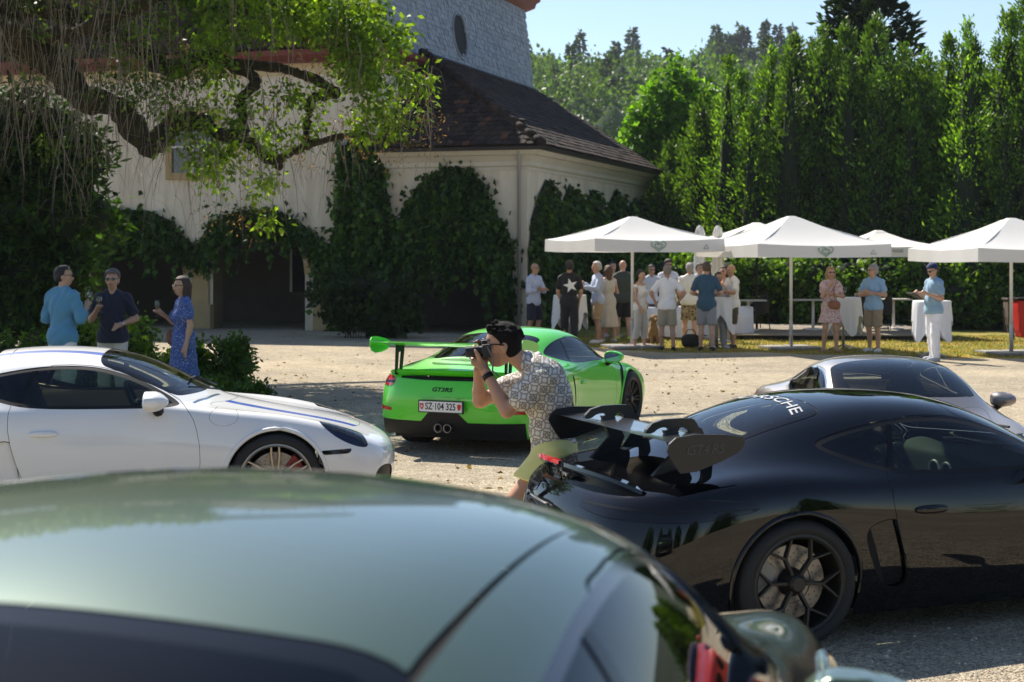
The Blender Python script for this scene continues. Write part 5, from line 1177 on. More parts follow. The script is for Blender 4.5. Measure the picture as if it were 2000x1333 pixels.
# ---------------------------------------------------------------- people
def solid(prims, h, k=.03, grow=0.0, post=None, fold=0.0):
    """smoothly merged tapered capsules and ellipsoids -> one continuous mesh"""
    B0 = []
    for p in prims:
        if p[0] == 'c': a, b = np.array(p[1], float), np.array(p[2], float); r = max(p[3], p[4])+grow; B0.append((np.minimum(a, b)-r, np.maximum(a, b)+r))
        else: c, r = np.array(p[1], float), max(p[2])+grow; B0.append((c-r, c+r))
    lo = np.min([b[0] for b in B0], 0)-2.5*h; hi = np.max([b[1] for b in B0], 0)+2.5*h
    n = np.ceil((hi-lo)/h).astype(int)+1; ax = [lo[i]+np.arange(n[i])*h for i in range(3)]; v = np.full(n, .5)
    for p, (b0, b1) in zip(prims, B0):
        m = k+2*h; s = [slice(max(int((b0[i]-m-lo[i])/h), 0), min(int((b1[i]+m-lo[i])/h)+2, n[i])) for i in range(3)]
        X, Y, Z = ax[0][s[0]][:, None, None], ax[1][s[1]][None, :, None], ax[2][s[2]][None, None, :]
        if p[0] == 'c':
            a, b = np.array(p[1], float), np.array(p[2], float); e = b-a; L = e@e+1e-9
            t = np.clip(((X-a[0])*e[0]+(Y-a[1])*e[1]+(Z-a[2])*e[2])/L, 0, 1)
            d = np.sqrt((X-a[0]-t*e[0])**2+(Y-a[1]-t*e[1])**2+(Z-a[2]-t*e[2])**2)-(p[3]+(p[4]-p[3])*t)-grow
        else:
            c = np.array(p[1], float); r = np.array(p[2], float)+grow; Q = np.array(p[3]).T if len(p) > 3 and p[3] is not None else np.eye(3)
            q = [Q[i][0]*(X-c[0])+Q[i][1]*(Y-c[1])+Q[i][2]*(Z-c[2]) for i in range(3)]
            k0 = np.sqrt(sum((q[i]/r[i])**2 for i in range(3))); k1 = np.sqrt(sum((q[i]/r[i]**2)**2 for i in range(3)))+1e-6; d = k0*(k0-1)/k1
        w = v[tuple(s)]; hh = np.maximum(k-np.abs(w-d), 0)/k; v[tuple(s)] = np.minimum(w, d)-hh*hh*k/4
    X, Y, Z = ax[0][:, None, None], ax[1][None, :, None], ax[2][None, None, :]
    if fold: v = v+fold*np.sin(19*Z+9*X+6*np.sin(11*Y+7*Z))*np.sin(13*Y+8*Z+5*X)
    if post is not None: v = np.maximum(v, post(X, Y, Z)+0*v)
    return isoval(v, lo, h)
def cloth(name, c, rough=.85):
    return mat(name, c, rough, noise=(7, tuple(x*.86 for x in c), .6), bump=(90, .12), sheen=.15)
def print_mat(name, base, cols, scale, thr=.42):
    """cloth with a small scattered print"""
    m, nt, out = newmat(name); p = node(nt, 'ShaderNodeBsdfPrincipled', Roughness=.85); tc = node(nt, 'ShaderNodeTexCoord')
    v = node(nt, 'ShaderNodeTexVoronoi', Scale=scale); nt.links.new(tc.outputs['Object'], v.inputs['Vector'])
    r = node(nt, 'ShaderNodeValToRGB'); r.color_ramp.interpolation = 'LINEAR'; r.color_ramp.elements[0].position = thr; r.color_ramp.elements[1].position = thr+.08
    r.color_ramp.elements[1].color = c4(base); nt.links.new(v.outputs['Distance'], r.inputs[0])
    s = node(nt, 'ShaderNodeSeparateColor'); nt.links.new(v.outputs['Color'], s.inputs[0]); r2 = node(nt, 'ShaderNodeValToRGB'); r2.color_ramp.interpolation = 'CONSTANT'
    r2.color_ramp.elements[0].color = c4(cols[0]); r2.color_ramp.elements[1].position = .55; r2.color_ramp.elements[1].color = c4(cols[1]); nt.links.new(s.outputs[0], r2.inputs[0])
    mx = node(nt, 'ShaderNodeMix', data_type='RGBA'); f = node(nt, 'ShaderNodeMath', operation='LESS_THAN', i1=thr); nt.links.new(v.outputs['Distance'], f.inputs[0])
    mx.inputs[6].default_value = c4(base); nt.links.new(f.outputs[0], mx.inputs[0]); nt.links.new(r2.outputs[0], mx.inputs[7]); nt.links.new(mx.outputs[2], p.inputs['Base Color']); nt.links.new(p.outputs[0], out.inputs[0])
    MATS[name] = m; return m
def ring_mat():
    """off-white shirt printed with interlocking rings and medallions"""
    m, nt, out = newmat('ring_print'); p = node(nt, 'ShaderNodeBsdfPrincipled', Roughness=.8); tc = node(nt, 'ShaderNodeTexCoord')
    mp_ = node(nt, 'ShaderNodeMapping'); mp_.inputs['Rotation'].default_value = (0, R(38), 0); mp_.inputs['Scale'].default_value = (12.5, 0.01, 12.5); nt.links.new(tc.outputs['Object'], mp_.inputs[0])
    def ring(off, radii):
        a = node(nt, 'ShaderNodeVectorMath', operation='ADD'); a.inputs[1].default_value = off; nt.links.new(mp_.outputs[0], a.inputs[0])
        f = node(nt, 'ShaderNodeVectorMath', operation='FRACTION'); nt.links.new(a.outputs[0], f.inputs[0])
        s = node(nt, 'ShaderNodeVectorMath', operation='SUBTRACT'); s.inputs[1].default_value = (.5, 0, .5); nt.links.new(f.outputs[0], s.inputs[0])
        q = node(nt, 'ShaderNodeSeparateXYZ'); nt.links.new(s.outputs[0], q.inputs[0]); cb = node(nt, 'ShaderNodeCombineXYZ'); nt.links.new(q.outputs[0], cb.inputs[0]); nt.links.new(q.outputs[2], cb.inputs[2])
        L = node(nt, 'ShaderNodeVectorMath', operation='LENGTH'); nt.links.new(cb.outputs[0], L.inputs[0]); acc = None
        for (r0, w) in radii:
            d = node(nt, 'ShaderNodeMath', operation='SUBTRACT', i1=r0); nt.links.new(L.outputs['Value'], d.inputs[0]); ab = node(nt, 'ShaderNodeMath', operation='ABSOLUTE'); nt.links.new(d.outputs[0], ab.inputs[0])
            lt = node(nt, 'ShaderNodeMath', operation='LESS_THAN', i1=w); nt.links.new(ab.outputs[0], lt.inputs[0])
            if acc is None: acc = lt
            else: mx = node(nt, 'ShaderNodeMath', operation='MAXIMUM'); nt.links.new(acc.outputs[0], mx.inputs[0]); nt.links.new(lt.outputs[0], mx.inputs[1]); acc = mx
        return acc
    A = ring((0, 0, 0), [(.5, .035), (.27, .03), (.12, .06)]); C = ring((.5, 0, .5), [(.5, .035), (.2, .03)])
    mx = node(nt, 'ShaderNodeMath', operation='MAXIMUM'); nt.links.new(A.outputs[0], mx.inputs[0]); nt.links.new(C.outputs[0], mx.inputs[1])
    cm = node(nt, 'ShaderNodeMix', data_type='RGBA'); cm.inputs[6].default_value = (.66, .63, .58, 1); cm.inputs[7].default_value = (.27, .235, .19, 1); nt.links.new(mx.outputs[0], cm.inputs[0]); nt.links.new(cm.outputs[2], p.inputs['Base Color'])
    nt.links.new(p.outputs[0], out.inputs[0]); MATS['ring_print'] = m; return m
def skin(name, c):
    m = mat(name, c, .5, attr=True); p = [n for n in m.node_tree.nodes if n.type == 'BSDF_PRINCIPLED'][0]
    p.inputs['Subsurface Weight'].default_value = .12; p.inputs['Subsurface Radius'].default_value = (.02, .008, .004); p.inputs['Subsurface Scale'].default_value = .5; return m
SKIN = skin('skin', (.5, .3, .2))
M_LENS = mat('sunglass_lens', (.006, .005, .005), .08, coat=1)
M_GLASSWARE = glassmat('wine_glass', (.94, .96, .97), .0, 1.0, 1.45)
ARM = {'down': ((-.03, .05, -.28), (.03, .055, -.53)), 'crossed': ((.05, .09, -.26), (.20, -.20, -.19)), 'crossed2': ((.07, .09, -.26), (.23, -.20, -.23)), 'glass': ((.02, .08, -.27), (.24, -.02, -.13)), 'chin': ((.10, .03, -.26), (.16, -.12, -.02)),
       'hip': ((-.09, .17, -.21), (.03, .07, -.40)), 'reach': ((.10, .08, -.24), (.33, .0, -.20)), 'tablet': ((.0, .06, -.28), (.24, -.05, -.19)), 'pocket': ((-.08, .12, -.26), (.02, .06, -.47)), 'back': ((-.10, .10, -.26), (-.15, -.10, -.42)), 'belly': ((-.01, .11, -.26), (.17, -.06, -.33)), 'low': ((.0, .06, -.28), (.12, .0, -.50))}
def rot(yaw, pitch=0, roll=0): return np.array(Matrix.Rotation(R(yaw), 3, 'Z') @ Matrix.Rotation(R(pitch), 3, 'Y') @ Matrix.Rotation(R(roll), 3, 'X'))
def head_prims(c, M, s=1.0, face=True):
    f = lambda p: np.array(c)+M@(np.array(p)*s); P = [('e', f((0, 0, .03)), (.098*s, .077*s, .092*s), M), ('e', f((.028, 0, -.035)), (.070*s, .060*s, .080*s), M), ('e', f((.045, 0, -.088)), (.036*s, .036*s, .028*s), M)]
    if face:
        P += [('c', f((.088, 0, .012)), f((.112, 0, -.028)), .010*s, .015*s), ('c', f((.083, -.03, .022)), f((.083, .03, .022)), .014*s, .014*s), ('c', f((.083, -.014, -.062)), f((.083, .014, -.062)), .012*s, .012*s)]
        for y in (-1, 1): P += [('e', f((-.005, y*.078, -.005)), (.022*s, .010*s, .034*s), M), ('e', f((.070, y*.040, -.018)), (.026*s, .026*s, .026*s), M)]
    return P
def person(label, x, y, face, H=1.78, arms=('down', 'down'), top=('tee', (.5, .5, .5)), bottom=('trousers', (.1, .1, .1)), hair=('short', (.03, .02, .015)), skinc=(.50, .29, .19), head=(0, 0), shoes=(.5, .5, .5), glasses=None, fem=False, belly=0.0, h=.021, group=None, step=.06, cap=None, twist=0, lean=0, stance=.10, z0=None):
    o = empty('person', (x, y, float(gh(x, y)) if z0 is None else z0), R(face-90), label, 'person', group)
    s = H/1.78; S = lambda p: np.array(p, float)*s; w = .90 if fem else 1.0; Tw = rot(twist, lean)
    pv = np.array([0, 0, .97]); T = lambda p: S(pv+Tw@(np.array(p, float)-pv))
    tor = [('e', S((-.01, 0, .955)), S((.118, .168 if fem else .158, .135))), ('e', T((.012+belly*.5, 0, 1.10)), S((.102+belly, .140*w+belly*.4, .17))), ('e', T((0, 0, 1.29)), S((.118, .168*w, .20)), Tw), ('c', T((0, .13*w, 1.42)), T((0, -.13*w, 1.42)), .064*s, .064*s), ('c', T((-.01, .04, 1.50)), T((-.005, .165*w, 1.435)), .045*s, .05*s), ('c', T((-.01, -.04, 1.50)), T((-.005, -.165*w, 1.435)), .045*s, .05*s)]
    if fem: tor += [('e', T((.085, .07, 1.27)), S((.07, .07, .075))), ('e', T((.085, -.07, 1.27)), S((.07, .07, .075)))]
    neck = [('c', T((-.005, 0, 1.45)), T((.015, 0, 1.58)), .058*s*(.85 if fem else 1), .05*s*(.85 if fem else 1))]
    hm = Tw@rot(head[0], head[1]); hc = T((.02, 0, 1.665)); hd = head_prims(hc, hm, s*.98, True)
    legs, feet, legd = [], [], []
    for sd in (1, -1):
        st = step*sd; hip = S((0, sd*.088, .93)); kn = S((.02+st*.5, sd*(.092+stance*.15), .50)); an = S((st-.02, sd*(.09+stance*.3), .075)); cf = kn*.62+an*.38+S((-.022, 0, 0)); toe = an+S((.165, sd*.03, -.04))
        legs += [('c', hip, kn, .088*s, .058*s), ('c', kn, cf, .054*s, .054*s), ('c', cf, an, .054*s, .036*s)]; feet += [('c', an+S((-.03, 0, -.03)), toe, .043*s, .036*s)]; legd.append((hip, kn, an))
    am, armd = [], []
    for sd, ps in ((1, arms[0]), (-1, arms[1])):
        e, wr = ARM[ps] if isinstance(ps, str) else ps; sh = T((0, sd*.182*w, 1.43)); fl = np.array([1, sd, 1]); el = sh+Tw@(np.array(e)*fl)*s; wp = sh+Tw@(np.array(wr)*fl)*s
        d = (wp-el)/np.linalg.norm(wp-el); tip = wp+d*.10*s; side = np.cross(d, [0, 0, 1.0]); side = side/(np.linalg.norm(side)+1e-6)
        upv = np.cross(side, d)
        am += [('c', sh, el, .050*s*w, .040*s*w), ('c', el, el*.7+wp*.3, .041*s*w, .041*s*w), ('c', el*.7+wp*.3, wp, .041*s*w, .026*s*w), ('c', wp, wp+d*.075*s, .030*s, .032*s)]
        for q in range(4): am.append(('c', wp+d*.07*s+side*(q-1.5)*.017*s, wp+d*(.155-.012*abs(q-1.2))*s+side*(q-1.5)*.018*s-upv*.03*s, .0105*s, .008*s))
        am.append(('c', wp+d*.03*s, wp+d*.09*s+upv*.045*s, .013*s, .010*s)); armd.append((sh, el, wp, tip))
    V, Fq = solid(tor+neck+hd+legs+feet+am, h, .028)
    # tint: lips, eyes and stubble on the face only
    q = (V-hc)@hm/s; tn = np.tile(np.array(skinc), (len(V), 1)); fr = q[:, 0] > .05
    tn[fr & (np.abs(q[:, 2]+.062) < .011) & (np.abs(q[:, 1]) < .026)] *= (.75, .5, .5)
    if not glasses: tn[fr & (np.abs(q[:, 2]-.005) < .013) & (np.abs(np.abs(q[:, 1])-.032) < .017)] *= .25
    mk('body', V, Fq, SKIN, o, True, tn)
    kind, col = top[0], top[1]; cm = col if not isinstance(col, tuple) else cloth('cloth_%02x%02x%02x' % tuple(int(c*255) for c in col), col)
    sl = {'tee': .68, 'polo': .62, 'sleeveless': .0, 'shirt': 2.0, 'rolled': 1.45, 'dress': .55, 'sundress': 0}[kind]; pr = list(tor)+[('e', S((-.005+belly*.4, 0, .93)), S((.125+belly*.8, .192, .17)))]
    for sh, el, wp, tip in armd:
        if sl > 0: pr.append(('c', sh, sh+(el-sh)*min(sl, 1), .049*s*w, .055*s*w))
        if sl > 1: pr.append(('c', el, el+(wp-el)*min(sl-1, .95), .048*s, .042*s))
    bt, bc = bottom; hem = {'tee': .86, 'polo': .86, 'sleeveless': .84, 'shirt': .84, 'rolled': .84, 'dress': .5, 'sundress': .4}[kind]
    if len(top) > 2: hem = top[2]
    if kind in ('dress', 'sundress'):
        for i in range(10):
            a = i*2*PI/10; pr.append(('c', S((.05*math.cos(a), .06*math.sin(a), 1.02)), S((.17*math.cos(a)*(1+.15*math.sin(3*a)), .19*math.sin(a), hem-.02)), .075*s, .055*s))
    post = lambda X, Y, Z: np.maximum(hem*s-Z, (1.47 if sl == 0 else 1.62)*-s+Z+(.6*np.clip(X-.01, 0, .2) if fem else 0))
    V, Fq = solid(pr, h, .03, .013, post, .009); mk('dress' if 'dress' in kind else 'shirt', V, Fq, cm, o)
    if bt:
        bm = bc if not isinstance(bc, tuple) else cloth('cloth_%02x%02x%02x' % tuple(int(c*255) for c in bc), bc); lp_ = [tor[0]]
        for hip, kn, an in legd:
            if bt == 'shorts': lp_ += [('c', hip, hip+(kn-hip)*.90, .095*s, .088*s)]; cut = .50*s+.02
            else: lp_ += [('c', hip, kn, .095*s, .074*s), ('c', kn, an+S((0, 0, .02)), .072*s, .062*s)]; cut = .07*s if bt == 'trousers' else .22*s
        if bt == 'skirt': cut = bottom[2] if len(bottom) > 2 else .45*s
        V, Fq = solid(lp_, h, .03, .012, lambda X, Y, Z: np.maximum(cut-Z, Z-.98*s), .006); mk(bt, V, Fq, bm, o)
    sc = cloth('shoe_%02x%02x%02x' % tuple(int(c*255) for c in shoes), shoes)
    for i, f in enumerate(feet): V, Fq = solid([f, ('e', (f[1]+f[2])/2-S((0, 0, .012)), S((.125, .045, .03)))], h*.8, .02, .010, lambda X, Y, Z: .004-Z); mk('shoe', V, Fq, sc, o)
    hk, hcol = hair
    if hk != 'bald':
        f = lambda p: hc+hm@(np.array(p)*s); hp = [('e', f((-.008, 0, .045)), S((.104, .086, .092)), hm), ('e', f((-.045, 0, .0)), S((.068, .080, .085)), hm)]
        if hk == 'long': hp += [('c', f((-.06, 0, 0)), f((-.065, 0, -.20)), .075*s, .055*s), ('c', f((-.01, .07, 0)), f((.02, .085, -.22)), .035*s, .022*s), ('c', f((-.01, -.07, 0)), f((.02, -.085, -.22)), .035*s, .022*s)]
        if hk == 'bob': hp += [('e', f((-.035, 0, -.05)), S((.08, .09, .09)), hm)]
        if hk == 'curly': hp += [('e', f((-.01, 0, .075)), S((.10, .09, .075)), hm), ('e', f((.05, 0, .10)), S((.055, .07, .04)), hm)]
        Mi = hm.T
        def hpost(X, Y, Z):
            q = [Mi[i][0]*(X-hc[0])+Mi[i][1]*(Y-hc[1])+Mi[i][2]*(Z-hc[2]) for i in range(3)]
            face_ = np.minimum(np.minimum(q[0]/s-.012-.25*np.clip(q[2]/s-.02, 0, 1), .082-q[2]/s), 1); ear = -1
            return np.maximum(face_, -.30-q[2]/s) if hk in ('long', 'bob') else np.maximum(face_, -.065-q[2]/s)
        V, Fq = solid(hp, h*.75, .02, .004, hpost, .004); mk('hair', V, Fq, mat('hair_%02x%02x%02x' % tuple(int(c*255) for c in hcol), hcol, .6, bump=(120, .6)), o)
    if glasses:
        g = MB()
        for sd in (1, -1): g.lathe([(0, .006), (.024, .004), (.027, 0), (.024, -.004), (0, -.004)], 12, (0, 0, 0), 'x'); g.V[-1] = g.V[-1]*np.array([1, 1.05, .82])+np.array([.106, sd*.034, .010])
        for sd in (1, -1): g.tube([(.106, sd*.06, .016), (.04, sd*.082, .016), (-.01, sd*.084, .010)], .004, 5)
        g.tube([(.108, -.01, .016), (.108, .01, .016)], .004, 5); X = np.eye(4); X[:3, :3] = hm*s; X[:3, 3] = hc; g.build('sunglasses', M_LENS, o, xf=X)
    if cap:
        f = lambda p: hc+hm@(np.array(p)*s)
        V, Fq = solid([('e', f((-.005, 0, .055)), S((.108, .090, .085)), hm), ('e', f((.115, 0, .052)), S((.075, .072, .012)), hm)], h*.7, .012, .004, lambda X, Y, Z: (hc[2]+.030*s)-Z+.15*(X-hc[0])*0); mk('cap', V, Fq, cloth('cap_blue', cap), o)
    o['_j'] = 0; del o['_j']
    return o, dict(arms=armd, head=hc, hm=hm, s=s, H=H)
def world_of(o, p): return Matrix.Translation(o.location) @ Matrix.Rotation(o.rotation_euler.z, 4, 'Z') @ Vector(p)
def wine_glass(p, label, tilt=0):
    g = MB(); g.lathe([(.033, 0), (.034, .003), (.006, .008), (.0045, .02), (.0045, .09), (.012, .10), (.034, .125), (.040, .155), (.036, .19), (.033, .215), (.032, .215), (.035, .19), (.038, .155), (.032, .127), (.01, .105), (0, .104)], 18)
    o = g.build('wine_glass', M_GLASSWARE, smooth=True); o.location = p; tag(o, label, 'glass'); w = MB(); w.lathe([(0, .106), (.012, .107), (.030, .128), (.035, .142), (0, .142)], 14); w.build('wine', glassmat('white_wine', (.85, .80, .45)), o, smooth=True); return o
def feet(x, yf): p = GP(x, yf); return p.x, p.y
NAVY = (.010, .014, .035); WHT = (.88, .88, .90); KHA = (.33, .26, .16)
# three on the left
Lp = lambda x, D: ((x-1000)*D/F, D)
o, J = person('man in light blue shirt and white trousers, back to the camera, holding a glass', *Lp(122, 19.6), 155, 1.86, ('glass', 'glass'), ('rolled', (.10, .29, .45)), ('trousers', (.74, .74, .72)), ('short', (.012, .010, .010)), head=(-55, 0), glasses=True, h=.013, belly=.02)
wine_glass(world_of(o, J['arms'][1][3])-Vector((0, 0, .08)), 'wine glass held by the man in light blue shirt on the left')
o, J = person('man in navy T-shirt and sunglasses facing the camera with a wine glass', *Lp(220, 20.3), 8, 1.80, ('belly', 'glass'), ('tee', NAVY), ('trousers', (.66, .63, .56)), ('curly', (.10, .095, .09)), head=(-8, 0), glasses=True, h=.013, belly=.03)
wine_glass(world_of(o, J['arms'][1][3])-Vector((0, 0, .09)), 'wine glass held by the man in navy T-shirt')
wa = MB(); a = J['arms'][0]; d = (a[2]-a[1])/np.linalg.norm(a[2]-a[1]); wa.tube([a[2]-d*.03, a[2]-d*.008], .034, 12); wa.build('watch', M_CHROME, o)
FLOR = print_mat('blue_floral_print', (.055, .10, .30), ((.40, .43, .52), (.22, .28, .48)), 48, .32)
o, J = person('woman in long blue floral dress and sunglasses turned to the left with a glass', *Lp(358, 19.9), -62, 1.72, ('down', 'glass'), ('dress', FLOR, .18), (None, None), ('long', (.045, .022, .014)), head=(2, 0), glasses=True, fem=True, h=.013, shoes=(.3, .2, .1))
wine_glass(world_of(o, J['arms'][1][3])-Vector((0, 0, .08)), 'wine glass held by the woman in the blue dress')
bg_ = MB(); bg_.add(*isomesh(lambda P: (np.abs(P/np.array([.13, .05, .11]))**2.8).sum(1)-1, (-.16, -.08, -.14), (.16, .08, .14), .018)); bo = bg_.build('shoulder_bag', mat('tan_leather', (.22, .09, .04), .55), smooth=True); p_ = world_of(o, (.02, -.26, .95)); bo.location = p_; bo.rotation_euler = (0, 0, R(30)); tag(bo, 'brown leather shoulder bag hanging beside the woman in blue', 'bag')
# group under the first parasol
GR = 'guests at the standing tables'
per = [
 ('bald man in pale blue shirt and navy shorts with folded arms, leftmost of the guests', 1043, 35.2, 50, 1.80, ('crossed', 'crossed2'), ('rolled', (.52, .58, .72)), ('shorts', NAVY), ('bald', None), dict(glasses=True)),
 ('man in black T-shirt with white star and black trousers, seen from behind', 1112, 34.0, 172, 1.86, ('low', 'low'), ('tee', (.008, .008, .009)), ('trousers', (.010, .010, .012)), ('short', (.015, .012, .010)), dict(belly=.02)),
 ('grey-haired man in pale blue shirt and khaki shorts facing left', 1167, GD(672), -75, 1.83, ('reach', 'glass'), ('shirt', (.45, .51, .66)), ('shorts', (.42, .30, .16)), ('short', (.45, .43, .40)), dict(shoes=(.7, .7, .7))),
 ('woman with long brown hair in cream dress behind the grey-haired man', 1188, 35.6, 200, 1.74, ('down', 'glass'), ('sundress', (.62, .56, .46), .35), (None, None), ('long', (.10, .045, .02)), dict(fem=True)),
 ('dark-haired man in black half hidden behind the cream dress', 1196, 37.6, 10, 1.82, ('glass', 'down'), ('tee', (.02, .02, .022)), ('shorts', (.16, .14, .12)), ('short', (.015, .012, .01)), {}),
 ('bald man in dark green sweater and black shorts, seen from behind', 1217, 36.4, 190, 1.86, ('belly', 'down'), ('shirt', (.045, .060, .050)), ('shorts', (.008, .008, .009)), ('bald', None), dict(shoes=(.55, .7, .05))),
 ('woman in white sleeveless top and white trousers, dark hair pinned up', 1250, GD(681), 55, 1.66, ('hip', 'low'), ('sleeveless', (.88, .87, .85), .78), ('crop', (.60, .57, .52)), ('short', (.015, .010, .010)), dict(fem=True, shoes=(.5, .35, .25))),
 ('man with glasses in pale shirt behind the white top woman', 1272, 37.2, 10, 1.74, ('glass', 'down'), ('shirt', (.62, .66, .74)), ('trousers', (.1, .1, .12)), ('short', (.03, .025, .02)), dict(glasses=True)),
 ('man in white T-shirt and khaki cargo shorts, hands on hips, seen from behind', 1303, GD(685), 182, 1.76, ('hip', 'hip'), ('tee', WHT), ('shorts', (.36, .32, .24)), ('short', (.22, .19, .16)), dict(shoes=(.01, .01, .012), belly=.04)),
 ('man with dark curly hair half hidden behind the white T-shirt man', 1305, 37.4, 5, 1.86, ('glass', 'glass'), ('tee', (.66, .66, .70)), ('trousers', (.1, .1, .1)), ('curly', (.012, .010, .009)), dict(glasses=True)),
 ('grey-haired man in white T-shirt with orange print and patterned shorts', 1347, 35.0, 168, 1.80, ('low', 'belly'), ('tee', (.86, .84, .80)), ('shorts', print_mat('camo_print', (.30, .23, .14), ((.10, .08, .05), (.42, .34, .22)), 16, .5)), ('short', (.36, .34, .32)), {}),
 ('man in pale shirt partly hidden behind the blue shirt man', 1366, 36.8, 20, 1.78, ('glass', 'down'), ('shirt', (.60, .64, .70)), ('trousers', (.2, .2, .22)), ('short', (.02, .016, .012)), {}),
 ('man in dark blue short-sleeved shirt and grey shorts, seen from behind', 1380, GD(686), 170, 1.84, ('belly', 'belly'), ('tee', (.035, .095, .155), .80), ('shorts', (.30, .30, .31)), ('short', (.10, .065, .045)), dict(shoes=(.012, .012, .014), belly=.03)),
 ('smiling dark-haired woman between the blue shirt and the bald man', 1403, 33.2, 20, 1.62, ('glass', 'down'), ('sleeveless', (.50, .48, .46)), ('trousers', (.3, .3, .3)), ('short', (.02, .012, .012)), dict(fem=True)),
 ('woman in orange top half hidden behind the bald man', 1414, 35.5, -30, 1.72, ('down', 'glass'), ('sleeveless', (.62, .20, .06)), ('trousers', (.3, .28, .26)), ('bob', (.05, .022, .015)), dict(fem=True)),
 ('bald stout man in white T-shirt and olive shorts reaching to the left', 1430, GD(681), -70, 1.78, ('reach', 'reach'), ('tee', (.88, .86, .83), .80), ('shorts', (.085, .068, .03)), ('bald', None), dict(shoes=(.02, .02, .02), belly=.07)),
]
GJ = {}
for lab, x, D, fc_, H_, arms_, top_, bot_, hair_, kw in per:
    GJ[x] = person(lab, (x-1000)*D/F, D, fc_, H_, arms_, top_, bot_, hair_, group=GR, h=.023, skinc=(.46, .26, .17) if rng.random() < .5 else (.54, .32, .22), **kw)
o, J = GJ[1112]; st = MB(); pts = [((.165 if i % 2 == 0 else .066)*math.cos(PI/2+.25+i*PI/5), (.165 if i % 2 == 0 else .066)*math.sin(PI/2+.25+i*PI/5)) for i in range(10)]
V_ = np.array([(-.142-.0*abs(a), -a-.04, 1.33+b) for a, b in pts]); V_[:, 0] = -.152+.8*np.maximum(np.abs(V_[:, 1])-.03, 0)**2
st.add(np.r_[V_, V_+np.array([.012, 0, 0]), [[-.155, -.04, 1.33]]], [[i, (i+1) % 10, 20] for i in range(10)]+[[i, 10+i, 10+(i+1) % 10, (i+1) % 10] for i in range(10)]); st.build('star_print', mat('white_print', (.78, .78, .76), .7), o)
# three on the right
o, J = person('woman in pink floral dress with long blond hair, hand at her chin', *feet(1622, 689), 2, 1.74, ('crossed', 'chin'), ('dress', print_mat('pink_floral_print', (.62, .45, .42), ((.30, .10, .12), (.42, .26, .10)), 24, .36), .62), (None, None), ('long', (.36, .22, .10)), head=(4, 0), glasses=True, fem=True, h=.018, shoes=(.35, .2, .12), group='guests on the lawn edge')
hb = MB(); hb.add(*isomesh(lambda P: (np.abs(P/np.array([.125, .05, .09]))**2.8).sum(1)-1, (-.15, -.08, -.12), (.15, .08, .12), .018)); hbo = hb.build('handbag', mat('cognac_leather', (.24, .085, .03), .5), smooth=True); hbo.location = world_of(o, (.215, .03, .98)); hbo.rotation_euler = (0, R(6), 0); tag(hbo, 'brown handbag worn in front by the woman in pink floral dress', 'bag')
sp_ = MB(); sp_.tube([(0, -.02, .08), (-.03, .05, .30), (.02, .12, .50)], .008, 5); sp_.build('strap', MATS['cognac_leather'], hbo)
person('grey-haired man in light blue polo shirt and khaki shorts with crossed arms', *feet(1706, 689), -38, 1.79, ('crossed', 'crossed2'), ('polo', (.28, .44, .60)), ('shorts', (.30, .23, .15)), ('short', (.30, .29, .28)), head=(-38, 0), glasses=True, h=.018, shoes=(.6, .6, .62), belly=.02, group='guests on the lawn edge')
o, J = person('man in navy cap, light blue polo shirt and white trousers reading a tablet', *feet(1824, 706), -70, 1.83, ('tablet', 'tablet'), ('polo', (.27, .43, .56)), ('trousers', (.88, .88, .92)), ('short', (.05, .03, .02)), head=(6, 22), glasses=True, cap=(.012, .025, .10), h=.018, shoes=(.45, .47, .5), belly=.03, group='guests on the lawn edge')
tb_ = MB(); tb_.box((0, 0, 0), (.26, .19, .012)); tbo = tb_.build('tablet', mat('grey_tablet', (.06, .06, .065), .4), bevel=.004); tbo.location = world_of(o, (.42, 0, 1.235)); tbo.rotation_euler = (R(0), R(24), o.rotation_euler.z+PI); tag(tbo, 'dark grey tablet held by the man in the navy cap', 'tablet')
# ---- the man with the camera, bent forward, near the black car
DP = 9.72
ph = empty('person', (.27, DP, 0), 0, 'dark-haired man in patterned shirt and yellow shorts bending to take a photograph', 'person'); PO = np.array(ph.location)
def q(x, y, d=0): return np.array(PX(x, y, DP+d))-PO
fw = np.array([-1.0, 0, -.08]); fw /= np.linalg.norm(fw); lf = np.array([0, -1.0, 0]); up_ = np.cross(fw, lf); HM = np.stack([fw, lf, up_], 1)     # head axes: forward = picture left
hc = q(982, 677); HD = head_prims(hc, HM, 1.06)
tor = [('e', q(1083, 884), (.135, .165, .135), None), ('e', q(1076, 838), (.125, .150, .15), None), ('e', q(1068, 775), (.145, .175, .17), rot(0, -18)), ('e', q(1062, 735), (.115, .165, .10), None), ('c', q(1052, 722, -.13), q(1045, 726, .13), .075, .07)]
neck = [('c', q(1040, 722), q(1000, 690), .066, .056)]
LS, LE, LW = q(1062, 738, -.185), q(990, 803, -.17), q(950, 729, -.055)
RS, RE, RW = q(1040, 740, .19), q(937, 784, .13), q(934, 724, .075)
arms = [('c', LS, LE*.45+LS*.55, .060, .052), ('c', LE*.45+LS*.55, LE, .054, .042), ('c', LE, LE*.68+LW*.32, .044, .044), ('c', LE*.68+LW*.32, LW, .044, .028), ('c', RS, RE, .058, .042), ('c', RE, RE*.7+RW*.3, .044, .043), ('c', RE*.7+RW*.3, RW, .042, .027)]
cc = q(938, 686, -.02)      # middle of the camera
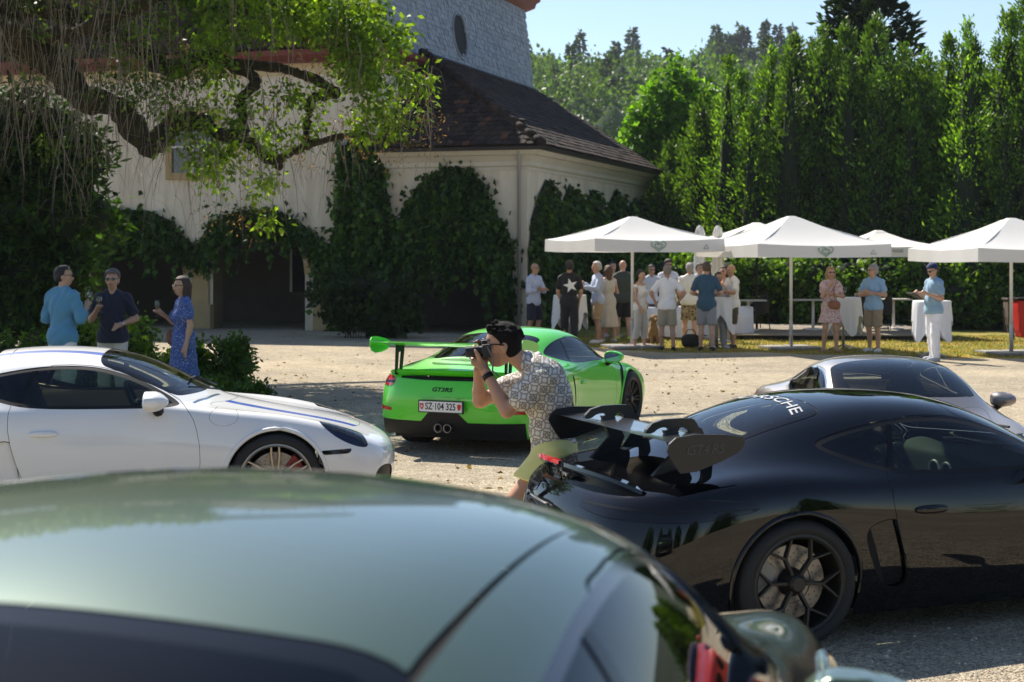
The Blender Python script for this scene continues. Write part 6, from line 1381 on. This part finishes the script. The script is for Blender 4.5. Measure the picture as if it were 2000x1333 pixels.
# near (left) hand: palm under the lens, fingers up its far side, thumb on the near side
pm = q(937, 708, -.035); hand = [('c', LW, pm, .031, .036), ('c', pm+np.array([-.03, .0, 0]), pm+np.array([.025, 0, 0]), .026, .026)]
for i in range(4):
    b = pm+np.array([-.045+.024*i, .025, .012]); hand += [('c', b, b+np.array([-.014, .038, .020]), .0115, .0105), ('c', b+np.array([-.014, .038, .020]), b+np.array([-.010, .042-.004*i, .060]), .0105, .0085)]
tb0 = pm+np.array([.012, -.025, .008]); hand += [('c', tb0, tb0+np.array([-.022, -.022, .035]), .0155, .0125), ('c', tb0+np.array([-.022, -.022, .035]), tb0+np.array([-.040, -.016, .068]), .0125, .0095)]
# far (right) hand on the grip, fingers over the front and the shutter
pr_ = q(941, 692, .075); hand += [('c', RW, pr_, .029, .033)]
for i in range(4):
    b = pr_+np.array([-.012, -.004, .042-.024*i]); m_ = b+np.array([-.036, -.014, .006]); hand += [('c', b, m_, .0115, .0105), ('c', m_, m_+np.array([-.004, -.036, -.002]), .0105, .0085)]
fi = q(934, 667, .03); hand += [('c', pr_+np.array([0, 0, .04]), fi, .0115, .010), ('c', fi, q(926, 669, -.01), .010, .0085), ('c', pr_+np.array([.012, 0, .04]), q(944, 664, .02), .0115, .0095)]
legs = []; 
for d, kn, an in ((-.10, q(1003, 985, -.14), q(1040, 1103, -.14)), (.10, q(1072, 1005, .13), q(1112, 1098, .13))):
    hp_ = q(1085, 893, d); legs += [('c', hp_, kn, .096, .064), ('c', kn, kn*.6+an*.4+np.array([.03, 0, 0]), .060, .058), ('c', kn*.6+an*.4+np.array([.03, 0, 0]), an, .058, .04), ('c', an+np.array([.03, 0, -.03]), an+np.array([-.17, 0, -.045]), .042, .034)]
V, Fq = solid(tor+neck+HD+arms+hand+legs, .0085, .014); tn = np.tile(np.array((.47, .25, .15)), (len(V), 1)); qq = (V-hc)@HM/1.06
tn[(qq[:, 0] > .02) & (qq[:, 2] < -.035) & (qq[:, 2] > -.13) & (np.abs(qq[:, 1]) < .075)] *= .72; tn[(qq[:, 0] > .06) & (np.abs(qq[:, 2]+.062) < .010) & (np.abs(qq[:, 1]) < .024)] = (.30, .12, .09)
tn[(qq[:, 0] > .07) & (np.abs(qq[:, 2]-.045) < .007) & (np.abs(np.abs(qq[:, 1])-.034) < .02)] = (.03, .02, .015)
mk('body', V, Fq, SKIN, ph, True, tn)
hp = [('e', hc+HM@np.array((-.016, 0, .052)), (.110, .090, .092), HM), ('e', hc+HM@np.array((-.055, 0, -.005)), (.064, .082, .085), HM), ('c', hc+HM@np.array((.01, .082, .05)), hc+HM@np.array((.014, .082, -.005)), .014, .008), ('c', hc+HM@np.array((.01, -.082, .05)), hc+HM@np.array((.014, -.082, -.005)), .014, .008)]
for i in range(150):       # tousled locks
    a = rng.uniform(-PI, PI); b = rng.uniform(.05, 1.5); d_ = np.array([math.cos(a)*math.cos(b), math.sin(a)*math.cos(b), math.sin(b)]); p0 = np.array([-.016, 0, .052])+d_*np.array([.106, .086, .088])
    if p0[0] > .045 and p0[2] < .085: continue
    L_ = .022 if p0[0] < .02 else .034; hp.append(('c', hc+HM@p0, hc+HM@(p0+d_*.010+np.array([L_*(.9 if p0[0] > -.04 else -.3), .012*rng.normal(), (.010 if p0[0] > .0 else -.012)+.006*rng.normal()])), .0115, .005))
Mi = HM.T
def hpost(X, Y, Z):
    k = [Mi[i][0]*(X-hc[0])+Mi[i][1]*(Y-hc[1])+Mi[i][2]*(Z-hc[2]) for i in range(3)]; return np.maximum(np.minimum(k[0]-.015-.9*np.clip(k[2]-.03, 0, 1), .082-k[2]), np.maximum(-.085-k[2], k[0]-.096+.25*np.abs(k[2]-.12)))
V, Fq = solid(hp, .008, .012, .0, hpost); mk('hair', V, Fq, mat('near_black_hair', (.010, .008, .007), .75, bump=(160, .8), spec=.15), ph)
sh = list(tor)+[('c', LS, LS*.42+LE*.58, .070, .074), ('c', RS, RS*.5+RE*.5, .068, .072), ('c', q(1042, 716), q(1030, 708), .070, .060)]
pl0 = q(1027, 888); pl1 = q(1127, 868)
V, Fq = solid(sh, .0105, .03, .014, lambda X, Y, Z: np.maximum(pl0[2]+(pl1[2]-pl0[2])*(X-pl0[0])/(pl1[0]-pl0[0])-Z, .0*X-.3), .005); shirt = mk('shirt', V, Fq, ring_mat(), ph)
cl = MB(); ring_ = [q(1035, 703)+np.array([.058*math.cos(t)*1.0, .078*math.sin(t), .035*math.cos(t)]) for t in np.linspace(0, 2*PI, 21)]; cl.tube(ring_, .017, 7, False); cl.build('collar', MATS['ring_print'], shirt, True)
sm = []
for d, kn in ((-.10, q(1003, 985, -.14)), (.10, q(1072, 1005, .13))): hp_ = q(1085, 893, d); sm += [('c', hp_, hp_+(kn-hp_)*.60, .112, .112)]
V, Fq = solid([tor[0]]+sm, .0105, .03, .012, lambda X, Y, Z: np.maximum(q(1060, 938)[2]-.25*(X-q(1060, 938)[0])-Z, Z-q(1080, 852)[2]), .007); mk('shorts', V, Fq, cloth('pale_yellow', (.92, .82, .28)), ph)
for an in (q(1040, 1103, -.14), q(1112, 1098, .13)): V, Fq = solid([('c', an+np.array([.035, 0, -.03]), an+np.array([-.18, 0, -.05]), .045, .036)], .015, .02, .012, lambda X, Y, Z: .004-Z); mk('shoe', V, Fq, cloth('shoe_white', (.6, .6, .6)), ph)
wa = MB(); dd = (LW-LE)/np.linalg.norm(LW-LE); wa.tube([LW-dd*.045, LW-dd*.012], .0355, 16); wa.build('wristwatch', M_BLACKTRIM, ph, smooth=True)
gg = MB(); 
for sd in (1, -1): gg.lathe([(.022, .003), (.026, 0), (.022, -.003)], 14, (0, 0, 0), 'x'); gg.V[-1] = gg.V[-1]*np.array([1, 1, .85])+np.array([.112, sd*.035, .014])
for sd in (1, -1): gg.tube([(.112, sd*.06, .020), (.04, sd*.086, .020), (-.01, sd*.088, .012)], .0045, 6)
X4 = np.eye(4); X4[:3, :3] = HM*1.06; X4[:3, 3] = hc; gg.build('spectacles', M_BLACKTRIM, ph, xf=X4)
cm_ = MB(); cm_.box(np.array([.026, 0, 0]), (.055, .135, .085)); cm_.box((.02, .0, .052), (.045, .05, .03)); cm_.box((.0, .055, -.005), (.05, .03, .08)); camo = cm_.build('camera', mat('camera_black', (.010, .010, .011), .5), bevel=.006); camo.location = PO+cc+np.array([.012, 0, 0]); camo.rotation_euler = (0, R(-4), R(4)); tag(camo, 'black camera held to the eye by the man in the patterned shirt', 'camera')
ln = MB(); ln.lathe([(0, -.098), (.026, -.098), (.030, -.104), (.034, -.10), (.034, -.05), (.037, -.048), (.037, -.02), (.033, -.018), (.033, .01)], 24, (0, 0, 0), 'x'); ln.build('lens', mat('camera_black', (.010, .010, .011), .5), camo, auto=40)
ls = MB(); ls.tube([(.03, -.065, .03), (.06, -.09, -.05), (.05, -.10, -.12), (.09, -.09, -.16)], .006, 6); ls.build('camera_strap', mat('grey_strap', (.12, .125, .12), .8), camo)
# ---------------------------------------------------------------- parasols
CANVAS = mat('white_canvas', (.80, .79, .77), .85, bump=(60, .08)); CANV2 = mat('cream_canvas', (.74, .70, .62), .85)
m_, nt_, out_ = newmat('thin_canvas'); d1 = node(nt_, 'ShaderNodeBsdfDiffuse'); d1.inputs[0].default_value = (.80, .79, .77, 1); t1 = node(nt_, 'ShaderNodeBsdfTranslucent'); t1.inputs[0].default_value = (.75, .73, .70, 1); mx_ = node(nt_, 'ShaderNodeMixShader', i0=.28); nt_.links.new(d1.outputs[0], mx_.inputs[1]); nt_.links.new(t1.outputs[0], mx_.inputs[2]); nt_.links.new(mx_.outputs[0], out_.inputs[0]); CANVAS = m_
M_POLE = mat('white_pole', (.70, .68, .64), .45); M_STEEL = mat('galvanised_steel', (.42, .42, .43), .4, metal=.7); M_SLAB = mat('concrete_slab', (.30, .29, .28), .9, noise=(6, (.22, .21, .2), .5))
def heart(t, k): return np.array([k*.062*16*math.sin(t)**3/16*1.25, k*.055*(13*math.cos(t)-5*math.cos(2*t)-2*math.cos(3*t)-math.cos(4*t))/16])
def parasol(x, D, a, yaw, zp, ze, label, heart_at=None, val=.26, poly=4, canvas=None, pole=None, base=True, text=None, cone=None, group='open parasols'):
    o = empty('parasol', ((x-1000)*D/F, D, 0), R(yaw), label, 'parasol', group); canvas = canvas or CANVAS; pole = pole or M_POLE; n = poly
    A = [R(-135 if n == 4 else -112.5)+i*2*PI/n for i in range(n)]; rr = a*(math.sqrt(2) if n == 4 else 1.08); C = [np.array([rr*math.cos(t), rr*math.sin(t)]) for t in A]; hub = .20; can = MB(); K = 8
    zf = lambda s: ze+(zp-ze)*(1-s)**1.08-.05*math.sin(PI*s)
    for i in range(n):      # roof panels, slightly slack between the ribs
        V = []
        for j in range(K+1):
            s = j/K
            for m in range(5):
                w = m/4; q = (C[i]*(1-w)+C[(i+1) % n]*w)*(.09+.91*s); V.append((q[0], q[1], zf(s)-.045*s*math.sin(PI*w)))
        can.add(V, [[j*5+m, j*5+m+1, (j+1)*5+m+1, (j+1)*5+m] for j in range(K) for m in range(4)])
    cap = MB(); cap.lathe([(.02, zp+.035), (.10, zp+.03), (.22, zp-.02), (.30, zp-.085)], n if n > 4 else 4, (0, 0, 0), 'z', A[0], A[0]+2*PI)
    co_ = can.build('canopy', canvas, o, auto=50); cap.build('vent_cap', canvas, co_)
    for i in range(n):      # valance flaps
        v = MB(); V = []; M2 = 12
        for m in range(M2+1):
            w = m/M2; q = C[i]*(1-w)+C[(i+1) % n]*w; nn = q/np.linalg.norm(q); sg = .045*math.sin(PI*w); wv = .012*math.sin(w*23+i)
            V += [(q[0], q[1], ze-sg), (q[0]*(1.004)+nn[0]*wv, q[1]*1.004+nn[1]*wv, ze-val-sg*.5)]
        v.add(V, [[2*m, 2*m+1, 2*m+3, 2*m+2] for m in range(M2)]); v.build('valance', canvas, co_, smooth=True)
    if heart_at is not None:
        for k, w in ((2.1, .013), (1.1, .012)):
            hh = MB(); P = [heart(t, k) for t in np.linspace(0, 2*PI, 41)]; sc = .82 if k < 1 else 1
            hh.tube([(heart_at+p[0], -a*1.004-.018, ze-val*.56+p[1]-(.012 if k < 1.5 else 0)) for p in P], w, 5, False); hh.build('heart_emblem', mat('sage_green_print', (.30, .42, .36), .7), co_)
        ic = MB(); cx = a-.42; ic.tube([(cx-.06, -a-.02, ze-val*.8), (cx, -a-.02, ze-val*.45), (cx+.06, -a-.02, ze-val*.8), (cx-.06, -a-.02, ze-val*.8)], .008, 4); ic.build('small_emblem', mat('sage_green_print', (.30, .42, .36), .7), co_)
    if text:
        for s_, dx, sz, dz in text:
            V, Fa = textmesh(s_, sz, extrude=.001); i = n-1 if False else 0
            q0, q1 = C[cone], C[(cone+1) % n]; e = (q1-q0)/np.linalg.norm(q1-q0); mid = (q0+q1)/2; nn = mid/np.linalg.norm(mid)
            mk('valance_lettering', np.array([[mid[0]+e[0]*(p[0]+dx)+nn[0]*.03, mid[1]+e[1]*(p[0]+dx)+nn[1]*.03, ze-val*.5+dz+p[1]-.03] for p in V]), Fa, mat('grey_print', (.20, .16, .15), .7), co_, False)
    p = MB(); p.tube([(0, 0, .05), (0, 0, zp)], .032, 12); p.build('pole', pole, o, smooth=True)
    if base: s_ = MB(); s_.tube([(0, 0, 0), (0, 0, .62)], .040, 12); s_.build('pole_sleeve', M_STEEL, o, smooth=True)
    for i in range(n):
        r = MB(); r.tube([(C[i][0]*.09, C[i][1]*.09, zf(0)-.06), (C[i][0]*.97, C[i][1]*.97, ze-.03)], .013, 5); rb = r.build('rib', pole, o)
        r = MB(); r.tube([(0, 0, ze-.22), (C[i][0]*.52, C[i][1]*.52, zf(.48)-.05)], .011, 5); r.build('strut', pole, rb)
    if base:
        b = MB(); b.box((0, 0, .03), (1.1, .06, .05)); b.box((0, 0, .032), (.06, 1.1, .05)); b.build('base_frame', M_STEEL, o)
        for sx in (-1, 1):
            for sy in (-1, 1): b = MB(); b.box((sx*.285, sy*.285, .045), (.48, .48, .05)); b.build('base_slab', M_SLAB, o, bevel=.008)
    return o
parasol(1235, 33.4, 1.45, 19, 2.78, 2.33, 'white parasol with heart emblem nearest the house, over the guests', heart_at=-.05)
parasol(1545, 33.0, 1.50, 17, 2.78, 2.22, 'white parasol with heart emblem in the middle, above the pink dress', heart_at=.0)
parasol(1975, 31.3, 1.50, 11, 2.70, 2.13, 'white parasol with heart emblem cut by the right picture edge', heart_at=.12)
parasol(1478, 38.8, 1.35, 10, 2.76, 2.38, 'cream parasol half hidden behind the middle white parasol', canvas=CANV2, pole=M_BLACKTRIM, base=False)
parasol(1715, 38.4, 1.15, 10, 2.56, 2.22, 'cream parasol with printed champagne lettering behind the middle parasol', canvas=CANV2, pole=M_BLACKTRIM, base=False, text=[('CHAMPAGNE     Nicolas Feuillatte', .25, .10, .02)], cone=0)
# its second line of lettering sits on the next flap
def folded(x, D, label):
    o = empty('folded_parasol', ((x-1000)*D/F, D, 0), 0, label, 'parasol', 'folded parasols'); n = 24; prof = [(.02, 2.72), (.07, 2.66), (.12, 2.50), (.085, 2.42), (.10, 2.2), (.13, 1.9), (.15, 1.6), (.12, 1.45), (.17, 1.2), (.15, 1.15)]
    V = []
    for r, z in prof:
        for j in range(n): a = j*2*PI/n; V.append((r*(1+.22*math.sin(6*a))*math.cos(a), r*(1+.22*math.sin(6*a))*math.sin(a), z))
    c = MB(); c.add(V, [[i*n+j, i*n+(j+1) % n, (i+1)*n+(j+1) % n, (i+1)*n+j] for i in range(len(prof)-1) for j in range(n)]); c.build('canopy', CANV2, o, smooth=True)
    p = MB(); p.tube([(0, 0, 0), (0, 0, 2.80)], .024, 8); p.build('pole', M_BLACKTRIM, o); t = MB(); t.lathe([(.125, 1.43), (.13, 1.46), (.125, 1.49)], 16); t.build('tie', CANV2, o); return o
folded(1367, 38.4, 'folded cream parasol left of its twin behind the guests'); folded(1402, 38.6, 'folded cream parasol right of its twin behind the guests')
# ---------------------------------------------------------------- standing tables under white cloths
CLOTH = mat('white_tablecloth', (.78, .78, .80), .85, bump=(40, .1))
def standing_table(x, D, label, tw=0, r=.36, zt=1.10, hem=.42):
    o = empty('standing_table', ((x-1000)*D/F, D, 0), R(tw), label, 'table', 'standing tables'); b = MB(); b.lathe([(0, zt-.03), (r-.01, zt-.03), (r-.01, zt-.005), (0, zt-.005)], 24); b.build('table_top', M_POLE, o)
    b = MB(); b.tube([(0, 0, .03), (0, 0, zt-.03)], .03, 10); b.build('stem', M_STEEL, o, smooth=True)
    for k in range(4): a = k*PI/2; b = MB(); b.tube([(.03*math.cos(a), .03*math.sin(a), .10), (.34*math.cos(a), .34*math.sin(a), .02)], .018, 6); b.build('foot', M_STEEL, o)
    c = empty('tablecloth', o.location, R(tw), label.replace('standing table under', 'cloth on the table with'), 'tablecloth', 'white cloths on the standing tables'); bpy.data.objects.remove(c)
    n = 72; V = [(0, 0, zt+.002)]
    rows = [(0.6, 0), (1.0, 0), (1.02, -.03)]+[(1.03, 0)]*8
    for j, (q_, dz) in enumerate(rows):
        for i in range(n):
            a = i*2*PI/n; corner = abs(math.cos(2*a))**1.5; hz_ = hem+.30*(1-corner)-.12*corner
            if j < 3: V.append((r*q_*math.cos(a), r*q_*math.sin(a), zt+.002+dz))
            else:
                s = (j-2)/8; z = zt-.03-(zt-.03-hz_)*s; f = 1.03+s*(.14*corner+.09*math.sin(9*a+1.3)*math.sin(2*a)**2+.05*math.sin(17*a)-.02); V.append((r*f*math.cos(a), r*f*math.sin(a), z))
    Fc = [[0, 1+i, 1+(i+1) % n] for i in range(n)]+[[1+j*n+i, 1+(j+1)*n+i, 1+(j+1)*n+(i+1) % n, 1+j*n+(i+1) % n] for j in range(len(rows)-1) for i in range(n)]
    mk('tablecloth', V, Fc, CLOTH, o); return o
standing_table(1113, 34.9, 'standing table under white cloth behind the man with the star T-shirt', 20)
standing_table(1400, 33.4, 'standing table under white cloth between blue shirt man and bald man', 50)
t3 = standing_table(1647, 32.9, 'standing table under white cloth behind the woman in pink floral dress', 15)
standing_table(1820, 30.6, 'standing table under white cloth behind the man with the tablet', 35)
wine_glass(t3.location+Vector((.02, -.1, 1.105)), 'empty wine glass standing on the table behind the pink dress')
lt = empty('buffet_table', (PX(1350, 600, 37.2).x, 37.2, 0), R(8), 'long low buffet table under white cloth behind the guests', 'table'); b = MB(); b.box((0, 0, .73), (2.75, .8, .03)); b.build('table_top', M_POLE, lt)
for sx in (-1, 1):
    for sy in (-1, 1): b = MB(); b.tube([(sx*1.25, sy*.33, 0), (sx*1.25, sy*.33, .72)], .02, 6); b.build('leg', M_STEEL, lt)
n = 160; P = [np.array(((1.42*max(-1, min(1, 1.25*math.cos(t)))), (.45*max(-1, min(1, 1.25*math.sin(t)))))) for t in np.linspace(0, 2*PI, n, endpoint=False)]
V = [(p[0], p[1], .76) for p in P]+[(p[0]*(1.01+.012*math.sin(i*.9)), p[1]*(1.03+.05*math.sin(i*1.1)), .45) for i, p in enumerate(P)]+[(p[0]*(1.02+.02*math.sin(i*.9)), p[1]*(1.06+.09*math.sin(i*1.1)), .08+.03*math.sin(i*.2)) for i, p in enumerate(P)]
mk('tablecloth', V, [list(range(n))]+[[k*n+i, (k+1)*n+i, (k+1)*n+(i+1) % n, k*n+(i+1) % n] for k in (0, 1) for i in range(n)], CLOTH, lt)
for i, (dx, c_) in enumerate(((-.55, (.05, .12, .03)), (-.35, (.55, .50, .2)), (.25, (.05, .10, .25)), (.75, (.06, .12, .03)))):
    b = MB(); b.lathe([(0, 0), (.04, 0), (.042, .02), (.042, .17), (.030, .21), (.014, .24), (.014, .30), (0, .30)], 14); bo_ = b.build('bottle', mat('bottle_%d' % i, c_, .15, coat=1), smooth=True); bo_.location = lt.location+Vector((dx, .0, .762)); tag(bo_, ['green bottle at the left end of the buffet table', 'pale yellow bottle beside the left green bottle on the buffet', 'blue bottle in the middle of the buffet table', 'green bottle at the right end of the buffet table'][i], 'bottle')
# ---------------------------------------------------------------- terrace
WOOD = mat('grey_decking', (.33, .28, .22), .8, noise=(4, (.24, .20, .155), .5), bump=(30, .3))
dk = empty('terrace', (7.8, 39, 0), R(-3), 'low wooden terrace of grey planks behind the guests on the right', 'terrace')
b = MB(); b.box((0, 0, .06), (4.6, 5.4, .10)); b.build('joists', M_DARK, dk)
pm_ = None
for k in range(37):
    if pm_ is None: b = MB(); b.box((0, 0, 0), (4.8, .142, .03)); pk = b.build('plank', WOOD, dk); pm_ = pk
    else: pk = pm_.copy(); COL.objects.link(pk); pk.parent = dk
    pk.location = (.03*rng.normal(), -2.7+k*.150, .13+.002*rng.normal())
def chair(x, D, rz, label):
    o = empty('terrace_chair', ((x-1000)*D/F, D, .145), R(rz), label, 'chair', 'dark terrace chairs'); cm = mat('dark_wicker', (.014, .013, .012), .7, bump=(150, .6))
    V, Fq = isomesh(lambda P: np.maximum(np.abs(np.hypot(P[:, 0], P[:, 1]*1.02)-.28)-.022, np.maximum(.40-P[:, 2], np.maximum(P[:, 2]-.66-.22*np.clip(-P[:, 0]/.28, -.3, 1), P[:, 0]-.16))), (-.34, -.34, .36), (.34, .34, .95), .024); mk('backrest', V, Fq, cm, o)
    s = MB(); s.lathe([(0, .40), (.27, .40), (.28, .42), (.27, .46), (0, .47)], 20); s.build('seat', cm, o, smooth=True)
    for sx in (-1, 1):
        for sy in (-1, 1): l = MB(); l.tube([(sx*.2, sy*.2, .40), (sx*.24, sy*.24, 0)], .014, 6); l.build('leg', M_BLACKTRIM, o)
    return o
chair(1478, 39.0, 200, 'dark wicker armchair at the left end of the terrace'); chair(1692, 39.5, 20, 'dark wicker armchair behind the khaki shorts man'); chair(1718, 38.2, 160, 'dark wicker armchair right of the khaki shorts man')
def bistro(x, D, label, w=1.1):
    o = empty('terrace_table', ((x-1000)*D/F, D, .145), 0, label, 'table', 'terrace tables'); t = MB(); t.box((0, 0, .735), (w, .7, .03)); t.build('table_top', mat('pale_table_top', (.55, .52, .47), .6), o, bevel=.005); t = MB(); t.tube([(0, 0, .03), (0, 0, .72)], .035, 10); t.build('stem', M_POLE, o, smooth=True)
    t = MB(); t.lathe([(0, .0), (.26, 0), (.25, .025), (.04, .045)], 20); t.build('base', M_POLE, o, smooth=True); return o
bistro(1588, 38.6, 'pale terrace table between the middle parasol pole and the pink dress'); bistro(1462, 38.2, 'pale terrace table behind the bald man in white T-shirt', .8); bistro(1745, 39.0, 'pale terrace table right of the khaki shorts man', .8)
# ---------------------------------------------------------------- small things
bag = MB(); bag.add(*isomesh(lambda P: (np.abs(P/np.array([.20, .13, .15]))**3).sum(1)-1, (-.23, -.16, -.18), (.23, .16, .18), .025)); bg2 = bag.build('sports_bag', mat('black_bag', (.010, .010, .010), .7), smooth=True); bg2.location = GP(1349, 680)+Vector((0, 0, .15)); tag(bg2, 'black bag standing on the grass between the guests', 'bag'); hn = MB(); hn.tube([(-.12, 0, .13), (-.06, 0, .24), (.06, 0, .24), (.12, 0, .13)], .012, 6); hn.build('handle', MATS['black_bag'], bg2)
dg = empty('dog', (PX(1275, 660, 34.6).x, 34.6, 0), R(-80), 'sandy-coloured dog sitting between the guests by the buffet table', 'dog')
V, Fq = solid([('e', (-.10, 0, .20), (.17, .13, .19), rot(0, -30)), ('e', (.04, 0, .36), (.12, .10, .17), rot(0, -20)), ('c', (.06, 0, .46), (.13, 0, .58), .07, .065), ('e', (.15, 0, .61), (.085, .075, .075)), ('c', (.18, 0, .59), (.28, 0, .565), .045, .032), ('c', (.10, .07, .64), (.10, .10, .55), .022, .02), ('c', (.10, -.07, .64), (.10, -.10, .55), .022, .02), ('c', (.10, .06, .34), (.14, .065, .03), .045, .028), ('c', (.10, -.06, .34), (.14, -.065, .03), .045, .028), ('c', (.13, .065, .02), (.18, .065, .02), .028, .024), ('c', (.13, -.065, .02), (.18, -.065, .02), .028, .024), ('c', (-.14, .11, .14), (.02, .13, .12), .075, .05), ('c', (-.14, -.11, .14), (.02, -.13, .12), .075, .05), ('c', (.02, .13, .08), (.06, .13, .02), .035, .028), ('c', (.02, -.13, .08), (.06, -.13, .02), .035, .028), ('c', (-.22, 0, .08), (-.42, .06, .04), .035, .02)], .018, .03, 0, lambda X, Y, Z: .004-Z, .004); mk('body', V, Fq, mat('sandy_fur', (.30, .19, .09), .9, noise=(20, (.22, .13, .06), .5), bump=(80, .8)), dg)
rb_ = empty('wheeled_bin', (PX(2004, 640, 36).x, 36.0, 0), 0, 'red wheeled bin with black lid at the right picture edge', 'bin')
V, Fq = isomesh(lambda P: np.maximum((np.abs(np.stack([P[:, 0]/(.20+.08*P[:, 2]), P[:, 1]/(.24+.08*P[:, 2])], 1))**6).sum(1)-1, np.maximum(.10-P[:, 2], P[:, 2]-.95)), (-.36, -.4, .02), (.36, .4, 1.05), .035); mk('container', V, Fq, mat('red_plastic', (.45, .012, .012), .45), rb_)
b = MB(); b.box((0, 0, .985), (.60, .68, .05)); b.build('lid', M_BLACKTRIM, rb_, bevel=.015)
for sx in (-1, 1): b = MB(); b.lathe([(0, -.03), (.10, -.03), (.10, .03), (0, .03)], 16, (sx*.24, .26, .10), 'x'); b.build('wheel', M_RUBBER, rb_)
b = MB(); b.box((0, 0, .42), (.42, .42, .84)); b.box((0, 0, .86), (.48, .48, .05)); po = b.build('stone_pillar', mat('brown_stone', (.13, .09, .065), .9, noise=(5, (.08, .06, .045), .5)), bevel=.01); po.location = PX(1980, 640, 40.0); po.location.z = 0; tag(po, 'low brown pillar beside the red bin at the hedge end', 'pillar')
# two red coupes beyond the right edge: the photograph shows them mirrored in the foreground window
red1 = carbase('sports_coupe', (8.9, 17.6), 215, (0, 0), 'red coupe mirrored in the side window of the foreground car, farther one')
make_car(red1, paint('red_paint', (.62, .022, .015)), 'cayman', (6, 5), 'U', M_SILVER, detail=False); red1['group'] = 'red coupes seen only as reflections'
red2 = copytree(red1); red2.location = (8.4, 12.6, 0); red2.rotation_euler.z = R(90-210); red2['label'] = 'red coupe mirrored in the side window of the foreground car, nearer one'
# trees round the rest of the yard, seen in the mirror-like paintwork
src = [o for o in scene.objects if o.name.startswith('conifer_tree') and o.parent is None]
for i, (x, y) in enumerate(((19, 38), (23, 30), (26, 21), (27, 12), (26, 3), (-16, -16), (-9, -20), (-3, -22), (4, -22), (11, -21), (18, -17), (24, -8))):
    c = copytree(src[i % len(src)]); c.location = (x, y, 0); c.rotation_euler.z = i*1.3; c.scale = (1.5, 1.5, 1.1); c['group'] = 'conifers round the yard, seen only mirrored in the cars'; c['label'] = 'conifer round the yard, seen only mirrored in the cars'
# ---------------------------------------------------------------- the hazy summer air
hb_ = MB(); hb_.box((60, 225, 44), (640, 530, 92)); hm_, hnt, hout = newmat('summer_haze')
pv_ = node(hnt, 'ShaderNodeVolumePrincipled'); pv_.inputs['Color'].default_value = (.80, .88, 1.0, 1); pv_.inputs['Density'].default_value = .00018; pv_.inputs['Anisotropy'].default_value = .25
hnt.links.new(pv_.outputs[0], hout.inputs['Volume']); hz_o = hb_.build('haze', hm_); tag(hz_o, kind='stuff')
